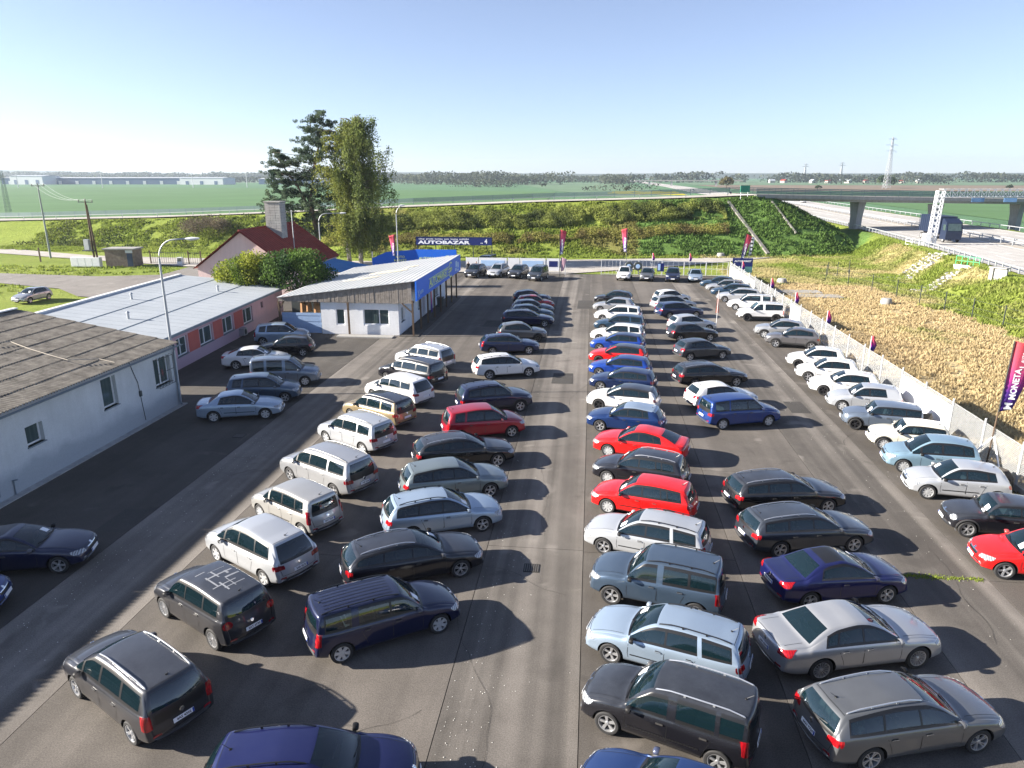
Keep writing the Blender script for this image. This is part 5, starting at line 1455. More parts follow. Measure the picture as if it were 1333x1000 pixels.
# ---------------- long grey building with the corrugated roof
B = empty('grey_workshop', (-28.7, 25, 0), 0, 'long grey rendered building with a dark corrugated fibre cement roof, left of the lot', 'building')
def at_root(o, root):
    """o was built in world coordinates: keep it there under a root that has a location"""
    o.location = Vector(o.location) - root.location
    return o
X0, X1, Y0, Y1 = -42.8, -23.9, 8.0, 37.9
wins = [(27.25 - 1.0, 27.25, 1.72, 2.62), (31.3, 32.42, 1.76, 3.30), (35.68, 37.2, 1.62, 3.18)]
m = MB()
wall_x(m, X1 - 0.35, X1, Y0, Y1, -0.1, 3.72, RENDER_GREY, wins)
m.box(X0, X1 - 0.35, Y1 - 0.35, Y1, -0.1, 3.72, RENDER_GREY); m.box(X0, X0 + 0.35, Y0, Y1 - 0.35, -0.1, 3.72, RENDER_GREY)
m.box(X0 + 0.35, X1 - 0.35, Y0, Y0 + 0.35, -0.1, 3.72, RENDER_GREY)
for yy, dy in ((Y1 - 0.35, 0.35), (Y0, 0.35)):
    m.add([(X0, yy, 3.72), (X1, yy, 3.72), (-33.38, yy, 5.42), (X0, yy + dy, 3.72), (X1, yy + dy, 3.72), (-33.38, yy + dy, 5.42)], [(0, 1, 2), (5, 4, 3), (0, 3, 4, 1), (1, 4, 5, 2), (2, 5, 3, 0)], RENDER_GREY)
at_root(m.build('wall', RENDER_GREY, B), B)
for i, (a, b, c_, d_) in enumerate(wins):
    at_root(window_x(B, X1, a, b, c_, d_, 0.0 if i < 2 else 0.5, 0.2), B)
# barred window basket
m = MB()
ya, yb, za, zb = wins[2]
for k in range(6): m.tube([(X1, lerp(ya, yb, k/5), za + .02), (X1 + 0.22, lerp(ya, yb, k/5), za - 0.06), (X1 + 0.22, lerp(ya, yb, k/5), zb + 0.0), (X1, lerp(ya, yb, k/5), zb + 0.04)], 0.014, 4, STEELD)
for z in (za - 0.06, (za + zb)/2, zb): m.bar((X1 + 0.22, ya, z), (X1 + 0.22, yb, z), 0.022, None, STEELD)
at_root(m.build('window_bars', STEELD, B), B)
m = MB(); m.tube([(X1 + 0.10, Y1 - 0.25, 3.62), (X1 + 0.10, Y1 - 0.25, 3.35), (X1 + 0.09, Y1 - 0.32, 3.2), (X1 + 0.09, Y1 - 0.32, 0.25), (X1 + 0.2, Y1 - 0.32, 0.08)], 0.06, 8, GUTTER)
at_root(m.build('downpipe', GUTTER, B, smooth=True), B)
m = MB(); n = 10
vs = []; 
for y in (Y0 - 0.1, Y1 + 0.25):
    for k in range(n + 1):
        a = math.pi * k / n; vs.append((X1 + 0.34 - 0.075 * math.cos(a), y, 3.60 - 0.075 * math.sin(a)))
fs = [(k, k + 1, n + 2 + k, n + 1 + k) for k in range(n)]
m.add(vs, fs, GUTTER); at_root(m.build('gutter', GUTTER, B, smooth=True), B)
m = MB(); m.tube([(X1 + 0.03, 33.6, 3.7), (X1 + 0.03, 33.9, 2.9), (X1 + 0.03, 34.1, 2.4), (X1 + 0.03, 34.3, 0.2)], 0.018, 5, STEELD)
m.box(X1, X1 + 0.08, 34.1, 34.26, 1.6, 1.9, STEELD); at_root(m.build('cable_conduit', STEELD, B), B)
m = MB(); m.tube([(X1 + 0.04, 24.3, 2.6), (X1 + 0.04, 24.3, 0.3)], 0.04, 6, GUTTER); m.tube([(X1 + 0.04, 25.1, 0.0), (X1 + 0.04, 25.1, 0.7), (X1 + 0.25, 25.1, 0.75)], 0.04, 6, GUTTER); at_root(m.build('wall_pipe', GUTTER, B), B)
# corrugated sheets, laid in eight courses
def corrugated(w, L, pitch=0.177, amp=0.027, seg=8):
    nw = int(round(w / pitch)); n = nw * seg
    vs, fs = [], []
    for j, l in enumerate((0.0, L)):
        for k in range(n + 1):
            vs.append((l, w * k / n, amp * math.cos(2*math.pi*k/seg) - (0.012 if j == 0 else 0)))
    for j, l in enumerate((0.0,)):
        for k in range(n + 1): vs.append((l, w * k / n, amp * math.cos(2*math.pi*k/seg) - 0.05))
    for k in range(n):
        fs.append((k, k + 1, n + 2 + k, n + 1 + k)); fs.append((2*n + 2 + k, 2*n + 3 + k, k + 1, k))
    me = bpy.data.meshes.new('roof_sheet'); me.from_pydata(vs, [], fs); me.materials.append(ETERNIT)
    me.polygons.foreach_set('use_smooth', [True]*len(fs)); me.set_sharp_from_angle(angle=R(50)); me.update()
    return me
xe, ze, xr_, zr_ = X1 + 0.34, 3.76, -33.38, 5.50
Ls = math.hypot(xe - xr_, zr_ - ze); nc = 8; cl = Ls / nc
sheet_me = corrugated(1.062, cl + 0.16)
pit = math.atan2(zr_ - ze, xe - xr_)
rr = random.Random(3)
ncol = 28
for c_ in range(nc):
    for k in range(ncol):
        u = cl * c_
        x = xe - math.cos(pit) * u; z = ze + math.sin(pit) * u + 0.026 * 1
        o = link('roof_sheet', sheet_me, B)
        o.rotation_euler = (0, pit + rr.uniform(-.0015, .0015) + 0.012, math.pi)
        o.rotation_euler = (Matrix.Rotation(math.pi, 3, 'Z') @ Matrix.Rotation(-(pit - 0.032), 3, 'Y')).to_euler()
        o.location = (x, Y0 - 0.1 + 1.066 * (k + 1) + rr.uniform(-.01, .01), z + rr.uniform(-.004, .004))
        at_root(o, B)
m = MB()   # far slope, one skin
m.add([(xr_, Y0 - 0.1, zr_ + 0.03), (xr_, Y0 - 0.1 + 1.066*ncol, zr_ + 0.03), (X0 - 0.3, Y0 - 0.1 + 1.066*ncol, 3.75), (X0 - 0.3, Y0 - 0.1, 3.75)], [(3, 2, 1, 0)], ETERNIT)
m.add([(X1 + 0.0, Y0, 3.70), (X1 + 0.0, Y1, 3.70), (xr_, Y1, 5.36), (xr_, Y0, 5.36)], [(0, 1, 2, 3)], STEELD)
at_root(m.build('roof_underlay', ETERNIT, B), B)
m = MB(); m.box(xr_ - 0.16, xr_ + 0.16, Y0 - 0.1, Y0 - 0.1 + 1.066*ncol, zr_ + 0.03, zr_ + 0.10, TINW); at_root(m.build('ridge_cap', TINW, B), B)
m = MB(); m.tube([(x_, y_, z_ + .075) for x_, y_, z_ in ((-30.9, 30.4, 5.10), (-29.9, 31.2, 4.93), (-29.2, 32.3, 4.83), (-27.9, 31.9, 4.60), (-26.6, 31.6, 4.38), (-25.5, 31.4, 4.20), (-24.6, 32.4, 4.03), (-23.7, 32.3, 3.90))], 0.022, 5, plain('old_rope', (0.45, 0.40, 0.33), 0.9))
tag(m.build('rope'), 'pale rope lying loosely across the dark corrugated roof', 'rope')
# moss and light patch is in the cement; a kerb of dirt along the wall foot
m = MB(); m.box(X1, X1 + 0.35, Y0, Y1, 0.0, 0.05, CONCDK); tag(m.build('wall_kerb', CONCDK), kind='structure')

# ---------------- pink low building
P0, P1 = Vector((-28.05, 41.0, 0)), Vector((-29.75, 66.0, 0))
dirp = (P1 - P0).normalized(); ang = math.atan2(dirp.y, dirp.x) - math.pi/2
K = empty('pink_building', tuple(P0), ang, 'low pink building with a flat grey sheet metal roof and salmon panels', 'building')
Lp = (P1 - P0).length
# local frame: x = outwards to the lot, y along the wall
wy = [(3.8, 5.35, 0.85, 2.1)] if False else [(7.6 - 3.4, 5.75, 0.85, 2.15), (7.65, 9.75, 0.85, 2.15), (11.6, 13.6, 0.85, 2.15), (15.6, 17.6, 0.85, 2.15)]
m = MB(); small = (19.6, 20.1, 1.55, 2.1)
wall_x(m, -0.35, 0, 0, Lp, -0.1, 2.72, PINK, wy + [small])
m.box(-9.3, -0.35, 0, 0.35, -0.1, 2.9, PINK); m.box(-9.3, -0.35, Lp - 0.35, Lp, -0.1, 2.72, PINK); m.box(-9.65, -9.3, 0, Lp, -0.1, 3.4, PINK)
m.build('wall', PINK, K)
for a, b, c_, d_ in wy: window_x(K, 0, a, b, c_, d_, 0.42, 0.12, 0.09)
window_x(K, 0, *small, split=0, frame=0.05, mat=STEELD, sill=False)
pe = [5.75, 7.65, 9.75, 11.6, 13.6, 15.6]
for a, b in ((5.9, 7.5), (9.9, 11.45), (13.75, 15.45)):
    m = MB(); m.box(0.003, 0.03, a, b, 0.82, 2.2, REDPANEL); m.build('wall_panel', REDPANEL, K)
# roof: standing seam sheets
nr = 24
for k in range(nr):
    y0_, y1_ = -0.4 + (Lp + 0.8) * k / nr, -0.4 + (Lp + 0.8) * (k + 1) / nr
    for (xa, xb) in ((0.62, -2.9), (-2.92, -6.3), (-6.32, -9.9)):
        za, zb = 2.80 + (0.62 - xa) * 0.085, 2.80 + (0.62 - xb) * 0.085
        m = MB(); m.add([(xa, y0_ + .012, za), (xa, y1_ - .012, za), (xb, y1_ - .012, zb), (xb, y0_ + .012, zb), (xa, y0_ + .012, za - .06), (xa, y1_ - .012, za - .06), (xb, y1_ - .012, zb - .06), (xb, y0_ + .012, zb - .06)],
                        [(0, 1, 2, 3), (7, 6, 5, 4), (0, 4, 5, 1), (1, 5, 6, 2), (2, 6, 7, 3), (3, 7, 4, 0)], TIN)
        m.build('roof_sheet', TIN, K)
for xs_ in (-2.91, -6.31):
    z_ = 2.80 + (0.62 - xs_) * 0.085; m = MB(); m.box(xs_ - .03, xs_ + .03, -.4, Lp + .4, z_ - .02, z_ + .03, GUTTER); m.build('roof_seam', GUTTER, K)
for k in range(1, nr):
    y_ = -0.4 + (Lp + .8) * k / nr; m = MB(); m.add([(.62, y_ - .008, 2.78), (.62, y_ + .008, 2.78), (-9.9, y_ + .008, 3.674), (-9.9, y_ - .008, 3.674), (.62, y_ - .008, 2.81), (.62, y_ + .008, 2.81), (-9.9, y_ + .008, 3.704), (-9.9, y_ - .008, 3.704)], [(4, 5, 6, 7), (0, 1, 5, 4), (1, 2, 6, 5), (2, 3, 7, 6), (3, 0, 4, 7)], TIN); m.build('roof_rib', TIN, K)
for (xv, yv) in ((-4.2, 6.0), (-7.6, 12.5), (-3.5, 19.0)):
    z_ = 2.80 + (.62 - xv) * .085; m = MB(); m.lathe([(.09, -.1), (.09, .42), (.16, .44), (.02, .56)], 10, STEELG, 'Z', Matrix.Translation((xv, yv, z_))); m.build('roof_vent', STEELG, K)
m = MB(); m.box(-10.3, -9.9, -0.4, Lp + 0.4, 3.45, 3.82, TINW); m.build('roof_edge', TINW, K)
m = MB(); m.box(0.55, 0.68, -0.4, Lp + 0.4, 2.62, 2.76, GUTTER); m.build('gutter', GUTTER, K)
m = MB(); m.add([(0.5, 0, 2.70), (0.5, Lp, 2.70), (-9.6, Lp, 3.56), (-9.6, 0, 3.56)], [(3, 2, 1, 0)], PINK); m.build('soffit', PINK, K)
m = MB(); m.box(0.02, 0.45, 14.4, 15.1, 0.15, 0.75, STEELG); m.lathe([(0.24, 0.46), (0.2, 0.47), (0.0, 0.47)], 14, STEELD, 'Z', Matrix.Translation((0.0, 14.75, 0.45)) @ Matrix.Rotation(R(90), 4, 'Y')); m.build('air_conditioner', STEELG, K)

# ---------------- pink house with the red roof
H = empty('red_roof_house', (-38.1, 82.5, 0), 0, 'pale pink gabled house with a dark red tiled roof and tall grey chimney', 'building')
hx, hy0, hy1, he, hr = 5.7, -7.5, 7.7, 3.1, 7.24
m = MB()
for y0_, y1_ in ((hy0 + 0.35, hy0 + 0.7), (hy1 - 0.7, hy1 - 0.35)):
    m.add([(-hx + .3, y0_, -.3), (hx - .3, y0_, -.3), (hx - .3, y0_, he + .1), (0, y0_, hr - .15), (-hx + .3, y0_, he + .1), (-hx + .3, y1_, -.3), (hx - .3, y1_, -.3), (hx - .3, y1_, he + .1), (0, y1_, hr - .15), (-hx + .3, y1_, he + .1)],
          [(0, 1, 2, 3, 4), (9, 8, 7, 6, 5), (0, 5, 6, 1), (1, 6, 7, 2), (2, 7, 8, 3), (3, 8, 9, 4), (4, 9, 5, 0)], PINKPALE)
for s in (-1, 1):
    a, b = sorted((s * (hx - .3), s * (hx - .65)))
    m.box(a, b, hy0 + .7, hy1 - .7, -.3, he + .1, PINKPALE)
m.build('wall', PINKPALE, H)
m = MB(); m.box(-0.5, 0.35, hy0 + 0.36, hy0 + 0.40, 3.2, 4.2, WOODDK)
f = MB(); f.box(-0.45, 0.45, hy0 + 0.30, hy0 + 0.345, 3.3, 4.3, WFRAME); fo = f.build('window', WFRAME, H)
f = MB(); f.box(-0.36, 0.36, hy0 + 0.285, hy0 + 0.297, 3.4, 4.2, WGLASS); f.build('pane', WGLASS, fo)
REDTILE = stained('red_roof_tiles', (0.17, 0.022, 0.016), (0.26, 0.038, 0.025), 1.2, 0.6)
nrow, ncolr = 14, 26
sl = math.hypot(hx, hr - he); pr = math.atan2(hr - he, hx)
tile = MB(); tw, tl = (hy1 - hy0) / ncolr, sl / nrow
tv = []
for l, dz in ((0, 0.0), (tl + .03, 0.0)):
    for k, hz_ in enumerate((0.0, 0.035, 0.05, 0.035, 0.0)): tv.append((l, tw * k / 4, hz_ + (0.035 if l == 0 else 0)))
for k, hz_ in enumerate((0.0, 0.035, 0.05, 0.035, 0.0)): tv.append((0, tw * k / 4, hz_ - .01))
tile.add(tv, [(k, k+1, 6+k, 5+k) for k in range(4)] + [(10+k, 11+k, k+1, k) for k in range(4)], REDTILE); tme = tile.mesh('roof_tile', REDTILE)
# past 300 tiles each: one joined part per slope
for s in (1, -1):
    M0 = Matrix.Translation((s * (hx + .05), 0, he)) @ Matrix.Rotation(0 if s < 0 else math.pi, 4, 'Z') @ Matrix.Rotation(-pr, 4, 'Y')
    V, F = [], []
    for r_ in range(nrow):
        for c_ in range(ncolr):
            b = len(V); M = M0 @ Matrix.Translation((tl * r_, (hy0 + tw * c_) if s < 0 else -(hy1 - tw * c_) + 0, 0))
            V += [tuple(M @ v.co) for v in tme.vertices]; F += [tuple(i + b for i in p.vertices) for p in tme.polygons]
    me = bpy.data.meshes.new('roof_tiles'); me.from_pydata(V, [], F); me.materials.append(REDTILE)
    o = tag(link('roof_tiles', me, H), kind='stuff')
    u = MB(); u.add([tuple(M0 @ Vector((0, hy0, -.03))), tuple(M0 @ Vector((0, hy1, -.03))), tuple(M0 @ Vector((sl, hy1, -.03))), tuple(M0 @ Vector((sl, hy0, -.03)))], [(0, 1, 2, 3)], REDTILE)
    u.build('roof', REDTILE, H)
m = MB(); m.tube([(0, hy0, hr + .05), (0, hy1, hr + .05)], 0.12, 8, REDTILE); m.build('ridge_tiles', REDTILE, H)
CHIM = stained('chimney_block', (0.30, 0.29, 0.28), (0.42, 0.41, 0.39), 2.5, streak=0.2)
ch = empty('chimney', (0, 0, 0)); ch.parent = H
rr = random.Random(5); zc_ = 5.6; row = 0
while zc_ < 10.0:
    for k in range(3):
        for face in range(2):
            xx = (0.0 + 0.62 * k, 0.62 * (k + 1) - .02)
            m = MB(); m.box(0.1 + xx[0] + rr.uniform(0, .01), 0.1 + xx[1], (-0.8, 0.0)[face] + rr.uniform(0, .012), (-0.02, 0.78)[face], zc_, zc_ + 0.275, CHIM); m.build('block', CHIM, ch)
    zc_ += 0.295; row += 1
m = MB(); m.box(0.02, 2.02, -0.88, 0.86, zc_, zc_ + 0.12, CONCRETE); m.build('chimney_cap', CONCRETE, ch)
m = MB(); m.tube([(3.4, -1.0, 4.5), (3.4, -1.0, 9.2)], 0.05, 6, STEELG); m.build('mast', STEELG, H)
m = MB(); m.add([(-31.6, 78, 3.1), (-24.6, 78, 2.2), (-24.6, 84, 2.3), (-31.6, 86, 3.2), (-31.6, 78, 3.0), (-24.6, 78, 2.1), (-24.6, 84, 2.2), (-31.6, 86, 3.1)], [(0, 1, 2, 3), (7, 6, 5, 4), (0, 4, 5, 1), (1, 5, 6, 2), (2, 6, 7, 3), (3, 7, 4, 0)], BLUESHEET)
LT = empty('blue_canopy', (0, 0, 0), 0, 'light blue lean-to canopy between the red roofed house and the office', 'canopy')
m.build('canopy_roof', BLUESHEET, LT)
for p in ((-31.4, 78.2, 3.0), (-24.8, 78.2, 2.1), (-24.8, 83.8, 2.2), (-31.4, 85.6, 3.1)):
    m = MB(); m.bar((p[0], p[1], 0), p, 0.1, None, WOODDK); m.build('post', WOODDK, LT)

# ---------------- sales office
O = empty('sales_office', (-20, 67, 0), 0, 'white sales office with a sloping metal roof, grey board gable and blue fascia sign', 'building')
def oz(x): return 3.15 + (x + 26.3) * (4.72 - 3.15) / 12.0
OFFTIN = stained('office_roof_sheet', (0.42, 0.44, 0.45), (0.50, 0.51, 0.51), 0.3, 0.5, bump=0.03)
OFFTAN = stained('office_roof_worn', (0.50, 0.45, 0.34), (0.58, 0.54, 0.44), 0.5, 0.6, bump=0.03)
nx = 24
for k in range(nx):
    xa, xb = -26.3 + 12.1 * k / nx + .004, -26.3 + 12.1 * (k + 1) / nx - .004
    m = MB(); ya, yb = 57.2, 77.6
    m.add([(xa, ya, oz(xa)), (xb, ya, oz(xb)), (xb, yb, oz(xb)), (xa, yb, oz(xa)), (xa, ya, oz(xa) - .05), (xb, ya, oz(xb) - .05), (xb, yb, oz(xb) - .05), (xa, yb, oz(xa) - .05)], [(0, 1, 2, 3), (7, 6, 5, 4), (0, 4, 5, 1), (1, 5, 6, 2), (2, 6, 7, 3), (3, 7, 4, 0)], OFFTIN)
    m.box(xb - .02, xb + .012, ya, yb, oz(xb) - .02, oz(xb) + .035, OFFTIN)
    at_root(m.build('roof_sheet', OFFTIN, O), O)
for (xa, xb, ya, yb) in ((-21.4, -17.2, 66.2, 68.6), (-23.0, -19.0, 63.2, 64.6), (-18.6, -16.9, 69.4, 70.6)):
    m = MB(); n = 14; rr = random.Random(int(xa*10)); top = []; 
    pts = [(lerp(xa, xb, .5) + (xb - xa)/2 * math.cos(a) * rr.uniform(.75, 1), lerp(ya, yb, .5) + (yb - ya)/2 * math.sin(a) * rr.uniform(.7, 1)) for a in [2*math.pi*i/n for i in range(n)]]
    m.add([(x, y, oz(x) + .045) for x, y in pts] + [(x, y, oz(x) - .01) for x, y in pts], [tuple(range(n))] + [(i, n + i, n + (i+1) % n, (i+1) % n) for i in range(n)], OFFTAN)
    at_root(m.build('worn_patch', OFFTAN, O), O)
FX0, FX1, FY = -22.65, -15.9, 57.6
ow = [(-21.35, -20.6, 0.85, 2.18), (-18.95, -16.75, 0.90, 2.22)]
m = MB(); wall_y(m, FY, FY + .3, FX0, FX1, -.1, 2.78, WHITEP, ow)
sidew = [(58.4, 59.5, 1.0, 2.2), (64.5, 65.7, 1.0, 2.2), (68.5, 69.6, 0.0, 2.1), (72.0, 73.4, 1.0, 2.2)]
wall_x(m, FX1 - .3, FX1, FY + .3, 77.2, -.1, 3.9, WHITEP, sidew)
m.box(FX0, FX0 + .3, FY + .3, 77.2, -.1, 3.3, WHITEP); m.box(FX0 + .3, FX1 - .3, 76.9, 77.2, -.1, 3.4, WHITEP)
# block joints as real grooves: thin proud courses
at_root(m.build('wall', WHITEP, O), O)
rr = random.Random(8)
zb_ = 0.03; r_ = 0
while zb_ < 2.7:      # blocks on the front wall, one part each
    x = FX0 + (0.0 if r_ % 2 == 0 else -0.3)
    while x < FX1:
        a, b = max(x, FX0) + .003, min(x + .6, FX1) - .003; z1_ = min(zb_ + .25, 2.77)
        hit = [h for h in ow if a < h[1] and b > h[0] and zb_ + .02 < h[3] and z1_ - .02 > h[2]]
        cut_ = [(a, min(b, hit[0][0] - .01)), (max(a, hit[0][1] + .01), b)] if hit else [(a, b)]
        for a, b in cut_:
            if b - a < .05: continue
            m = MB(); m.box(a, b, FY - .012 - rr.uniform(0, .002), FY - .001, zb_ + .003, z1_ - .003, WHITEP); at_root(m.build('block', WHITEP, O), O)
        x += .6
    zb_ += .25; r_ += 1
at_root(window_y(O, FY - .02, *ow[0], split=0), O); at_root(window_y(O, FY - .02, *ow[1], split=0.62), O)
for h in (sidew[0], sidew[1], sidew[3]): at_root(window_x(O, FX1, h[0], h[1], h[2], h[3], 0.5, 0.1), O)
m = MB(); m.box(FX1 - .2, FX1 - .14, 68.5, 69.6, 0, 2.1, WFRAME); at_root(m.build('door', WFRAME, O), O)
# gable boards
bx = -26.25; rr = random.Random(9); Vn = MB()
while bx < -14.75:
    w_ = 0.19; top = oz(bx) - .06; bot = 2.80 - rr.uniform(0, .05)
    Vn.box(bx + .006, bx + w_ - .006, 57.36 - rr.uniform(0, .02), 57.40, bot, max(top - .02, bot + .1), WOOD); bx += w_
at_root(tag(Vn.build('gable_boards', WOOD, O), kind='stuff'), O)
m = MB(); m.bar((-26.3, 57.43, 2.9), (-14.5, 57.43, 2.9), 0.06, 0.16, WOODDK); at_root(m.build('beam', WOODDK, O), O)
for s_ in ((-26.3, 57.5), (-20.15, 57.30), (-14.6, 57.3), (-14.6, 60.1), (-14.6, 62.9), (-14.6, 65.7), (-14.6, 68.6), (-14.6, 71.4), (-14.6, 74.2), (-14.6, 77.0)):
    m = MB(); m.box(s_[0] - .07, s_[0] + .07, s_[1] - .07, s_[1] + .07, 0, 2.82 if s_[0] < -20 else 3.06, WOODDK); at_root(m.build('post', WOODDK, O), O)
m = MB(); m.bar((-15.5, 57.3, 2.8), (-14.6, 57.3, 2.0), 0.1, None, WOODDK); at_root(m.build('brace', WOODDK, O), O)
m = MB(); m.bar((-25.8, 57.5, 2.8), (-26.3, 57.5, 2.1), 0.1, None, WOODDK); at_root(m.build('brace', WOODDK, O), O)
# open bay at the left: blue sheet below, dark room with brown coats above
m = MB(); 
for k in range(7): m.box(-26.15, -22.7, 57.62 + (k % 2) * .02, 57.66 + (k % 2) * .02, 0.05 + k * .25, 0.29 + k * .25, plain('pale_blue_sheet', (0.30, 0.42, 0.62), 0.5))
at_root(m.build('bay_cladding', None, O), O)
m = MB(); m.box(-26.2, -22.7, 59.9, 60.0, 0, 3.1, STEELD); at_root(m.build('bay_back_wall', STEELD, O), O)
for cx_, hh in ((-24.6, 1.0), (-24.1, .85), (-23.4, 1.0)):
    m = MB(); m.tube([(cx_, 58.6, 2.65), (cx_, 58.6, 2.55), (cx_, 58.6, 2.3), (cx_, 58.6, 2.6 - hh)], [.06, .22, .26, .30], 8, plain('brown_cloth', (0.30, 0.16, 0.07), 0.9)); tag(m.build('coat'), {-24.6: 'brown cloth hanging leftmost in the open bay of the office', -24.1: 'brown cloth hanging in the middle of the open bay of the office', -23.4: 'brown cloth hanging rightmost in the open bay of the office'}[cx_], 'cloth')
m = MB(); m.box(-21.0, -16.2, 56.3, 57.2, 0.0, 0.10, CONCRETE); tag(m.build('front_step', CONCRETE), kind='structure')
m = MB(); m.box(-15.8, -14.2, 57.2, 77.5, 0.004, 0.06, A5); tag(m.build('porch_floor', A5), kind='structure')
# blue fascia sign
S = empty('fascia_sign', (-14.2, 67.3, 3.8), 0, 'long blue fascia sign lettered AUTOMARKET with a big euro symbol on the office edge', 'sign')
SX = -14.19
m = MB(); m.add([(SX, 57.2, 3.02), (SX, 77.6, 3.02), (SX, 77.6, 4.72), (SX, 57.2, 4.72), (SX - .12, 57.2, 3.02), (SX - .12, 77.6, 3.02), (SX - .12, 77.6, 4.72), (SX - .12, 57.2, 4.72)], [(0, 1, 2, 3), (7, 6, 5, 4), (4, 5, 1, 0), (1, 5, 6, 2), (2, 6, 7, 3), (4, 0, 3, 7)], BLUE)
at_root(m.build('sign_board', BLUE, S), S)
at_root(letters('AUTOMARKET', 0.92, LIME, S, (SX + .02, 61.9, 3.78), (0, 1, 0), bold=0.012, sx=1.36, shear=0.12), S)
for z in (3.38, 4.18):
    m = MB(); m.box(SX + .005, SX + .02, 61.8, 71.0, z, z + .05, LIME); at_root(m.build('sign_line', LIME, S), S)
m = MB()   # the euro sign: an open ring with two bars
rc, zc2, yc2 = 0.72, 3.80, 71.9
arc = [R(a) for a in range(50, 311, 12)]
prof = []
for w2 in (0.075, -0.075):
    prof.append([(SX + .02, yc2 + 1.35 * (rc + w2) * math.cos(a), zc2 + (rc + w2) * math.sin(a)) for a in arc])
nA = len(arc)
m.add(prof[0] + prof[1], [(k, nA + k, nA + k + 1, k + 1) for k in range(nA - 1)], LIME)
m.box(SX + .015, SX + .02, yc2 - 1.35, yc2 + .35, zc2 + .1, zc2 + .2, LIME); m.box(SX + .015, SX + .02, yc2 - 1.35, yc2 + .25, zc2 - .2, zc2 - .1, LIME)
at_root(m.build('euro_symbol', LIME, S), S)
at_root(letters('URO', 0.5, LIME, S, (SX + .02, yc2 - .4, 3.82), (0, 1, 0), bold=0.01), S)
at_root(letters('AUTO', 0.42, PALEBL, S, (SX + .02, 58.4, 3.55), (0, 1, 0), bold=0.01), S)
m = MB(); m.bar((SX + .02, 57.6, 3.25), (SX + .02, 58.15, 3.85), .015, .09, PALEBL); m.bar((SX + .02, 58.15, 3.25), (SX + .02, 57.6, 3.85), .013, .09, PALEBL); at_root(m.build('cross_mark', PALEBL, S), S)
m = MB()   # pale picture patches at the far end
for a, b, c_, d_ in ((74.6, 75.5, 3.7, 4.3), (74.3, 75.2, 3.3, 3.62), (75.7, 76.4, 3.5, 4.1), (75.6, 76.2, 3.15, 3.4)): m.box(SX + .005, SX + .015, a, b, c_, d_, PALEBL)
at_root(m.build('sign_picture', PALEBL, S), S)

# ---------------- blue sign wall behind the office
Q = empty('blue_sign_wall', (-24, 97, 0), 0, 'bright blue angled sign wall lettered AUTO MARKET behind the office roof', 'sign')
pA, pB, pC = (-30.2, 97.0), (-24.2, 98.0), (-18.5, 98.0)
m = MB()
m.add([(*pA, 0.3), (*pB, 0.3), (*pB, 3.15), (-28.2, 97.33, 2.85), (*pA, 2.0)], [(0, 1, 2, 3, 4)], BLUE)
m.add([(pA[0], pA[1] + .15, 0.3), (pB[0], pB[1] + .15, 0.3), (pB[0], pB[1] + .15, 3.15), (-28.2, 97.48, 2.85), (pA[0], pA[1] + .15, 2.0)], [(4, 3, 2, 1, 0)], BLUE)
at_root(m.build('sign_board', BLUE, Q), Q)
m = MB(); m.box(pB[0] + .01, pC[0], 98.0, 98.15, 0.3, 3.18, BLUE); at_root(m.build('sign_board', BLUE, Q), Q)
for p in (pA, pB, pC, (-27.2, 97.5), (-21.3, 98.0)):
    m = MB(); m.box(p[0] - .06, p[0] + .06, p[1] + .16, p[1] + .28, 0, 2.9, STEELG); at_root(m.build('post', STEELG, Q), Q)
dq = Vector((6.0, 1.0, 0)).normalized()
for s_, z in (('AUTO', 2.15), ('MARKET', 1.68)):
    at_root(letters(s_, 0.46, LIME, Q, (-26.4 + .05, 97.633 - .03 - .01, z), tuple(dq), align='CENTER', bold=0.008), Q)
at_root(letters('AUTOMARKET', 0.5, LIME, Q, (-23.8, 97.97, 1.95), (1, 0, 0), bold=0.008, sx=1.15), Q)
m = MB(); yq = 97.97
arc2 = [R(a) for a in range(40, 321, 20)]
m.add([(-19.7 + .62 * math.cos(a), yq, 1.9 + .5 * math.sin(a)) for a in arc2] + [(-19.7 + .5 * math.cos(a), yq, 1.9 + .4 * math.sin(a)) for a in arc2], [(k, len(arc2) + k, len(arc2) + k + 1, k + 1) for k in range(len(arc2) - 1)], LIME)
at_root(m.build('euro_symbol', LIME, Q), Q)

# ---------------- billboard AUTOBAZAR
W = empty('billboard', (-19.6, 102, 0), 0, 'long dark blue billboard on posts lettered AUTOBAZAR', 'billboard')
m = MB(); m.box(-25.1, -14.1, 102.0, 102.15, 3.46, 4.55, NAVYS); at_root(m.build('sign_board', NAVYS, W), W)
m = MB(); m.box(-25.16, -14.04, 101.96, 102.18, 4.553, 4.61, STEELD); at_root(m.build('frame', STEELD, W), W)
for k in range(5):
    x = -25.0 + 2.73 * k; m = MB(); m.box(x - .05, x + .05, 102.16, 102.28, 0, 4.5, STEELD); at_root(m.build('post', STEELD, W), W)
at_root(letters('AUTOBAZAR', 0.62, WHITEL, W, (-24.75, 101.985, 3.80), (1, 0, 0), bold=0.03, sx=2.02), W)
at_root(letters('výkup  prodej  komise  auto  leasing  pojištění', 0.30, WHITEL, W, (-24.75, 101.985, 4.30), (1, 0, 0), bold=0.004, sx=1.32), W)
at_root(letters('.. 4', 0.9, WHITEL, W, (-15.7, 101.985, 3.98), (1, 0, 0), bold=0.02, sx=0.9), W)

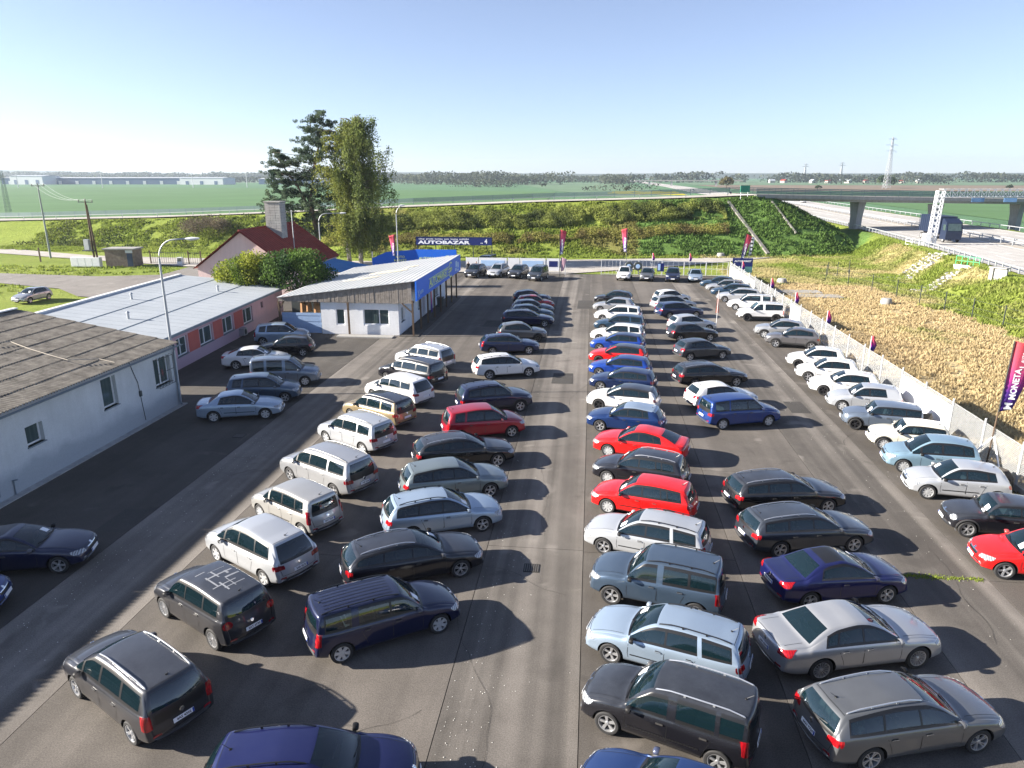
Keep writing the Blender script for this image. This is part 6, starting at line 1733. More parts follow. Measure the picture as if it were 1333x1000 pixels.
# ---------------- transformer shed, cabinets, gate at the left
T = empty('brick_shed', (-69.8, 101, 0), R(6), 'small flat roofed grey brick shed beside the wooden transformer pole', 'shed')
BR = stained('old_brickwork', (0.17, 0.13, 0.10), (0.28, 0.23, 0.19), 2.5, bump=0.5)
m = MB(); m.box(-2.1, 2.1, -1.3, 1.3, 0, 2.45, BR); m.build('wall', BR, T)
m = MB(); m.box(-2.35, 2.35, -1.5, 1.5, 2.452, 2.66, CONCRETE); m.build('roof', CONCRETE, T)
m = MB(); m.box(1.15, 1.95, -1.34, -1.303, .05, 1.95, plain('dark_blue_door', (0.03, 0.05, 0.10), 0.5)); m.build('door', None, T)
m = MB(); m.box(1.0, 2.05, -1.335, -1.303, 2.0, 2.4, plain('poster_white', (0.6, 0.62, 0.66), 0.6)); m.build('notice', None, T)
m = MB(); m.box(-76.5, -71.9, 98.3, 98.9, 0.1, 1.45, STEELW); 
cb = empty('meter_cabinets', (0, 0, 0), 0, 'row of low pale grey meter cabinets in front of the brick shed', 'cabinet')
m.build('cabinet_body', STEELW, cb)
for k in range(4):
    m = MB(); m.box(-76.4 + 1.13*k, -75.35 + 1.13*k, 98.27, 98.298, .2, 1.38, plain('cabinet_door', (0.62, 0.64, 0.66), 0.5)); d = m.build('cabinet_door', None, cb)
gt = empty('yard_gate', (-67, 103.5, 0), 0, 'dark metal bar gate right of the brick shed', 'gate')
for k in range(22):
    x = -67.0 + .36 * k; m = MB(); m.bar((x, 103.8, .15), (x, 103.8, 1.75), .035, None, STEELD); at_root(m.build('bar', STEELD, gt), gt)
for x in (-67.4, -61.2, -59.2):
    m = MB(); m.bar((x, 103.8, 0), (x, 103.8, 2.0), .14, None, WOODDK); at_root(m.build('post', WOODDK, gt), gt)
for z in (.2, 1.7):
    m = MB(); m.bar((-67.3, 103.8, z), (-59.2, 103.8, z), .05, None, STEELD); at_root(m.build('rail', STEELD, gt), gt)
m = MB(); m.box(-62.6, -61.8, 102.9, 103.4, 0.0, 1.1, STEELW); m.box(-62.5, -61.9, 102.87, 102.897, .5, 1.0, STEELD); tag(m.build('control_box'), 'small white control box by the dark bar gate', 'box')
m = MB(); m.bar((-86.0, 104, 0), (-86.0, 104, 2.1), .16, None, WOODDK); m.add([(-86.1, 103.9, 2.1), (-85.9, 103.9, 2.1), (-85.9, 104.1, 2.1), (-86.1, 104.1, 2.1), (-86, 104, 2.25)], [(0, 1, 4), (1, 2, 4), (2, 3, 4), (3, 0, 4)], WOODDK)
tag(m.build('wooden_post', WOODDK), 'short thick wooden post beside the lane at the far left', 'post')

# ================================================================ poles, lamps, pylons
def street_lamp(x, y, h, rz, reach, label, base=0.0, col=STEELG):
    L = empty('street_lamp', (x, y, base), rz, label, 'street lamp', 'street lamps by the sales office and buildings')
    m = MB(); m.tube([(0, 0, 0), (0, 0, 1.2), (0, 0, h - 1.4)], [.10, .09, .06], 10, col); m.build('pole', col, L, smooth=True, angle=40)
    pts = [(0, 0, h - 1.4)] + [(1.0 - 1.0 * math.cos(a), 0, h - 1.4 + 1.1 * math.sin(a)) for a in [R(k) for k in range(12, 91, 13)]] + [(reach, 0, h - .25)]
    m = MB(); m.tube(pts, .045, 8, col); m.build('arm', col, L, smooth=True)
    m = MB(); m.tube([(reach - .1, 0, h - .26), (reach + .25, 0, h - .26), (reach + .7, 0, h - .24)], [.05, .11, .05], 8, STEELW); m.build('lamp_head', STEELW, L, smooth=True, angle=50)
    return L
street_lamp(-25.05, 39.4, 9.75, R(8), 1.75, 'curved grey street lamp rising between the corrugated roof and the pink building')
street_lamp(-35.4, 91.6, 8.6, R(8), 2.9, 'curved grey street lamp beside the red roofed house and the birch')
street_lamp(-25.8, 94.5, 9.5, R(8), 0.5, 'curved grey street lamp behind the blue sign wall')
# telegraph poles left
def h_pole(x, y, h, mat, label, twin=False):
    U = empty('power_pole', (x, y, 0), 0, label, 'power pole', 'power poles on the left')
    m = MB(); m.tube([(0, 0, 0), (0, 0, h)], [.17, .10], 10, mat); m.build('pole', mat, U, smooth=True, angle=50)
    if twin: m = MB(); m.tube([(.55, 0, 0), (.12, 0, h - .6)], [.16, .10], 10, mat); m.build('strut', mat, U, smooth=True, angle=50)
    m = MB(); m.bar((-1.15, 0, h - .25), (1.15, 0, h - .25), .1, .12, STEELD); m.build('crossarm', STEELD, U)
    for xx in (-1.05, 0, 1.05):
        m = MB(); z0_ = h - .19 if xx else h
        m.lathe([(0.03, 0), (.075, .05), (.05, .1), (.08, .16), (.04, .24), (0, .26)], 8, STEELD, 'Z', Matrix.Translation((xx, 0, z0_))); m.build('insulator', STEELD, U)
    return U
h_pole(-88.4, 109.2, 11.7, plain('pole_concrete', (0.27, 0.30, 0.29), 0.8), 'tall pale concrete power pole beside the lane')
u = h_pole(-72.85, 98.6, 9.6, WOODDK, 'brown wooden power pole with a transformer box beside the brick shed', True)
m = MB(); m.box(-.75, -.05, -.75, -.22, 2.6, 4.1, STEELG)
for k in range(5): m.box(-.80, -.753, -.72 + k*.1, -.68 + k*.1, 2.7, 4.0, STEELG)
m.box(-1.1, .4, -.9, -.1, 2.42, 2.55, STEELD); m.build('transformer', STEELG, u)
# wires between them
m = MB()
for dx in (-1.05, 0, 1.05):
    a, b = Vector((-88.4 + dx, 109.2, 11.9)), Vector((-72.85 + dx, 98.6, 9.75))
    m.tube([a.lerp(b, k/12) - Vector((0, 0, 1.0 * 4 * (k/12) * (1 - k/12))) for k in range(13)], .014, 4, STEELG)
tag(m.build('overhead_wire', STEELG), 'three thin overhead wires hanging between the two power poles', 'wires')
def lattice(x, y, h, w0, w1, arms, label, mat=STEELG, nseg=12, base=0.0, r=0.09, group='lattice pylons'):
    L = empty('pylon', (x, y, base), R(20), label, 'pylon', group)
    m = MB()
    def w(z): return lerp(w0, w1, z / h) / 2
    for sx in (-1, 1):
        for sy in (-1, 1): m.bar((sx*w(0), sy*w(0), 0), (sx*w(h), sy*w(h), h), r*1.4, None, mat)
    for k in range(nseg):
        z0_, z1_ = h * k / nseg, h * (k+1) / nseg
        for (a, b) in (((-1,-1),(1,-1)), ((1,-1),(1,1)), ((1,1),(-1,1)), ((-1,1),(-1,-1))):
            m.bar((a[0]*w(z0_), a[1]*w(z0_), z0_), (b[0]*w(z1_), b[1]*w(z1_), z1_), r, None, mat)
            m.bar((b[0]*w(z0_), b[1]*w(z0_), z0_), (a[0]*w(z1_), a[1]*w(z1_), z1_), r, None, mat)
            m.bar((a[0]*w(z1_), a[1]*w(z1_), z1_), (b[0]*w(z1_), b[1]*w(z1_), z1_), r, None, mat)
    m.build('tower', mat, L)
    for (z, ln) in arms:
        m = MB()
        for s_ in (-1, 1):
            m.bar((0, -w(z), z), (s_*ln, 0, z + .1), r, None, mat); m.bar((0, w(z), z), (s_*ln, 0, z + .1), r, None, mat); m.bar((0, 0, z + h*.03), (s_*ln, 0, z + .1), r, None, mat)
            m.bar((s_*ln, 0, z + .1), (s_*ln, 0, z - h*.03), r, None, mat)
        m.build('crossarm', mat, L)
    return L
lattice(-189, 218.7, 14.6, 1.5, 0.7, ((14.2, 2.2), (11.8, 1.4)), 'green lattice pylon at the left edge beyond the embankment', plain('pylon_green', (0.10, 0.16, 0.13), 0.6), 13, r=0.04)
lattice(313, 830, 52, 5.6, 1.0, ((50, 5), (44, 7.5), (38, 6)), 'tall lattice pylon standing in the fields above the bridge', nseg=14, r=0.17)
lattice(520, 1900, 42, 6, 1, ((40, 6), (35, 9)), 'smaller distant lattice pylon left of the tall pylon, the farther left one', nseg=9, r=0.5)
lattice(590, 1850, 44, 6, 1, ((42, 6), (37, 9)), 'smaller distant lattice pylon left of the tall pylon, the nearer right one', nseg=9, r=0.5)
for i, (x, y, lb) in enumerate(((-629, 748, 'thin power pole in the green field near the left edge'), (-545, 770, 'thin power pole in the green field above the concrete pole'), (-455, 800, 'thin power pole in the green field between the warehouses'), (-400, 820, 'thin power pole in the green field left of the red roofed house'))):
    U = empty('power_pole', (x, y, 0), 0, lb, 'power pole', 'distant power poles in the field')
    m = MB(); m.tube([(0, 0, 0), (0, 0, 17)], [.35, .25], 6, STEELG); m.build('pole', STEELG, U)
    m = MB(); m.bar((-2, 0, 15.6), (2, 0, 15.6), .35, None, STEELG); m.build('crossarm', STEELG, U)

# ================================================================ overpass bridge, guardrails, gantry
pA_, pB_, pC_, pD_ = Vector((29.0, 147.0)), Vector((53.2, 154.3)), Vector((90.4, 167.2)), Vector((150, 190))
zA, zB, zC, zD = 9.55, 9.0, 8.3, 7.4      # top of the deck
BRG = empty('overpass_bridge', (60, 158, 0), 0, 'grey concrete road bridge on tall piers crossing the motorway', 'bridge')
def bz(t): return 0
ctl = [(pA_, zA), (pB_, zB), (pC_, zC), (pD_, zD)]
path = []
for i in range(3):
    for k in range(8): path.append((ctl[i][0].lerp(ctl[i+1][0], k/8), lerp(ctl[i][1], ctl[i+1][1], k/8)))
path.append(ctl[-1])
def sweep(name, o0, o1, z0, z1, mat, root, pth=path):
    V, F = [], []
    for i, (p, z) in enumerate(pth):
        d = (pth[min(i+1, len(pth)-1)][0] - pth[max(i-1, 0)][0]).normalized(); nrm = Vector((-d.y, d.x))
        for o, zz in ((o0, z0), (o1, z0), (o1, z1), (o0, z1)):
            q = p + nrm * o; V.append((q.x - root.location.x, q.y - root.location.y, z + zz))
        if i:
            b = (i-1)*4
            for j in range(4): F.append((b+j, b+(j+1) % 4, b+4+(j+1) % 4, b+4+j))
    F += [(3, 2, 1, 0), (len(V)-4, len(V)-3, len(V)-2, len(V)-1)]
    me = bpy.data.meshes.new(name); me.from_pydata(V, [], F); me.materials.append(mat)
    bm = bmesh.new(); bm.from_mesh(me); bmesh.ops.recalc_face_normals(bm, faces=bm.faces); bm.to_mesh(me); bm.free()
    return link(name, me, root)
sweep('deck', -5.2, 5.2, -0.35, -0.02, CONCRETE, BRG)
sweep('road_surface', -4.4, 4.4, -0.016, 0.02, CONC, BRG)
sweep('fascia', -5.45, -5.203, -0.55, 0.12, CONCRETE, BRG); sweep('fascia', 5.203, 5.45, -0.55, 0.12, CONCRETE, BRG)
sweep('girder', -4.2, -2.8, -1.0, -0.353, CONCDK, BRG); sweep('girder', 2.8, 4.2, -1.0, -0.353, CONCDK, BRG); sweep('girder', -.7, .7, -1.0, -0.353, CONCDK, BRG)
RAILM = plain('railing_green_grey', (0.10, 0.16, 0.17), 0.5)
def railing(root, pth, off, h, every, mat=RAILM, rails=(1.0, 0.55), w=0.07):
    cum = [0]
    for i in range(1, len(pth)): cum.append(cum[-1] + (pth[i][0] - pth[i-1][0]).length)
    def at(s):
        i = max(j for j in range(len(cum) - 1) if cum[j] <= s + 1e-6)
        t = (s - cum[i]) / (cum[i+1] - cum[i]); p = pth[i][0].lerp(pth[i+1][0], t); d = (pth[i+1][0] - pth[i][0]).normalized()
        return p + Vector((-d.y, d.x)) * off, lerp(pth[i][1], pth[i+1][1], t)
    s = 0.0; pts = []
    pm_ = MB(); pm_.box(-w/2, w/2, -w/2, w/2, 0, h, mat); pme = pm_.mesh('post', mat)
    while s <= cum[-1]:
        p, z = at(s); o = link('post', pme, root, (p.x - root.location.x, p.y - root.location.y, z + 0.1)); pts.append((p, z)); s += every
    for f_ in rails:
        m = MB()
        for (a, za_), (b, zb_) in zip(pts[:-1], pts[1:]):
            m.bar((a.x - root.location.x, a.y - root.location.y, za_ + .1 + h*f_), (b.x - root.location.x, b.y - root.location.y, zb_ + .1 + h*f_), w, .12 if f_ < 1 else .1, mat)
        m.build('rail', mat, root)
railing(BRG, path, -5.3, 1.15, 2.5, rails=(1.0, .75, .5, .25)); railing(BRG, path, 5.3, 1.15, 2.5, rails=(1.0, .75, .5, .25))
for (p, zt_, zb_, ) in ((pB_, zB - 1.01, 1.4), (pC_, zC - 1.01, 2.4), (Vector((70.9, 160.6)), zB - 1.66, 2.6)):
    m = MB(); d = (pC_ - pB_).normalized(); a = math.atan2(d.y, d.x)
    M = Matrix.Translation((p.x - 60, p.y - 158, 0)) @ Matrix.Rotation(a, 4, 'Z')
    wtop, wb_ = 2.0, 1.35
    vs = []
    for z, hw_, hl in ((zb_ - 1.5, .62, .95), (zb_ + (zt_ - zb_) * .55, .66, 1.0), (zt_, .82, 1.35)):
        for sx, sy in ((-1, -1), (1, -1), (1, 1), (-1, 1)): vs.append(M @ Vector((sx*hw_, sy*hl, z)))
    m.add(vs, [(0, 1, 5, 4), (1, 2, 6, 5), (2, 3, 7, 6), (3, 0, 4, 7), (4, 5, 9, 8), (5, 6, 10, 9), (6, 7, 11, 10), (7, 4, 8, 11), (8, 9, 10, 11)], CONCDK); 
    if p.x != 70.9: m.build('pier', CONCDK, BRG)
m = MB(); d = (pB_ - pA_).normalized(); a = math.atan2(d.y, d.x)
M = Matrix.Translation((pA_.x + 1.0 - 60, pA_.y + .3 - 158, 0)) @ Matrix.Rotation(a, 4, 'Z')
m.box(-1.0, 1.6, -5.3, 5.3, 4.5, zA - 1.01, CONCRETE, M); m.box(-1.2, 0.0, -5.45, 5.45, zA - 1.007, zA - 0.56, CONCRETE, M); m.build('abutment', CONCRETE, BRG)
# railing on the embankment road (far side barrier with dark panels, near side rail)
erp = [(Vector((p[0], p[1])), p[2] + .03) for p in er]
GB = empty('guardrail', (0, 0, 0), 0, 'dark blue green crash barrier along the far side of the embankment road', 'guardrail', 'guardrails')
railing(GB, erp, 4.9, 1.15, 4.0, RAILM, (1.0, 0.85, 0.7, 0.55, 0.4), .1)
GB2 = empty('guardrail', (0, 0, 0), 0, 'steel crash barrier along the near edge of the embankment road', 'guardrail', 'guardrails')
railing(GB2, erp, -4.6, 0.72, 8.0, STEELG, (0.95,), .1)
# motorway guard rails
def mwpath(off, y0, y1, st=8): return [(Vector((mwx(y, off), y)), mz(y)) for y in np.arange(y0, y1, st)]
for off, lb in ((-0.7, 'steel guardrail on posts along the near edge of the motorway'), (12.5, 'steel guardrail along the near side of the motorway median'), (14.5, 'steel guardrail along the far side of the motorway median'), (27.8, 'steel guardrail along the far edge of the motorway')):
    G = empty('guardrail', (0, 0, 0), 0, lb, 'guardrail', 'guardrails')
    railing(G, mwpath(off, 60, 400 if off < 10 else 380), 0, 0.75, 2.0 if off == -0.7 else 4.0, STEELG if off != -0.7 else STEELG, (0.92,), .13)
    if off == -0.7:
        pass
# concrete median strip: beams
# gantry
GN = empty('gantry', (52.0, 117.5, 2.6), 0, 'white lattice sign gantry standing beside the motorway with its boom over the lanes', 'gantry')
def truss(root, a, b, w, n, mat, name, r=0.06):
    m = MB(); a, b = Vector(a), Vector(b); d = (b - a).normalized()
    u = d.cross(Vector((0, 1, 0)));  u = u.normalized() if u.length > .1 else Vector((1, 0, 0)); v = d.cross(u)
    c = [(-1, -1), (1, -1), (1, 1), (-1, 1)]
    def P(t, k): return a.lerp(b, t) + u * (c[k][0]*w/2) + v * (c[k][1]*w/2)
    for k in range(4): m.bar(P(0, k), P(1, k), r*1.3, None, mat)
    for i in range(n):
        for k in range(4):
            k2 = (k+1) % 4
            m.bar(P(i/n, k), P((i+1)/n, k2), r, None, mat); m.bar(P((i+1)/n, k), P((i+1)/n, k2), r, None, mat)
    return m.build(name, mat, root)
truss(GN, (0, 0, 0), (0.25, 0, 8.2), 0.9, 10, STEELW, 'mast', .09)
truss(GN, (0.3, 0, 7.9), (29, 4, 7.9), 1.15, 26, STEELW, 'boom', .05)
truss(GN, (29, 4, 0), (29, 4, 8.4), 0.9, 10, STEELW, 'mast', .07)
m = MB(); m.box(-1.2, -.35, -.7, .5, 0.1, 1.9, STEELW); m.build('equipment_cabinet', STEELW, GN)
for k in range(5):
    m = MB(); m.box(5 + k*4.6, 6.8 + k*4.6, .3, .4, 6.6, 7.2, plain('sign_back_blue', (0.10, 0.2, 0.36), .5)); m.build('sign_panel', None, GN)
m = MB()
for x in (-3.2, -2.2, -1.2):
    for y in (-1.2, 1.2): m.bar((x, y, -.6), (x, y, 1.1), .05, None, STEELW)
for z in (.2, .65, 1.1):
    for y in (-1.2, 1.2): m.bar((-3.2, y, z), (-1.2, y, z), .045, None, STEELW)
    m.bar((-3.2, -1.2, z), (-3.2, 1.2, z), .045, None, STEELW)
m.build('platform_railing', STEELW, GN)
# green direction sign by the abutment
D = empty('direction_sign', (28.2, 141.0, 8.9), R(35), 'small green road sign by the left end of the bridge', 'sign')
m = MB(); m.box(-1.2, 1.2, -.04, .04, 1.2, 2.4, plain('sign_green', (0.0, 0.22, 0.13), .5)); m.build('sign_panel', None, D)
for x in (-.9, .9):
    m = MB(); m.bar((x, .08, -.8), (x, .08, 2.3), .08, None, STEELG); m.build('post', STEELG, D)
CHUTE = stained('chute_concrete', (0.16, 0.15, 0.13), (0.27, 0.26, 0.24), 0.8)
# pipes: drainage chutes on the embankment slope
for (x0, x1, lb) in ((25.0, 29.5, 'pale concrete drainage chute, left one of two on the ivy covered slope'), (33.2, 35.5, 'narrow concrete drainage chute, right one of two on the ivy covered slope')):
    m = MB(); ya, yb = (139.4, 124.0) if x0 < 30 else (141.0, 131.0)
    n = 16
    C_ = empty('drainage_chute', (0, 0, 0), 0, lb, 'chute')
    for k in range(n):
        t0, t1 = k/n, (k + .94)/n
        p0 = Vector((lerp(x0, x1, t0), lerp(ya, yb, t0), 0)); p1 = Vector((lerp(x0, x1, t1), lerp(ya, yb, t1), 0))
        e0, _, _ = mound(np.array([p0.x]), np.array([p0.y])); e1, _, _ = mound(np.array([p1.x]), np.array([p1.y]))
        p0.z, p1.z = float(e0[0]) + .12, float(e1[0]) + .12
        m = MB(); m.bar(p0, p1, .55 if x0 < 30 else .28, .3, CHUTE); m.build('channel_block', CHUTE, C_)
# paved strips and headwalls on the motorway bank
COB = stained('stone_paving', (0.26, 0.25, 0.24), (0.50, 0.49, 0.46), 2.2, 0.9, bump=0.6)
def stone_patch(name, quad, label):
    """quad of four (x,y); laid with separate stones"""
    root = empty(name, (0, 0, 0), 0, label, 'paving'); a, b, c_, d_ = [Vector(q) for q in quad]
    L1 = (b - a).length; L2 = (d_ - a).length; n1, n2 = max(2, int(L1/.75)), max(2, int(L2/.75)); rr = random.Random(4); me_ = []
    for v_ in range(3):
        m = MB(); pl = [(.34*math.cos(t_ + rr.uniform(-.2, .2)) * rr.uniform(.9, 1.15), .34*math.sin(t_) * rr.uniform(.9, 1.1)) for t_ in [2*math.pi*q/6 for q in range(6)]]
        m.prism(pl, -.1, .07, COB); me_.append(m.mesh('stone', COB))
    for i in range(n1):
        for j in range(n2):
            s, t_ = (i + .5)/n1, (j + .5)/n2; p = (a*(1-s) + b*s)*(1-t_) + (d_*(1-s) + c_*s)*t_
            e, mm, _ = mound(np.array([p.x]), np.array([p.y])); z = float(max(e[0], mm[0]))
            e2, m2, _ = mound(np.array([p.x + .5]), np.array([p.y])); sl_ = math.atan2(float(m2[0]) - float(mm[0]), .5)
            link('stone', rr.choice(me_), root, (p.x, p.y, z + .04), (0, -sl_, rr.uniform(0, 6)))
    return root
stone_patch('stone_apron', [(39.0, 99.5), (47.2, 106.5), (49.0, 103.4), (40.2, 96.2)], 'long sloping apron of pale stone blocks leading up to the gantry')
stone_patch('stone_apron', [(37.6, 88.8), (43.6, 92.8), (44.4, 90.8), (38.4, 86.4)], 'sloping stone apron below the concrete headwall with the green railing')
HW = empty('headwall', (45.2, 91.8, 1.7), R(-62), 'white concrete culvert headwall topped by a green railing', 'headwall')
m = MB(); m.add([(-1.6, -.2, .9), (1.6, -.2, .9), (1.0, -.2, -1.0), (-1.0, -.2, -1.0), (-1.6, .2, .9), (1.6, .2, .9), (1.0, .2, -1.0), (-1.0, .2, -1.0)], [(3, 2, 1, 0)[::-1], (4, 5, 6, 7)[::-1], (0, 1, 5, 4), (1, 2, 6, 5), (2, 3, 7, 6), (3, 0, 4, 7)], WHITEP); m.build('wall', WHITEP, HW)
GRN = plain('railing_green', (0.05, 0.42, 0.16), .5)
for k in range(5):
    m = MB(); m.bar((-1.5 + .75*k, 0, .9), (-1.5 + .75*k, 0, 1.95), .06, None, GRN); m.build('railing_post', GRN, HW)
for z in (1.4, 1.95):
    m = MB(); m.bar((-1.5, 0, z), (1.5, 0, z), .06, None, GRN); m.build('rail', GRN, HW)
CP = empty('concrete_frame', (43.6, 81.5, 1.2), R(-60), 'pale concrete pillar with a hatch beside the guardrail at the right edge', 'pillar')
CP.name = 'hatch_pillar'
m = MB(); m.box(-1.0, -.6, -.3, .3, -1.6, 2.3, CONCRETE); m.box(-1.1, .8, -.35, .35, 2.303, 2.42, CONCRETE); m.box(-.597, .75, -.12, .12, .7, 2.3, CONCDK); m.box(-.597, .9, -.5, .4, -1.4, -.1, CONCRETE); m.build('pillar', CONCRETE, CP)
for i, (x, y, s, lb) in enumerate(((31.2, 78.3, .75, 'round pale concrete well ring beside the stone apron'), (24.0, 92.5, .8, 'pale boulder lying in the green grass beyond the fence corner'), (21.5, 122.5, .85, 'pale concrete block lying on the verge beside the lane'), )):
    m = MB(); m.lathe([(s*.75, 0), (s*.8, s*.35), (s*.62, s*.8), (0, s*.86)], 9, CONCRETE, 'Z'); tag(m.build('concrete_ring', CONCRETE, loc=(x, y, 0), smooth=True, angle=60), lb, 'boulder')
m = MB(); m.box(21.4, 26.6, 84.4, 86.6, -.02, .12, CONCRETE); m.box(22.5, 28.0, 81.6, 83.8, -.02, .10, CONCRETE); tag(m.build('concrete_pads', CONCRETE), 'pair of flat weathered concrete pads in the grass behind the fence corner', 'slab', kind='structure')
cfx = empty('white_bollard', (40.6, 146.8, 0.1), 0, 'white culvert end with two stubs at the foot of the embankment', 'culvert')
m = MB(); m.box(-1.3, 1.3, -.5, .5, 0, .5, WHITEP); m.box(-.7, -.3, -.2, .2, .503, 1.7, WHITEP); m.box(.4, .9, -.2, .2, .503, 1.6, WHITEP); m.build('culvert_block', WHITEP, cfx)
# wire fence posts in the meadow
FP = [(30.5, 96.5), (31.8, 92), (33.0, 87.5), (34.0, 83), (34.8, 79), (35.5, 75), (36.2, 71), (36.9, 67), (37.5, 63), (38.1, 59), (38.7, 55), (33.0, 100), (35.5, 103), (31.5, 99.2)]
MF = empty('meadow_fence', (0, 0, 0), 0, 'thin dark wire fence running along the top of the dry meadow', 'fence')
for i, (x, y) in enumerate(FP):
    z = float(terrain_h(np.array([x]), np.array([y]))[0]); m = MB(); m.bar((x, y, z - .2), (x, y, z + 2.0), .07, None, STEELD); m.build('post', STEELD, MF)
m = MB()
for (a, b) in zip(FP[:10], FP[1:11]):
    za_, zb_ = [float(terrain_h(np.array([q[0]]), np.array([q[1]]))[0]) for q in (a, b)]
    for h_ in (.5, 1.1, 1.8): m.bar((*a, za_ + h_), (*b, zb_ + h_), .015, None, STEELD)
m.build('wire', STEELD, MF)

# ================================================================ lot fence, gate, flags
FXX = 18.4
MESHM = plain('wire_grey', (0.55, 0.56, 0.56), 0.5)
BAN = plain('white_banner', (0.82, 0.83, 0.84), 0.6, var=0.03)
FN = empty('chain_link_fence', (FXX, 60, 0), 0, 'long wire mesh fence with white posts and banners along the right side', 'fence')
POSTP = plain('post_paint', (.42, .43, .43), .6); pm_ = MB(); pm_.tube([(0, 0, 0), (0, 0, 2.25)], .05, 8, POSTP); pme = pm_.mesh('post', POSTP)
ys_f = [97.3 - 3.05 * k for k in range(28)]
for y in ys_f: link('post', pme, FN, (0, y - 60, 0))
def wire_panel(L, h, step=0.11, r=0.006):
    V, F = [], []
    def seg(a, b):
        a, b = np.array(a), np.array(b); d = b - a; d = d / np.linalg.norm(d); nn = np.array([-d[1], d[0]]) * r
        k = len(V); V.extend([(0, *(a + nn)), (0, *(a - nn)), (r*1.5, *a), (0, *(b + nn)), (0, *(b - nn)), (r*1.5, *b)])
        F.extend([(k, k+1, k+4, k+3), (k+1, k+2, k+5, k+4), (k+2, k, k+3, k+5)])
    s = -h
    while s < L:
        for sg in (1, -1):
            y0_, y1_ = max(s, 0), min(s + h, L)
            z0_, z1_ = (y0_ - s), (y1_ - s)
            if sg < 0: z0_, z1_ = h - z0_, h - z1_
            if y1_ - y0_ > .02: seg((y0_, z0_), (y1_, z1_))
        s += step
    for z in (0.0, h): seg((0, z), (L, z))
    me = bpy.data.meshes.new('wire_mesh'); me.from_pydata(V, [], F); me.materials.append(MESHM); me.update(); return me
wp = wire_panel(3.05, 1.75)
pb = MB(); pb.box(-.012, .012, .05, 3.0, .55, 1.85, BAN); pbm = pb.mesh('banner', BAN); SCR = plain('grey_screen', (.27, .275, .27), .8); pb2 = MB(); pb2.box(-.012, .012, .05, 3.0, .4, 1.7, SCR); pbg = pb2.mesh('mesh_screen', SCR)
CPN = stained('concrete_fence_panel', (0.42, 0.41, 0.38), (0.54, 0.52, 0.48), 1.5, 0.9, streak=0.2)
pc = MB(); pc.box(-.03, .03, .04, 3.01, 0.03, .33, CPN); pcm = pc.mesh('base_board', CPN)
for y in ys_f[1:]:
    link('wire_mesh', wp, FN, (0.03, y - 60, .28)); link('base_board', pcm, FN, (0, y - 60, 0))
    if y > 79: link('mesh_screen', pbg, FN, (-.045, y - 60, 0))
    elif 61.0 < y < 66.5 or 35.0 < y < 40.5: link('banner', pbm, FN, (-.045, y - 60, 0))
# stays at the corner and at the post by the big flag
for yy in (32.4,):
    for a in ((-1.4, 0), (-.2, -1.6)):
        m = MB(); m.bar((a[0], yy - 60 + a[1], 0), (0, yy - 60, 1.7), .06, None, STEELW); m.build('stay', STEELW, FN)
# dark lumps at the fence foot
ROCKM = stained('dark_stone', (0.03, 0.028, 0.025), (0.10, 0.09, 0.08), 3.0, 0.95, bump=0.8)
sp_y = [(77.5, 'behind the white high roofed estate'), (73.0, 'behind the white tall car with black arches'), (69.5, 'by the small red flag nearest the boxy white car'), (52.5, 'behind the three white hatchbacks'), (46.0, 'behind the pale silver hatchback'), (42.0, 'behind the dark grey small car with a long roof'), (37.5, 'behind the cream small car'), (34.0, 'behind the ice blue tall hatchback'), (30.2, 'below the big pink flag'), (84.0, 'behind the far row of silver cars')]
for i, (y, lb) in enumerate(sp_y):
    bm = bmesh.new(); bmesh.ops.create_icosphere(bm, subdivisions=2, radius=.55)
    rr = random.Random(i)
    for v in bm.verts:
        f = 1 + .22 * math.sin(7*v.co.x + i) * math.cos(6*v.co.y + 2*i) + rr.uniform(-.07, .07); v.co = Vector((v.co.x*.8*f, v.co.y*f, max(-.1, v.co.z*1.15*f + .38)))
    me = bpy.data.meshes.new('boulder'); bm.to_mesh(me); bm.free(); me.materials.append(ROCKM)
    tag(link('boulder', me, None, (17.75, y, 0)), 'dark boulder at the fence foot ' + lb, 'boulder', 'dark boulders along the fence')
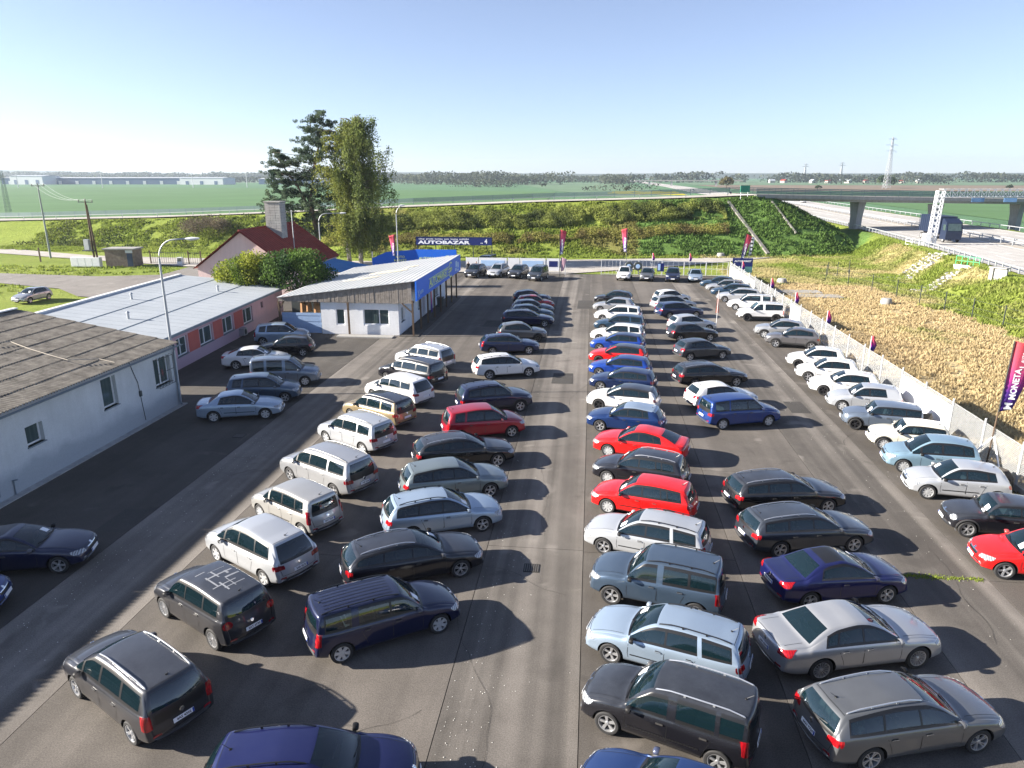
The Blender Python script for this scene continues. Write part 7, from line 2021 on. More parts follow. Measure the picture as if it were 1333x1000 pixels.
# feather flags
def flag_mat():
    t = NT('flag_gradient'); c = t.coord(kind='Generated'); s = t.n('ShaderNodeSeparateXYZ'); t.l(c, s.inputs[0])
    t.set(Base_Color=t.ramp(s.outputs['Z'], [(0.0, (0.06, 0.025, 0.22)), (0.28, (0.13, 0.04, 0.36)), (0.45, (0.55, 0.05, 0.32)), (0.65, (0.68, 0.10, 0.20)), (1.0, (0.72, 0.09, 0.10))]), Roughness=0.7)
    tr = t.n('ShaderNodeBsdfTranslucent'); t.l(t.p.inputs['Base Color'].links[0].from_socket, tr.inputs['Color']); mx = t.n('ShaderNodeMixShader'); mx.inputs[0].default_value = 0.3
    t.l(t.p.outputs[0], mx.inputs[1]); t.l(tr.outputs[0], mx.inputs[2]); t.l(mx.outputs[0], t.out.inputs['Surface'])
    return t.m
FLAG = flag_mat()
def feather(x, y, h, rz, label, z0=0.0, fh=3.4, w=0.95, tilt=0.0, mat=None, text='MONETA', inv=1, big=False):
    L = empty('feather_flag', (x, y, z0), rz, label, 'flag', 'pink and purple feather flags'); L.rotation_euler = (0, tilt, rz)
    m = MB(); m.tube([(0, 0, 0), (0, 0, h - fh)], .035, 8, STEELD if not big else WOODDK); m.tube([(0, 0, h - fh), (0, 0, h)], .02, 6, STEELD); m.build('flag_pole', STEELD, L)
    n, V, F = 14, [], []
    for k in range(n + 1):
        t = k / n; ww = w * (0.42 + 0.58 * t) * (1.0 if t < .93 else 1 - (t - .93) * 1.2) 
        for j in range(4):
            s = j / 3; V.append((.03 + ww * s, .06 * math.sin(3.2*s + 4*t) * s, h - fh + fh * t - (.22 * s if t > .9 else 0) + (.14 * s * (1 - t))))
    for k in range(n):
        for j in range(3): F.append((k*4+j, k*4+j+1, k*4+j+5, k*4+j+4))
    me = bpy.data.meshes.new('cloth'); me.from_pydata(V, [], F); me.materials.append(mat or FLAG)
    me.polygons.foreach_set('use_smooth', [True]*len(F)); me.update()
    fl = link('flag_cloth', me, L)
    so = fl.modifiers.new('s', 'SOLIDIFY'); so.thickness = 0.006
    if text:
        def put(s_, size, z, xo, mt=WHITEL, bold=.01):
            tm = text_mesh(s_, size, mt, depth=.002, bold=bold)
            for sd in (-1, 1):
                t2 = tm.copy()
                wv = .03
                M = Matrix(((0, -1, 0, 0), (0, 0, 0, 0), (1, 0, 0, 0), (0, 0, 0, 1)))
                for v in t2.vertices:
                    u_, v_, d_ = v.co
                    xx = xo - v_ * 1.0; zz = z + u_
                    tt = (zz - (h - fh)) / fh; s0 = min(1, max(0, (xx - .03) / (w * (0.42 + 0.58 * tt))))
                    v.co = Vector((xx, .06 * math.sin(3.2*s0 + 4*tt) * s0 + sd * (.012 + d_), zz))
                if sd > 0: pass
                link('lettering', t2, fl)
        put('M', .46 * fh / 3.4, h - fh + .12, .30 * w); put(text, .36 * fh / 3.4, h - fh + .62 * fh / 3.4, .36 * w)
        if big: put('|', .4, h - fh + 2.05, .5 * w); put('AUTO', .17, h - fh + 2.3, .43 * w, bold=.004); put('FINANCE', .17, h - fh + 2.3, .62 * w, bold=.004)
    return L
# big flag standing on the fence by the right frame edge
feather(FXX - .1, 32.4, 6.1, R(0), 'large pink to purple feather flag lettered MONETA on the right hand fence', z0=0.0, fh=3.25, w=1.2, tilt=R(1.5), big=True)
feather(-4.05, 94.5, 6.3, R(8), 'pink and purple feather flag left of the lot entrance', fh=3.3, w=.85)
feather(4.9, 99.5, 6.2, R(172), 'pink and purple feather flag behind the gate fence above the white jeep like car', fh=3.3, w=.85)
feather(19.6, 98.6, 5.7, R(5), 'pink and purple feather flag at the far corner of the fence', fh=3.3, w=.9, tilt=R(8))
feather(-25.7, 93.0, 5.6, R(175), 'dark pink feather flag beside the street lamp behind the blue sign wall', fh=2.9, w=.85)
SF = feather(21.0, 98.9, 5.3, R(5), 'white feather flag with dark patches beside the pink flag at the fence corner', fh=2.7, w=.62, mat=BAN, text=None)
for k in range(5):
    m = MB(); m.box(.08, .45, -.06, -.045, 2.75 + k*.5, 2.95 + k*.5, STEELD); m.build('flag_print', STEELD, SF)
PFL = plain('faded_pink', (0.70, 0.42, 0.48), .7)
feather(-3.9, 95.6, 2.6, R(5), 'small faded pink pennant low beside the entrance', fh=1.9, w=.8, mat=PFL, text=None)
def small_flag(x, y, h, label):
    L = empty('small_flag', (x, y, 0), 0, label, 'flag', 'small red and purple flags on the fences')
    m = MB(); m.tube([(0, 0, 0), (0, 0, h)], .025, 6, STEELW); m.build('flag_pole', STEELW, L)
    n = 6; V, F = [], []
    for k in range(n + 1):
        t = k/n
        for j in range(3): V.append((.02 + .34*(j/2)*(.45 + .55*math.sin(math.pi*min(1, t + .15))), .05*math.sin(4*t + j), h - 1.05 + 1.05*t))
    for k in range(n):
        for j in range(2): F.append((k*3+j, k*3+j+1, k*3+j+4, k*3+j+3))
    me = bpy.data.meshes.new('flag_cloth'); me.from_pydata(V, [], F); me.materials.append(FLAG); me.polygons.foreach_set('use_smooth', [True]*len(F))
    o = link('flag_cloth', me, L); o.modifiers.new('s', 'SOLIDIFY').thickness = .006
for y, lb in ((75.2, 'small red and purple flag on the right fence above the white high roofed estate'), (66.0, 'small red and purple flag on the right fence behind the white banner'), (56.9, 'small red and purple flag on the right fence behind the grey crossover'), (47.8, 'small red and purple flag on the right fence nearest the big flag'), (90.0, 'small red flag on the right fence near the dark blue board')): small_flag(FXX + .05, y, 2.95, lb)
for x, lb in ((8.3, 'small red and purple flag on the gate fence, left one of two'), (13.2, 'small red and purple flag on the gate fence, right one of two')): small_flag(x, 98.4, 3.0, lb)
# board at the far fence corner
NB = empty('name_board', (20.0, 97.2, 0), R(0), 'small dark blue board lettered AUTOMARKET at the far fence corner', 'sign')
m = MB(); m.box(-1.35, 1.25, -.05, 0, 1.5, 2.6, NAVYS); m.build('sign_board', NAVYS, NB); m = MB(); m.box(-1.35, 1.25, -.05, 0, .7, 1.49, plain('board_green', (.08, .22, .22), .6)); m.build('sign_board', None, NB)
letters('AUTOMARKET', .32, WHITEL, NB, (-1.1, -.065, 2.2), (1, 0, 0), bold=.008, sx=1.02)
for x in (-1.25, 1.15): m = MB(); m.bar((x, .05, 0), (x, .05, 2.6), .07, None, STEELG); m.build('post', STEELG, NB)
# entrance pole with a small red pennant among the parked cars
m = MB(); 
pl = empty('marker_pole', (11.05, 62.4, 0), 0, 'thin white pole with a faded orange pennant between the parked rows', 'pole')
m.tube([(0, 0, 0), (0, 0, 3.6)], .02, 6, STEELW); m.build('pole', STEELW, pl)
m = MB(); m.add([(-.16, 0, 1.6), (.16, .02, 1.6), (.05, .04, 3.3), (-.05, .02, 3.3), (-.16, .02, 1.6), (.16, .04, 1.6), (.05, .06, 3.3), (-.05, .04, 3.3)], [(0, 1, 2, 3), (7, 6, 5, 4)], plain('faded_orange', (0.75, 0.32, 0.22), .7)); m.build('pennant', None, pl)
# gate fence: white lattice panels
GF = empty('gate_fence', (10, 98.3, 0), 0, 'white tubular gate and mesh fence at the back of the lot', 'fence')
fr_ = MB()
def gate_panel(x0, x1, h, n):
    m = MB()
    for x in (x0, x1): m.bar((x - 10, 0, 0.05), (x - 10, 0, h), .07, None, STEELW)
    for z in (.12, h - .04, h * .5): m.bar((x0 - 10, 0, z), (x1 - 10, 0, z), .045, None, STEELW)
    m.build('panel_frame', STEELW, GF)
    for k in range(1, n):
        m = MB(); x = lerp(x0, x1, k/n); m.bar((x - 10, 0, .12), (x - 10, 0, h - .04), .022, None, STEELW); m.build('bar', STEELW, GF)
gate_panel(1.5, 4.0, 2.05, 5); gate_panel(4.05, 6.5, 2.05, 5); gate_panel(6.55, 9.6, 2.05, 6)
for k in range(3):
    a = 9.7 + 2.9 * k; gate_panel(a, a + 2.85, 1.95, 4)
# round advert discs and boards on the gate fence
for x, lb in ((5.2, 'left'), (6.4, 'right')):
    m = MB(); m.lathe([(0, -.02), (.55, -.02), (.6, .03), (.0, .03)], 18, STEELD, 'Y'); m.lathe([(.30, -.03), (.0, -.035)], 14, PALEBL, 'Y')
    tag(m.build('round_advert', None, loc=(x, 98.0, 1.25)), 'round dark advert disc on the gate fence, %s one of two' % lb, 'sign')
m = MB(); m.box(9.0, 9.9, 98.0, 98.05, .6, 1.7, NAVYS); m.box(9.08, 9.4, 97.985, 97.999, .75, 1.6, PALEBL); tag(m.build('small_board', None), 'small dark blue notice board on the gate fence behind the grey car', 'sign')
# advert panels along the left part of the back fence
AF = empty('advert_fence', (-10, 99.0, 0), 0, 'row of white advert panels on a low fence behind the four vans', 'fence')
for i, (x0, x1, c_) in enumerate(((-17.3, -15.6, BAN), (-15.5, -11.6, BAN), (-11.4, -9.8, BAN), (-9.7, -6.2, BAN), (-6.0, -4.2, BAN))):
    m = MB(); m.box(x0 + 10, x1 + 10, -.03, .03, .35, 2.05, c_); m.build('advert_panel', c_, AF)
    m = MB(); m.bar((x0 + 10, .07, 0), (x0 + 10, .07, 2.15), .06, None, STEELW); m.build('post', STEELW, AF)
    if i in (1, 3, 4):
        m = MB(); m.box(x0 + 10.3, x1 + 9.7, -.045, -.032, .9, 1.7, PALEBL if i != 4 else NAVYS); m.build('advert_print', PALEBL, AF)
for x0, x1 in ((-4.2, -3.4),):
    m = MB(); m.bar((x0 + 10, -1.2, 0), (x0 + 10, -1.2, 2.1), .08, None, STEELW); m.bar((x1 + 10, -1.2, 0), (x1 + 10, -1.2, 2.1), .08, None, STEELW); m.bar((x0 + 10, -1.2, 2.1), (x1 + 10, -1.2, 2.1), .08, None, STEELW); m.build('frame', STEELW, AF)

# wheelie bin dark at the porch, banners inside the porch
bn = empty('waste_bin', (-15.2, 71.2, 0), 0, 'dark waste bin standing in the shaded porch of the office', 'bin')
m = MB(); m.add([(-.25, -.3, .08), (.25, -.3, .08), (.25, .3, .08), (-.25, .3, .08), (-.31, -.36, 1.0), (.31, -.36, 1.0), (.31, .36, 1.0), (-.31, .36, 1.0)], [(3, 2, 1, 0), (0, 1, 5, 4), (1, 2, 6, 5), (2, 3, 7, 6), (3, 0, 4, 7)], STEELD); m.build('bin_body', STEELD, bn)
m = MB(); m.box(-.34, .34, -.39, .39, 1.003, 1.08, STEELD); m.build('lid', STEELD, bn)
m = MB()
pf = empty('porch_banner', (-15.1, 66.8, 0), R(90), 'pink and purple banner standing in the shaded porch of the office', 'banner')
m.add([(-.45, 0, .3), (.45, .05, .3), (.55, .1, 1.6), (.2, .05, 2.6), (-.4, 0, 2.5), (-.45, .03, .3), (.45, .08, .3), (.55, .13, 1.6), (.2, .08, 2.6), (-.4, .03, 2.5)], [(0, 1, 2, 3, 4), (9, 8, 7, 6, 5), (0, 5, 6, 1), (1, 6, 7, 2), (2, 7, 8, 3), (3, 8, 9, 4), (4, 9, 5, 0)], FLAG); m.build('banner_cloth', FLAG, pf)
m = MB(); m.bar((-.46, 0, 0), (-.46, 0, 2.6), .04, None, STEELD); m.build('pole', STEELD, pf)
# ================================================================ trees, bushes, far woods
BARK = stained('bark_brown', (0.09, 0.065, 0.045), (0.18, 0.14, 0.10), 3.0, 0.95, bump=0.8)
BARKB = stained('birch_bark', (0.10, 0.09, 0.08), (0.50, 0.48, 0.44), 2.2, 0.9, bump=0.5)
def unit(n, rg): 
    a = rg.normal(size=(n, 3)); return a / np.linalg.norm(a, axis=1)[:, None]
def blob_points(c, r, n, rg, shell=0.55):
    u = unit(n, rg); rad = shell + (1 - shell) * rg.random(n) ** 0.5
    return np.asarray(c) + u * rad[:, None] * np.asarray(r)
def ctint(P, c, lo, hi, rg, size=1.2):
    n = fbm(P[:, 0] + P[:, 2]*.7, P[:, 1] - P[:, 2]*.9, size, 13, 3)
    t = np.clip((n - .3) * 2.2, 0, 1)[:, None]
    return np.asarray(lo) * (1 - t) + np.asarray(hi) * t

# --- weeping birch
rg = np.random.default_rng(3)
bx_, by_ = -34.6, 105.5
BT = empty('birch_tree', (bx_, by_, 0), 0, 'tall weeping birch with thin yellow green hanging foliage behind the office', 'tree', 'trees behind the office')
m = MB()
trunks = [[(0, 0, 0), (.1, .2, 5), (-.2, 0, 11), (.2, .3, 17), (.5, .2, 21)], [(-1.9, .5, 0), (-2.1, .4, 4), (-2.6, .2, 9), (-3.2, 0, 14), (-2.9, 0, 18)]]
for tr_ in trunks: m.tube(tr_, [.36, .30, .22, .12, .03], 8, BARKB)
P = []; limbs = []
for k in range(215):
    z = rg.uniform(3.0, 20.8); f = float(np.interp(z, [3, 5, 9, 12, 16, 19, 21], [.62, .88, 1.0, 1.0, .86, .62, .30]))
    L_ = 5.9 * f * rg.uniform(.35, 1.12); a = rg.uniform(0, 2*math.pi)
    sx = .6 * math.sin(z * .7)
    b = np.array([sx * .3, 0, z]); e = b + np.array([math.cos(a) * L_, math.sin(a) * L_ * .8, L_ * rg.uniform(.15, .5)])
    mid = (b + e) / 2 + np.array([0, 0, .4]); limbs.append((b, mid, e))
    if k % 2 == 0: m.tube([tuple(b), tuple(mid), tuple(e)], [.07, .045, .015], 4, BARK)
    for q in range(11):
        t_ = rg.uniform(.35, 1.0); p0 = b + (e - b) * t_ + rg.normal(0, .25, 3); ln = rg.uniform(1.2, 4.2) * (.6 + .4 * t_)
        ln = min(ln, p0[2] - rg.uniform(.8, 2.4))
        if ln < .5: continue
        if q < (3 if z < 13 else 1): P.append(blob_points(p0 - np.array([0, 0, .4]), (.6, .6, .75), 34, rg, .2))
        n = int(ln / .12); tt = np.arange(n) * .12
        drift = rg.normal(0, .05, 2)
        P.append(np.stack([p0[0] + drift[0]*tt + rg.normal(0, .13, n), p0[1] + drift[1]*tt + rg.normal(0, .13, n), p0[2] - tt], 1))
m.build('trunk', BARKB, BT, smooth=True)
P = np.concatenate(P)
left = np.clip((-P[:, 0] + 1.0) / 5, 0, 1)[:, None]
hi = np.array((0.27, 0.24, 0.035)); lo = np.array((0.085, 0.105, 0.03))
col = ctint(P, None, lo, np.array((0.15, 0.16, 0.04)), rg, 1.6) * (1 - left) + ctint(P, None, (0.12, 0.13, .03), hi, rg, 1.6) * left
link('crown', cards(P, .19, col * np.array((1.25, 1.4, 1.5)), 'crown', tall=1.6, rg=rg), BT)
# --- pine with an uneven, layered crown
rg = np.random.default_rng(8)
PT = empty('pine_tree', (-42.0, 106.5, 0), 0, 'tall irregular dark pine with layered boughs left of the birch', 'tree', 'trees behind the office')
m = MB(); m.tube([(0, 0, 0), (.4, 0, 5), (-.2, 0, 10), (.8, 0, 15), (2.0, 0, 19), (2.2, 0, 22.6)], [.42, .36, .30, .22, .12, .03], 8, BARK)
m.tube([(-.1, 0, 8), (-2.0, 0, 12), (-4.0, 0, 15), (-5.4, 0, 17.2)], [.22, .15, .1, .03], 6, BARK)
PT.scale = (1, 1, .955)
P = []
bough = [  # x, z, rx, rz
 (2.2, 22.4, .8, .5), (1.2, 21.8, .9, .4), (3.0, 21.2, 1.1, .5), (.6, 20.6, 1.3, .45), (2.4, 20.0, 1.2, .5), (3.4, 19.2, 1.0, .5), (-.2, 19.2, 1.1, .4), (1.4, 18.4, 1.6, .5), (3.2, 17.6, 1.5, .5), (.2, 17.3, 1.4, .45), (2.4, 16.4, 1.8, .5), (-.6, 16.0, 1.2, .4),
 (-5.6, 17.3, .8, .45), (-4.6, 16.4, 1.1, .45), (-5.2, 15.3, 1.1, .5), (-3.4, 15.5, 1.2, .45), (-4.8, 14.1, 1.3, .5), (-3.0, 14.0, 1.4, .5), (-4.9, 12.8, 1.5, .55), (-2.6, 12.6, 1.6, .5), (-.8, 13.4, 1.2, .4), (1.8, 14.6, 1.6, .5), (3.4, 13.6, 1.2, .4),
 (-5.4, 11.2, 1.5, .6), (-3.2, 11.0, 1.8, .6), (-1.0, 10.6, 1.8, .6), (1.4, 12.0, 1.5, .5), (-5.8, 9.6, 1.4, .6), (-4.0, 9.2, 1.9, .7), (-1.6, 8.8, 2.0, .7), (.8, 9.6, 1.8, .6), (2.6, 10.4, 1.2, .5),
 (-4.6, 7.4, 1.8, .8), (-2.4, 6.8, 2.0, .8), (.2, 7.2, 1.9, .7), (2.0, 7.8, 1.3, .6), (-3.0, 5.0, 1.9, .8), (-.6, 4.8, 1.9, .8), (1.4, 5.6, 1.2, .6)]
for (x, z, rx, rz_) in bough:
    rx *= 1.34; rz_ *= 1.3
    y = rg.uniform(-1.4, 1.4)
    for q in range(int(17 * rx)):
        c_ = np.array([x, y, z]) + rg.normal(0, 1, 3) * np.array([rx * .55, rx * .6, rz_ * .45])
        P.append(blob_points(c_, (.44, .44, .27), 62, rg, .2))
    m.tube([(lerp(.6, x, .0), 0, z - 1.0), (x, y, z - .1)], [.07, .02], 4, BARK)
m.build('trunk', BARK, PT, smooth=True)
P = np.concatenate(P)
link('crown', cards(P, .13, ctint(P, None, (0.035, 0.065, 0.045), (0.11, 0.15, 0.08), rg, .9), 'crown', tall=2.0, rg=rg), PT)

def round_tree(name, x, y, z0, h, r, n, lo, hi, label, cat='tree', group=None, leaf=.22, seed=1, trunk=True, squash=1.0, nclump=None):
    rg = np.random.default_rng(seed)
    T_ = empty(name, (x, y, z0), 0, label, cat, group)
    P = []; nclump = nclump or int(22 * squash + 12)
    for k in range(nclump):
        u = unit(1, rg)[0]; u[2] = abs(u[2]) * 1.0 - .15
        c_ = np.array([u[0] * r * .72, u[1] * r * .72, h * .55 + u[2] * h * .36]); rr_ = r * rg.uniform(.22, .42)
        P.append(blob_points(c_, (rr_, rr_, rr_ * .8), int(n / nclump), rg, .35))
    P = np.concatenate(P); P[:, 2] = np.maximum(P[:, 2], .1)
    if trunk:
        m = MB(); m.tube([(0, 0, -.3), (.05, 0, h * .3), (-.05, .05, h * .6)], [h * .03 + .06, h * .022 + .04, .04], 7, BARK)
        for k in range(5): a = 1.3 * k; m.tube([(0, 0, h * .28), (math.cos(a) * r * .5, math.sin(a) * r * .5, h * .6)], [.06, .02], 5, BARK)
        m.build('trunk', BARK, T_, smooth=True)
    link('crown', cards(P, leaf, ctint(P, None, lo, hi, rg, r * .45), 'crown', rg=rg), T_)
    return T_
round_tree('garden_tree', -33.4, 66.8, 0, 5.9, 3.4, 15000, (0.09, 0.14, 0.02), (0.36, 0.38, 0.05), 'yellow green bushy tree in front of the red roofed house, left one of two', group='bushy trees by the pink house', seed=21, leaf=.20)
round_tree('garden_tree', -28.7, 67.2, 0, 6.3, 3.9, 17000, (0.03, 0.07, 0.02), (0.13, 0.21, 0.04), 'dark green bushy tree in front of the red roofed house, right one of two', group='bushy trees by the pink house', seed=22, leaf=.20)
e_ = float(mound(np.array([-73.0]), np.array([131.0]))[0][0])
round_tree('bare_bush', -72.5, 131, e_ - .3, 3.2, 5.0, 6500, (0.10, 0.08, 0.06), (0.17, 0.14, 0.09), 'bare greyish brown bush on the embankment left of the chimney', 'bush', seed=5, leaf=.2, trunk=False)
round_tree('field_tree', 130, 740, -.1, 12.5, 7.5, 900, (0.10, 0.09, 0.03), (0.18, 0.15, 0.05), 'lone autumn yellow tree standing by the distant motorway', seed=6, leaf=1.7)
round_tree('field_tree', 318, 845, -.1, 14, 11, 1100, (0.04, 0.07, 0.03), (0.09, 0.13, 0.05), 'lone green tree at the foot of the tall lattice pylon', seed=7, leaf=1.9)
round_tree('dark_tree', 455, 700, -.1, 16, 5, 700, (0.02, 0.04, 0.03), (0.04, 0.07, 0.04), 'dark conifer at the right frame edge beyond the bridge, left one', group='dark conifers at the right', seed=31, leaf=1.8)
round_tree('dark_tree', 466, 700, -.1, 17, 5, 700, (0.02, 0.04, 0.03), (0.04, 0.07, 0.04), 'dark conifer at the right frame edge beyond the bridge, middle one', group='dark conifers at the right', seed=32, leaf=1.8)
round_tree('dark_tree', 477, 700, -.1, 15, 5, 700, (0.02, 0.04, 0.03), (0.04, 0.07, 0.04), 'dark conifer at the right frame edge beyond the bridge, right one', group='dark conifers at the right', seed=33, leaf=1.8)

# --- shrub bands on the embankment
def band(name, label, along, n, hgt, wid, lo, hi, seed, leaf=.30, gap=.35):
    """along: list of (x, e) with e = height on the slope"""
    rg = np.random.default_rng(seed); xs = rg.uniform(along[0], along[1], n)
    crest = np.interp(xs, EMB[:, 0], EMB[:, 1]); zc2 = np.interp(xs, EMB[:, 0], EMB[:, 2])
    lo_, hi_ = wid
    off = 4.8 + rg.uniform(lo_, hi_, n) + (fbm(xs, xs * 0, 14, seed) - .5) * 3
    ys = crest - off
    dens = fbm(xs, ys, 3.2, seed + 3, 3)
    k = dens > gap; xs, ys, dens = xs[k], ys[k], dens[k]
    e, mm, _ = mound(xs, ys)
    tall = hgt * np.clip((dens - gap + .12) * 3.0, .25, 1.15)
    z = e + rg.random(len(xs)) ** .8 * tall
    P = np.stack([xs, ys, z], 1)
    c_ = ctint(P, None, lo, hi, rg, 2.2)
    rel = ((z - e) / hgt)[:, None]
    tag(link(name, cards(P, leaf, c_, name, rg=rg, tall=1.3)), label, 'shrubs', kind='stuff')
band('shrub_band', 'dense band of green and olive shrubs along the upper embankment slope', (-52, 24), 70000, 1.1, (3.2, 8.2), (0.07, 0.095, 0.03), (0.33, 0.37, 0.09), 71, .2)
band('shrub_band', 'lower band of yellowish shrubs and dry stalks along the embankment slope', (-48, 24), 24000, .8, (9.8, 12.2), (0.15, 0.12, 0.05), (0.36, 0.36, 0.09), 72, .2)
band('shrub_band', 'scattered low bushes on the left part of the embankment slope', (-112, -50), 11000, 1.1, (1, 12), (0.035, 0.055, 0.018), (0.11, 0.13, 0.03), 73, .28, .56)

# --- far woods and hedgerows
def wood(name, label, segs, n, h, depth, lo, hi, seed, leaf):
    rg = np.random.default_rng(seed); P = []
    for (x0, y0), (x1, y1) in zip(segs[:-1], segs[1:]):
        L_ = math.hypot(x1-x0, y1-y0); k = int(n * L_ / 1000)
        t_ = rg.random(k); d = rg.uniform(-.5, .5, k) * depth
        x = x0 + (x1-x0)*t_ - (y1-y0)/L_*d; y = y0 + (y1-y0)*t_ + (x1-x0)/L_*d
        hh = h * (.45 + 1.0 * fbm(x, y, h * 3.0, seed, 3)); keep = fbm(x, y, h * 5, seed + 9, 2) > .33
        z = rg.random(k) ** .7 * hh
        P.append(np.stack([x, y, z], 1)[keep])
    P = np.concatenate(P)
    tag(link(name, cards(P, leaf, ctint(P, None, lo, hi, rg, h * 1.6), name, rg=rg)), label, 'trees', kind='stuff')
OL, OH = (0.05, 0.065, 0.05), (0.11, 0.125, 0.08)
wood('far_wood', 'long dark belt of distant trees in the middle of the horizon', [(-330, 1180), (-120, 1120), (60, 1220)], 16000, 17, 60, OL, OH, 81, 3.2)
wood('far_wood', 'distant hedgerow clump in the fields above the embankment', [(-175, 900), (-90, 860)], 9000, 9, 16, OL, OH, 82, 2.0)
wood('far_wood', 'hazy belt of trees along the left horizon', [(-2900, 2300), (-1700, 2300), (-500, 2350)], 9000, 22, 90, OL, OH, 83, 7)
wood('far_wood', 'hazy belt of trees along the right horizon', [(120, 1500), (700, 1650), (1500, 1700), (2600, 1900)], 8000, 17, 80, OL, OH, 84, 5)
wood('far_wood', 'tree line left of the distant motorway', [(-300, 1700), (30, 1500), (70, 1280)], 9000, 16, 50, OL, OH, 85, 4)
wood('far_wood', 'hazy hedgerow across the left fields', [(-1400, 1500), (-500, 1420), (-250, 1500)], 6000, 12, 30, OL, OH, 86, 4)
wood('far_wood', 'row of small trees in the fields right of the tall pylon', [(360, 1250), (900, 1220), (1300, 1150)], 3500, 12, 25, OL, OH, 87, 3.2)
wood('far_wood', 'low bushes dotted near the yellow field', [(-10, 660), (60, 690)], 5000, 5, 12, OL, OH, 88, 1.6)
for i, (x, y, lb) in enumerate(((28, 600, 'small round bush in the green field beyond the embankment, nearest one'), (-55, 830, 'small round bush in the green field beyond the embankment, middle one'), (205, 700, 'small dark bush in the field right of the pylon, left one'), (400, 760, 'small dark bush in the field right of the pylon, right one'))):
    round_tree('field_bush', x, y, 0, 5, 3.4, 260, (0.03, 0.045, 0.025), (0.07, 0.085, 0.04), lb, 'bush', 'bushes in the far fields', leaf=1.0, seed=50 + i, trunk=False)
# hills: far low ridges
HX = np.linspace(-9500, 9500, 240)
def ridge(name, yb, hmax, seed, prof):
    top = 14 + hmax * fbm(HX, HX * 0 + yb, 2600, seed, 4) * np.interp(HX, [-9000, -3000, 0, 1500, 4000, 9000], prof)
    V = np.concatenate([np.stack([HX, HX*0 + yb - 500, HX*0 - 2], 1), np.stack([HX, HX*0 + yb, top], 1), np.stack([HX, HX*0 + yb + 700, HX*0 - 2], 1)])
    n = len(HX); i = np.arange(n - 1)
    F = np.concatenate([np.stack([i, i+1, n+i+1, n+i], 1), np.stack([n+i, n+i+1, 2*n+i+1, 2*n+i], 1)])
    tag(link(name, np_mesh(name, V, F, field_mat(name, (0.06, 0.08, 0.05)), True)), kind='structure')
ridge('hills', 4300, 55, 3, (1.0, 1.2, .65, .35, .45, .5))
# --- far buildings
WH1 = plain('warehouse_blue_grey', (0.07, 0.13, 0.23), .6, scale=.05); WH2 = plain('warehouse_white', (0.62, 0.63, 0.64), .6, scale=.05); WH4 = plain('house_render', (0.36, 0.34, 0.30), .8, scale=.1); WH3 = plain('warehouse_roof', (0.34, 0.37, 0.40), .7, scale=.05)
def shed_far(x, y, L_, d, h, mt, label, rz=0.0, doors=3):
    r_ = empty('warehouse', (x, y, 0), rz, label, 'warehouse', 'distant warehouses on the left horizon')
    m = MB(); m.box(-L_/2, L_/2, -d/2, d/2, -.5, h, mt); m.build('wall', mt, r_)
    m = MB(); m.add([(-L_/2 - .5, -d/2 - .5, h + .02), (L_/2 + .5, -d/2 - .5, h + .02), (L_/2 + .5, 0, h + 1.6), (-L_/2 - .5, 0, h + 1.6), (L_/2 + .5, d/2 + .5, h + .02), (-L_/2 - .5, d/2 + .5, h + .02)], [(0, 1, 2, 3), (3, 2, 4, 5), (0, 3, 5), (1, 4, 2), (0, 5, 4, 1)], WH3); m.build('roof', WH3, r_)
    for k in range(doors):
        xx = -L_/2 + L_ * (k + .5) / doors; m = MB(); m.box(xx - 2.5, xx + 2.5, -d/2 - .2, -d/2 - .02, 0, h * .55, WH2 if mt != WH2 else WH1); m.build('door', None, r_)
shed_far(-780, 1130, 330, 60, 9.5, WH1, 'very long blue grey warehouse across the left horizon', R(4), 12)
shed_far(-1010, 1040, 40, 40, 11, WH2, 'white hall at the left end of the horizon')
shed_far(-880, 1085, 55, 40, 12.5, WH2, 'white hall sticking up over the long warehouse, left one')
shed_far(-600, 1100, 70, 40, 9.5, WH2, 'white hall by the right end of the long warehouse')
shed_far(-440, 1160, 190, 40, 8.0, WH1, 'low blue grey warehouse between the white hall and the pine', R(2), 6)
rr = random.Random(2)
for i in range(9):
    x = 330 + i * 34 + rr.uniform(-8, 8); y = 1420 + rr.uniform(-30, 30)
    r_ = empty('village_house', (x, y, 0), rr.uniform(0, 3), 'tiny %s house on the horizon %s' % (('pale', 'white', 'beige', 'grey')[i % 4], ('left of the tall pylon', 'well left of the tall pylon, before the tree line', 'just left of the distant pylons', 'under the distant pylons', 'between the distant pylons and the tall one', 'straight behind the bridge end', 'near the tall pylon foot', 'right behind the tall pylon', 'a little right of the tall pylon')[i]), 'house', 'tiny houses on the horizon')
    m = MB(); m.box(-5, 5, -4, 4, -.3, 4, WH4); m.build('wall', WH4, r_)
    m = MB(); m.add([(-5.4, -4.4, 4), (5.4, -4.4, 4), (5.4, 4.4, 4), (-5.4, 4.4, 4), (-5.4, 0, 7), (5.4, 0, 7)], [(0, 1, 5, 4), (2, 3, 4, 5), (0, 4, 3), (1, 2, 5)], REDTILE if i % 2 else WH3); m.build('roof', None, r_)
FB = empty('far_overpass', (150, 1000, 0), 0, 'small distant bridge over the motorway near the horizon', 'bridge')
m = MB(); m.box(-95, 45, -4, 4, 6.2, 7.6, CONCRETE); m.build('deck', CONCRETE, FB)
for x in (-75, -46, 12): m = MB(); m.box(x - 1, x + 1, -3, 3, 0, 6.2, CONCDK); m.build('pier', CONCDK, FB)

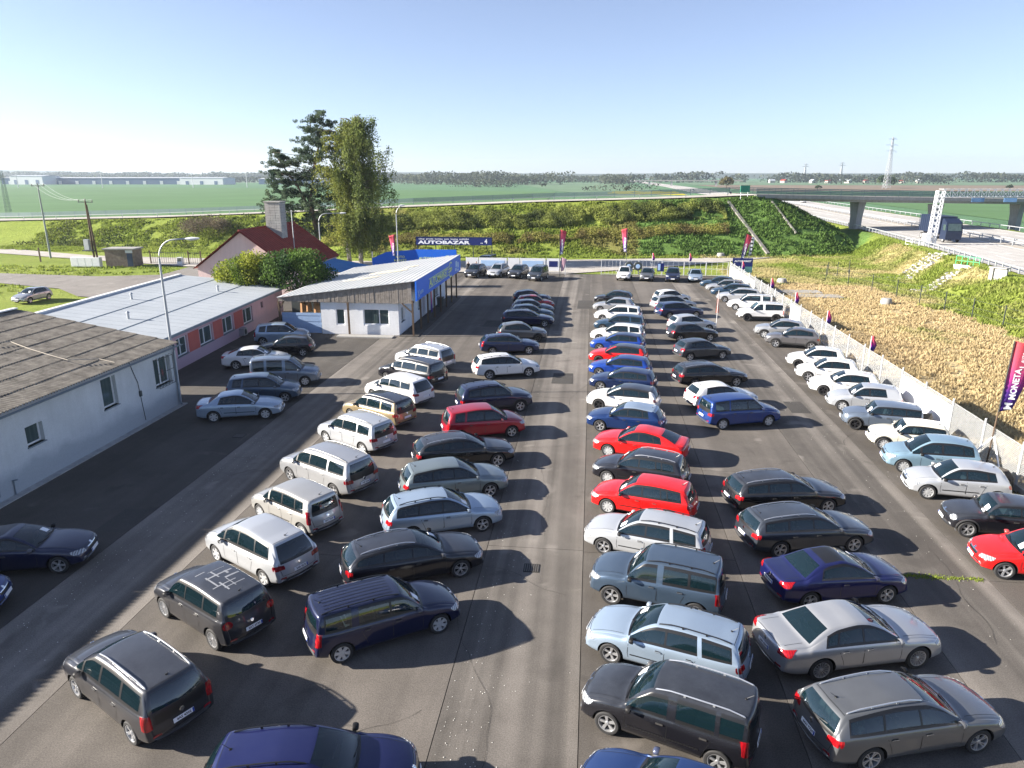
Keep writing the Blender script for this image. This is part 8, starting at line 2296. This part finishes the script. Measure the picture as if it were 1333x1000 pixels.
# ================================================================ lorry, far traffic, people
def lorry(x, y, z, rz):
    r_ = empty('lorry', (x, y, z), rz, 'dark blue box lorry driving on the near motorway lane behind the gantry', 'lorry')
    bl = plain('lorry_blue', (0.010, 0.018, 0.045), .5); ch_ = plain('lorry_chassis', (0.05, 0.05, .06), .7)
    m = MB(); m.box(-4.6, 3.4, -1.22, 1.22, 1.25, 3.95, bl)
    for k in range(5, 16): m.box(-8.8 + .78*k, -8.7 + .78*k, -1.26, -1.222, 1.3, 3.9, bl)
    m.build('trailer', bl, r_)
    m = MB(); m.add([(3.7, -1.2, .5), (5.9, -1.2, .5), (5.95, -1.2, 1.7), (5.6, -1.15, 3.1), (4.2, -1.1, 3.7), (3.7, -1.1, 3.6), (3.7, 1.2, .5), (5.9, 1.2, .5), (5.95, 1.2, 1.7), (5.6, 1.15, 3.1), (4.2, 1.1, 3.7), (3.7, 1.1, 3.6)], [(0, 1, 2, 3, 4, 5), (11, 10, 9, 8, 7, 6), (0, 6, 7, 1), (1, 7, 8, 2), (2, 8, 9, 3), (3, 9, 10, 4), (4, 10, 11, 5), (5, 11, 6, 0)], bl); m.build('cab', bl, r_)
    m = MB(); m.add([(5.97, -1.0, 1.85), (5.97, 1.0, 1.85), (5.70, .95, 2.95), (5.70, -.95, 2.95)], [(0, 1, 2, 3)], WGLASS); m.build('windscreen', WGLASS, r_)
    for s_ in (-1, 1): m = MB(); m.box(4.6, 5.5, s_*1.2 - .02, s_*1.2 + .02, 1.9, 2.8, WGLASS); m.build('side_window', WGLASS, r_)
    m = MB(); m.box(-4.5, 5.0, -.5, .5, .7, 1.2, ch_); m.build('chassis', ch_, r_)
    wm = wheels_for(.5)
    for xw_ in (-3.6, -2.3, 2.2, 4.9):
        for s_ in (1, -1):
            w_ = link('wheel', wm['tyre'], r_, (xw_, s_*1.08, .5), (0, 0, 0 if s_ > 0 else math.pi)); link('rim', wm['rim']['hub'], w_)
    return r_
lorry(mwx(127, 5.6), 127, MW_Z, R(-92))
for (y, off, cl, kd, lb) in ((300, 21.0, 'white', 'hatch', 'distant white car on the far carriageway of the motorway, nearest of the traffic'), (390, 5.5, 'silver', 'estate_plain', 'distant silver car on the near carriageway of the motorway'), (520, 20.5, 'black', 'hatch', 'tiny dark car on the far carriageway towards the horizon'), (640, 6.0, 'white', 'van', 'tiny white van on the near carriageway towards the horizon')):
    o = make_car('van' if kd == 'van' else 'car', kd, cl, 0, plates=False); o.location = (mwx(y, off), y, mz(y) + .01); o.rotation_euler = (0, 0, R(-91 if off < 12 else 89)); tag(o, lb, 'van' if kd == 'van' else 'car', 'traffic on the motorway')

def person(x, y, z, rz, top, legs, label, pose=0):
    r_ = empty('person', (x, y, z), rz, label, 'person', 'people standing by the vans')
    J = dict(pel=(0,0,.95), spi=(0,0,1.18), che=(0,0,1.40), nec=(0,0,1.53), hea=(0.01,0,1.62), cro=(.01,0,1.78),
             hl=(0,.10,.92), kl=(.03,.11,.50), al=(-.02,.12,.09), tl=(.15,.13,.04), hr=(0,-.10,.92), kr=(.02,-.12,.50), ar=(-.04,-.14,.09), tr=(.13,-.15,.04),
             sl=(0,.19,1.43), el=(-.03,.25,1.15), wl=(.05 + pose*.15,.24,.92), fl=(.08 + pose*.2,.23,.82), sr=(0,-.19,1.43), er=(-.03,-.25,1.15), wr=(.06,-.24,.92), fr=(.09,-.23,.82))
    RD = dict(pel=.15, spi=.13, che=.15, nec=.06, hea=.095, cro=.08, hl=.10, kl=.065, al=.045, tl=.04, hr=.10, kr=.065, ar=.045, tr=.04, sl=.07, el=.05, wl=.035, fl=.035, sr=.07, er=.05, wr=.035, fr=.035)
    E_ = [('pel','spi'),('spi','che'),('che','nec'),('nec','hea'),('hea','cro'),('pel','hl'),('hl','kl'),('kl','al'),('al','tl'),('pel','hr'),('hr','kr'),('kr','ar'),('ar','tr'),('che','sl'),('sl','el'),('el','wl'),('wl','fl'),('che','sr'),('sr','er'),('er','wr'),('wr','fr')]
    ks = list(J); me = bpy.data.meshes.new('body'); me.from_pydata([J[k] for k in ks], [(ks.index(a), ks.index(b)) for a, b in E_], [])
    o = bpy.data.objects.new('tmp', me); COL.objects.link(o)
    md = o.modifiers.new('k', 'SKIN'); sk = me.skin_vertices[0].data
    for i, k in enumerate(ks): sk[i].radius = (RD[k], RD[k] * (1.25 if k in ('che', 'spi', 'pel') else 1)); sk[i].use_root = (k == 'pel')
    o.modifiers.new('s', 'SUBSURF').levels = 1; o.modifiers['s'].render_levels = 1
    dg = bpy.context.evaluated_depsgraph_get(); dg.update(); res = bpy.data.meshes.new_from_object(o.evaluated_get(dg)); bpy.data.objects.remove(o)
    for m_ in (top, legs, plain('skin', (.45, .28, .2), .6), plain('dark_hair', (.03, .02, .015), .8), STEELD): res.materials.append(m_)
    for p in res.polygons:
        z_ = p.center.z; y_ = abs(p.center.y)
        p.material_index = 3 if z_ > 1.68 else 2 if z_ > 1.52 else (2 if (z_ < .90 and y_ > .2 and z_ > .7) else 0 if z_ > .93 else 4 if z_ < .10 else 1)
    res.polygons.foreach_set('use_smooth', [True]*len(res.polygons))
    link('body', res, r_); return r_
person(-16.6, 96.6, 0, R(-80), plain('black_jacket', (.012, .012, .015), .8), plain('dark_trousers', (.02, .022, .03), .8), 'person in dark clothes standing left by the entrance vans')
person(-15.5, 96.9, 0, R(-110), plain('navy_jacket', (.015, .02, .05), .8), plain('dark_trousers', (.02, .022, .03), .8), 'person in a dark blue jacket standing right by the entrance vans', 1)
# ================================================================ parked cars
CARS = [
    ('people_carrier', 'mpv', 'darkgrey', -11.25, 14.18, 151.0, 1, 'dark grey people carrier with silver roof rails, frontmost of the left row', 'people carriers parked in the left front row', {'plate': '4AS 4302'}),
    ('compact_people_carrier', 'mpv_round', 'darkgrey', -11.06, 17.70, 150.0, 1, 'rounded dark grey car with silver tape marks on its roof', 'people carriers parked in the left front row', {'tape': 1}),
    ('people_carrier', 'mpv_picasso', 'palesilver', -11.08, 20.99, 150.0, 1, 'silver people carrier with a huge dark rear window and red lamps at its tail corners', 'people carriers parked in the left front row', {}),
    ('compact_people_carrier', 'mpv_small', 'warmsilver', -11.07, 24.17, 149.0, 1, 'small silver people carrier with upright tail and thin rear lamps', 'people carriers parked in the left front row', {}),
    ('people_carrier', 'mpv_large', 'silver', -11.22, 27.87, 150.0, 1, 'large silver people carrier with dark roof rails, longest in the left row', 'people carriers parked in the left front row', {}),
    ('people_carrier', 'mpv_touran', 'palesilver', -11.43, 32.54, 150.0, 1, 'silver people carrier parked just nearer than the gold one', 'people carriers parked in the left front row', {}),
    ('people_carrier', 'mpv_touran', 'gold', -11.34, 36.14, 151.0, 1, 'gold people carrier with a dark roof', 'people carriers parked in the left front row', {'roof': 'blacksheen'}),
    ('people_carrier', 'mpv_picasso', 'white', -11.20, 39.90, 151.0, 0, 'white people carrier between the gold and the black one', 'people carriers parked in the left front row', {'rails': 1}),
    ('people_carrier', 'mpv_large', 'black', -11.37, 43.80, 152.0, 0, 'black people carrier in the far end of the left row', 'people carriers parked in the left front row', {}),
    ('people_carrier', 'mpv', 'palesilver', -11.45, 47.82, 153.0, 0, 'pale silver people carrier, farthest of the left row', 'people carriers parked in the left front row', {}),
    ('estate_car', 'estate_round', 'indigo', -5.60, 11.75, 10.0, 1, 'deep blue car with roof rails cut off by the bottom edge of the photo', 'cars parked in the second row nosing to the middle aisle', {}),
    ('estate_car', 'estate_tall', 'navy', -5.75, 17.64, 34.0, 1, 'navy estate with ribbed roof and roof rails, nearest complete car left of the aisle', 'cars parked in the second row nosing to the middle aisle', {'ribs': 1}),
    ('estate_car', 'estate_sleek', 'blacksheen', -5.64, 20.97, 27.0, 1, 'glossy black estate with silver rails left of the aisle beside the navy one', 'cars parked in the second row nosing to the middle aisle', {}),
    ('estate_car', 'estate_round', 'bluesilver', -5.34, 24.34, 24.0, 1, 'silver blue estate left of the aisle nearer than the grey green one', 'cars parked in the second row nosing to the middle aisle', {}),
    ('estate_car', 'estate_round', 'greygreen', -5.47, 27.41, 23.0, 1, 'grey green estate left of the aisle without roof rails', 'cars parked in the second row nosing to the middle aisle', {'norails': 1}),
    ('estate_car', 'estate_sleek', 'black', -5.60, 30.68, 22.0, 1, 'black estate with sporty five spoke wheels just in front of the dark red car', 'cars parked in the second row nosing to the middle aisle', {'rim': 'spoke5'}),
    ('small_people_carrier', 'mpv_scenic', 'darkred', -5.34, 34.60, 22.0, 1, 'dark red high roofed car left of the aisle', 'cars parked in the second row nosing to the middle aisle', {}),
    ('off_roader', 'suv', 'navy', -5.30, 38.76, 24.0, 1, 'dark blue off roader parked behind the dark red car', 'cars parked in the second row nosing to the middle aisle', {}),
    ('estate_car', 'estate_round', 'white', -5.46, 46.29, 20.0, 1, 'white estate with black roof rails left of the aisle', 'cars parked in the second row nosing to the middle aisle', {}),
    ('estate_car', 'estate_volvo', 'deepblue', -5.95, 52.71, 12.0, 1, 'dark blue estate with tall red tail lamps behind the white estate', 'cars parked in the second row nosing to the middle aisle', {}),
    ('hatchback', 'crossover', 'grey', -5.50, 56.81, 12.0, 0, 'dark grey hatchback between two dark blue cars, alone in its colour in that row', 'cars parked in the second row nosing to the middle aisle', {}),
    ('estate_car', 'estate_large', 'navy', -5.40, 63.05, 8.0, 0, 'dark blue estate, nearest of the five dark cars in the office shade', 'cars parked in the second row nosing to the middle aisle', {}),
    ('hatchback', 'hatch', 'petrol', -5.42, 65.83, 10.0, 0, 'petrol blue hatchback, second of the five cars in the shade of the office', 'cars parked in the second row nosing to the middle aisle', {}),
    ('hatchback', 'hatch', 'bluegrey', -5.55, 68.64, 12.0, 0, 'grey blue hatchback just nearer than the small red car', 'cars parked in the second row nosing to the middle aisle', {}),
    ('hatchback', 'hatch_small', 'darkred', -5.54, 71.32, 12.0, 0, 'red hatchback among the far dark cars in the shade of the office', 'cars parked in the second row nosing to the middle aisle', {}),
    ('off_roader', 'crossover', 'navy', -6.12, 73.98, 10.0, 0, 'dark blue tall hatchback, farthest car left of the aisle', 'cars parked in the second row nosing to the middle aisle', {}),
    ('hatchback', 'hatch', 'midblue', 2.10, 11.75, 160.0, 1, 'blue hatchback right of the aisle cut off by the bottom edge', 'cars parked right of the middle aisle facing it', {}),
    ('high_roof_car', 'roomster', 'black', 2.24, 14.59, 159.0, 1, 'black high roofed car with a dipped front side window right of the aisle', 'cars parked right of the middle aisle facing it', {}),
    ('estate_car', 'estate', 'bluesilver', 2.38, 17.32, 161.0, 1, 'light blue silver estate with roof rails, nearer of the two big silver estates', 'cars parked right of the middle aisle facing it', {}),
    ('off_roader', 'suv_yeti', 'bluegrey', 2.43, 20.28, 165.0, 1, 'blue grey boxy off roader between the two silver estates', 'cars parked right of the middle aisle facing it', {}),
    ('estate_car', 'estate', 'palesilver', 2.26, 23.31, 162.0, 1, 'pale silver estate parked between the blue grey off roader and a red estate', 'cars parked right of the middle aisle facing it', {}),
    ('estate_car', 'estate_small_plain', 'red', 2.38, 26.50, 162.0, 1, 'red estate with plain roof, nearest red car right of the aisle', 'cars parked right of the middle aisle facing it', {}),
    ('estate_car', 'estate_small', 'blacksheen', 2.43, 29.35, 162.0, 1, 'black small estate with roof rails between two bright red cars', 'cars parked right of the middle aisle facing it', {}),
    ('hatchback', 'liftback', 'red', 2.60, 32.60, 163.0, 1, 'red liftback with a sloping rear window behind the black small estate', 'cars parked right of the middle aisle facing it', {}),
    ('hatchback', 'hatch', 'midblue', 2.21, 36.20, 166.0, 1, 'dark blue hatchback with a pale grey roof', 'cars parked right of the middle aisle facing it', {'roof': 'bluesilver'}),
    ('estate_car', 'estate_new', 'white', 2.12, 39.82, 166.0, 1, 'white estate with a black roof and black wheels', 'cars parked right of the middle aisle facing it', {'roof': 'black', 'rim': 'spoke5_dark'}),
    ('estate_car', 'estate_new', 'deepblue', 2.25, 43.52, 166.0, 1, 'dark blue estate next behind the white one with a black roof', 'cars parked right of the middle aisle facing it', {}),
    ('estate_car', 'estate_new', 'racingblue', 2.19, 46.83, 167.0, 1, 'bright blue estate, nearer of the two bright blue ones', 'cars parked right of the middle aisle facing it', {'roof': 'royal'}),
    ('estate_car', 'estate_new', 'red', 2.18, 50.21, 168.0, 0, 'bright red estate with a black roof', 'cars parked right of the middle aisle facing it', {'roof': 'black', 'rim': 'multi_dark'}),
    ('estate_car', 'estate_new', 'racingblue', 2.26, 54.06, 168.0, 0, 'bright blue estate with a dark roof, farther of the two bright blue ones', 'cars parked right of the middle aisle facing it', {'roof': 'deepblue'}),
    ('estate_car', 'estate', 'white', 2.34, 57.49, 168.0, 0, 'solid white estate right behind the farther bright blue one', 'cars parked right of the middle aisle facing it', {'norails': 1}),
    ('estate_car', 'estate', 'petrol', 2.65, 61.58, 169.0, 0, 'dark blue black estate between two white estates far right of the aisle', 'cars parked right of the middle aisle facing it', {'norails': 1}),
    ('estate_car', 'estate', 'white', 2.67, 66.11, 170.0, 0, 'white estate far right of the aisle just nearer than the silver one', 'cars parked right of the middle aisle facing it', {}),
    ('hatchback', 'hatch', 'silver', 2.52, 70.68, 170.0, 0, 'silver hatchback next to the last car right of the aisle', 'cars parked right of the middle aisle facing it', {}),
    ('off_roader', 'crossover', 'black', 2.64, 74.62, 170.0, 0, 'black crossover, farthest car right of the aisle', 'cars parked right of the middle aisle facing it', {}),
    ('estate_car', 'estate_large', 'grey', 7.74, 15.07, 17.0, 1, 'grey estate with stacked tyres behind its rear window at the lower right', 'cars parked in the fourth row nosing to the right aisle', {'tyres': 1, 'plate': '4AH 7724'}),
    ('saloon_car', 'sedan_large', 'silver', 7.59, 18.11, 16.0, 1, 'large silver saloon with many spoked wheels', 'cars parked in the fourth row nosing to the right aisle', {}),
    ('cabriolet', 'cabrio', 'indigo', 8.15, 21.30, 14.0, 1, 'indigo coupe cabriolet with black panelled hardtop', 'cars parked in the fourth row nosing to the right aisle', {}),
    ('estate_car', 'estate_large', 'slate', 8.12, 24.48, 14.0, 1, 'slate grey estate with silver roof rails between the indigo and the black car', 'cars parked in the fourth row nosing to the right aisle', {}),
    ('estate_car', 'estate_large', 'black', 8.16, 27.58, 13.0, 1, 'black estate with white plate and silver rails, behind the slate grey one', 'cars parked in the fourth row nosing to the right aisle', {}),
    ('people_carrier', 'mpv_touran', 'royal', 8.27, 37.85, 18.0, 1, 'bright blue people carrier without roof rails', 'cars parked in the fourth row nosing to the right aisle', {'norails': 1}),
    ('hatchback', 'hatch', 'white', 7.80, 40.84, 16.0, 1, 'white hatchback half hidden behind the bright blue people carrier', 'cars parked in the fourth row nosing to the right aisle', {'norails': 1}),
    ('estate_car', 'estate_large', 'black', 7.97, 45.50, 15.0, 1, 'black estate with silver window line just behind the white hatchback', 'cars parked in the fourth row nosing to the right aisle', {}),
    ('hatchback', 'hatch', 'slate', 8.39, 52.58, 19.0, 1, 'dark grey hatchback standing clear in the fourth row', 'cars parked in the fourth row nosing to the right aisle', {}),
    ('hatchback', 'hatch', 'black', 8.45, 58.68, 15.0, 0, 'black hatchback just behind the dark grey one in the fourth row', 'cars parked in the fourth row nosing to the right aisle', {}),
    ('hatchback', 'hatch', 'palesilver', 8.90, 62.30, 16.0, 0, 'pale silver hatchback behind the black one in the fourth row', 'cars parked in the fourth row nosing to the right aisle', {}),
    ('estate_car', 'estate_round', 'deepblue', 8.60, 68.66, 18.0, 0, 'dark blue estate in the far part of the fourth row', 'cars parked in the fourth row nosing to the right aisle', {'norails': 1}),
    ('estate_car', 'estate_round', 'silver', 8.47, 72.49, 18.0, 0, 'silver estate, last but one of the fourth row', 'cars parked in the fourth row nosing to the right aisle', {}),
    ('hatchback', 'hatch_small', 'white', 8.63, 76.33, 18.0, 0, 'white hatchback, farthest of the fourth row', 'cars parked in the fourth row nosing to the right aisle', {}),
    ('hatchback', 'hatch_small', 'red', 15.45, 23.33, 172.0, 1, 'bright red hatchback cut off by the right frame edge', 'cars parked along the fence', {'rim': 'spoke5'}),
    ('small_car', 'mini', 'black', 15.63, 26.25, 172.0, 1, 'small black rounded car with many spoked wheels at the right frame edge', 'cars parked along the fence', {}),
    ('hatchback', 'hatch_small', 'palesilver', 15.66, 29.52, 171.0, 1, 'silver hatchback parked between the black small car and the ice blue one', 'cars parked along the fence', {'rim': 'hub'}),
    ('hatchback', 'mono', 'iceblue', 15.86, 32.30, 169.0, 1, 'ice blue one box hatchback by the fence', 'cars parked along the fence', {}),
    ('small_car', 'mini', 'cream', 16.00, 35.07, 168.0, 1, 'small cream rounded car with black wheel arches', 'cars parked along the fence', {'rim': 'hub'}),
    ('small_estate', 'mini_long', 'steel', 15.70, 37.98, 168.0, 1, 'small steel grey rounded car with a long roof by the fence', 'cars parked along the fence', {}),
    ('hatchback', 'hatch_budget', 'palesilver', 16.05, 41.17, 168.0, 1, 'silver hatchback right behind the steel grey long roofed small car', 'cars parked along the fence', {}),
    ('hatchback', 'hatch', 'white', 15.93, 44.20, 167.0, 1, 'white hatchback with dark spoked wheels, nearest of three white ones by the fence', 'cars parked along the fence', {'rim': 'spoke5_dark'}),
    ('hatchback', 'hatch_small', 'white', 15.88, 47.38, 167.0, 1, 'white hatchback, middle one of three white ones by the fence', 'cars parked along the fence', {'rim': 'spoke5'}),
    ('hatchback', 'hatch_small', 'white', 16.11, 50.64, 167.0, 1, 'white hatchback, farthest of three white ones by the fence', 'cars parked along the fence', {'rim': 'multi_dark'}),
    ('crossover_car', 'crossover', 'taupe', 16.18, 56.97, 163.0, 1, 'grey two tone crossover by the fence standing clear of the white cars', 'cars parked along the fence', {'rim': 'spoke5'}),
    ('crossover_car', 'crossover', 'silver', 16.02, 60.36, 166.0, 0, 'silver crossover just behind the darker grey crossover by the fence', 'cars parked along the fence', {'rim': 'hub6'}),
    ('off_roader', 'suv_yeti_clad', 'white', 15.95, 67.87, 178.0, 0, 'white boxy off roader with black wheel arches by the fence', 'cars parked along the fence', {}),
    ('estate_car', 'estate_tall', 'white', 16.19, 73.40, 170.0, 0, 'white high roofed estate by the fence behind the boxy white off roader', 'cars parked along the fence', {}),
    ('estate_car', 'estate_round', 'palesilver', 15.90, 78.13, 168.0, 0, 'pale silver car by the fence next to the white high roofed estate', 'cars parked along the fence', {'norails': 1}),
    ('estate_car', 'estate_round', 'petrol', 15.81, 81.52, 168.0, 0, 'dark blue car by the fence, nearer of the two dark ones in the far corner', 'cars parked along the fence', {'norails': 1}),
    ('estate_car', 'estate', 'silver', 15.60, 84.68, 168.0, 0, 'silver car by the fence between the two dark ones in the far corner', 'cars parked along the fence', {}),
    ('hatchback', 'hatch', 'petrol', 15.37, 87.60, 168.0, 0, 'dark blue car in the far corner of the fence row', 'cars parked along the fence', {}),
    ('off_roader', 'suv', 'white', 4.50, 94.32, -97.0, 0, 'white off roader facing the camera, leftmost at the gate fence', 'cars parked along the gate fence', {}),
    ('hatchback', 'crossover', 'grey', 7.38, 93.93, -97.0, 0, 'grey tall hatchback facing the camera at the gate fence', 'cars parked along the gate fence', {}),
    ('off_roader', 'suv', 'navy', 10.63, 93.62, -97.0, 0, 'dark blue off roader facing the camera at the gate fence', 'cars parked along the gate fence', {}),
    ('hatchback', 'hatch', 'bluesilver', 13.51, 93.90, -97.0, 0, 'silver blue car facing the camera, rightmost at the gate fence', 'cars parked along the gate fence', {}),
    ('off_roader', 'suv', 'black', -15.27, 94.59, -103.0, 0, 'black off roader facing the camera, leftmost by the entrance', 'vans and off roaders parked by the entrance', {}),
    ('off_roader', 'suv', 'palesilver', -12.27, 95.27, -104.0, 0, 'white silver off roader facing the camera by the entrance', 'vans and off roaders parked by the entrance', {}),
    ('off_roader', 'suv', 'black', -9.47, 94.50, -103.0, 0, 'black off roader facing the camera between the pale one and the dark van', 'vans and off roaders parked by the entrance', {}),
    ('passenger_van', 'leisure', 'slate', -6.70, 92.72, -103.0, 0, 'dark grey passenger van facing the camera next to the entrance', 'vans and off roaders parked by the entrance', {}),
    ('passenger_van', 'van', 'petrol', -15.05, 103.58, -100.0, 0, 'dark blue van parked behind the black off roader by the entrance', 'vans and off roaders parked by the entrance', {}),
    ('saloon_car', 'sedan', 'bluesilver', -19.22, 36.05, 18.0, 1, 'pale blue silver saloon in the shade, nearest of the group by the pink building', 'cars parked by the pink building', {'rim': 'hub6'}),
    ('small_people_carrier', 'mpv_scenic', 'bluegrey', -19.38, 39.14, 17.0, 1, 'blue grey high roofed car next to the pale saloon in the shade', 'cars parked by the pink building', {'norails': 1}),
    ('leisure_van', 'leisure', 'steel', -19.56, 42.65, 16.0, 1, 'silver grey leisure van with roof rails by the pink building', 'cars parked by the pink building', {}),
    ('saloon_car', 'liftback', 'white', -23.26, 46.61, 14.0, 1, 'white saloon with a sunlit bonnet by the pink building', 'cars parked by the pink building', {'rim': 'spoke5'}),
    ('hatchback', 'hatch', 'black', -22.60, 50.20, 192.0, 1, 'black hatchback with its tail to the camera side by the pink building', 'cars parked by the pink building', {}),
    ('hatchback', 'mpv_scenic', 'bluesilver', -24.72, 54.07, 15.0, 0, 'light blue hatchback farthest of the group by the pink building', 'cars parked by the pink building', {'norails': 1}),
    ('coupe', 'coupe', 'navy', -19.13, 20.01, 17.0, 1, 'dark blue coupe in deep shade cut off by the left frame edge', 'cars in the shade by the grey building', {}),
    ('hatchback', 'hatch_small', 'royal', -19.70, 16.90, 22.0, 1, 'blue hatchback nose in the shade at the lower left frame edge', 'cars in the shade by the grey building', {}),
    ('hatchback', 'hatch', 'silver', -59.75, 70.17, -92.5, 1, 'silver hatchback standing alone on the grass left of the buildings', None, {}),
]
rc = random.Random(12)
def text_plate(root, s):
    for o in root.children:
        if o.name.split('.')[0] == 'number_plate' and abs(o.rotation_euler[2]) > 1:
            me = text_mesh(s, .085, PLATE_TXT, depth=.001, bold=.002, align='CENTER', sx=1.1)
            me.transform(Matrix(((0, 0, 1, .009), (1, 0, 0, 0), (0, 1, 0, 0), (0, 0, 0, 1))))
            link('lettering', me, o)
for (name, kind, colour, x, y, h, lod, label, group, ex) in CARS:
    root = make_car(name, kind, colour, lod, roof=ex.get('roof'), rim=ex.get('rim'))
    root.location = (x, y, 0.008); root.rotation_euler = (0, 0, R(h))
    if root.get('group'): del root['group']
    tag(root, label, name.replace('_', ' ').replace(' car', ' car') if name != 'compact_people_carrier' else 'people carrier', group)
    if ex.get('norails'):
        for o in [c for c in root.children if c.name.startswith('roof_rail')]: bpy.data.objects.remove(o)
    if ex.get('plate'): text_plate(root, ex['plate'])
    elif lod: 
        if y < 32: text_plate(root, '%dA%s %d' % (rc.choice((1, 2, 3, 4, 5, 6)), rc.choice('BEHKSTZ'), rc.randint(1000, 9999)))
    if lod and rc.random() < .85 and y < 75: price_sheet(root, kind, rc.choice((1, 1, -1)))
    sp, parts, bvh = car_parts(kind)
    if ex.get('tape'):       # silver tape marks on the roof
        TP = plain('silver_tape', (0.26, 0.27, 0.29), .6, var=.4)
        segs = [(-.55, -.3, -.35, -.3), (-.55, .0, -.1, .0), (-.95, .28, -.3, .28), (-.95, -.28, -.95, .45), (-.4, -.5, -.4, .32), (-1.25, -.1, -.75, -.1), (-.1, -.45, -.1, .1), (-1.3, .15, -.8, .15), (-.7, -.55, -.7, -.1), (.05, .1, .05, .4), (-1.15, -.45, -1.15, .2)]
        for (x0, y0, x1, y1) in segs:
            me = strip(bvh, [(x0, y0, 3), (x1, y1, 3)], (0, 0, -1), rc.uniform(.015, .07), .004, TP, 'tape_mark')
            if me: link('tape_mark', me, root)
    if ex.get('ribs'):
        for k in range(6):
            yy = -.40 + .16*k; me = strip(bvh, [(.2, yy, 3), (-1.75, yy, 3)], (0, 0, -1), .02, .010, PM('navy'), 'roof_rib')
            if me: link('roof_rib', me, root)
    if ex.get('tyres'):
        for k in range(4):
            m = MB(); T0 = Matrix.Translation((-1.62, -.36 + .235*k, .83)) @ Matrix.Rotation(R(20), 4, 'Y')
            m.lathe([(.19, -.1), (.24, -.11), (.29, -.1), (.31, -.05), (.31, .05), (.29, .1), (.24, .11), (.19, .1)], 20, RUBBER, 'Y', T0)
            ty = m.build('loose_tyre', RUBBER, None, smooth=True); ty.location = root.location; ty.rotation_euler = root.rotation_euler
            tag(ty, '%s loose tyre from the left behind the rear window of the grey estate' % ('fourth', 'third', 'second', 'first')[k], 'tyre', 'tyres stacked in the boot of the grey estate')
        for o in root.children:
            if o.name.startswith('rear_window'): o.data = o.data.copy(); o.data.materials[0] = GLASS
# ================================================================ the air
HZ = bpy.data.materials.new('haze_air'); HZ.use_nodes = True
hn = HZ.node_tree; hn.nodes.clear(); ho = hn.nodes.new('ShaderNodeOutputMaterial'); hv = hn.nodes.new('ShaderNodeVolumePrincipled')
hv.inputs['Color'].default_value = (0.74, 0.86, 1.0, 1); hv.inputs['Density'].default_value = 0.00012; hv.inputs['Anisotropy'].default_value = 0.3
hn.links.new(hv.outputs[0], ho.inputs['Volume'])
m = MB(); m.box(-9800, 9800, -300, 5600, -4.5, 130, None)
hz = m.mesh('haze'); hz.materials.clear(); hz.materials.append(HZ)
tag(link('haze', hz), kind='stuff')
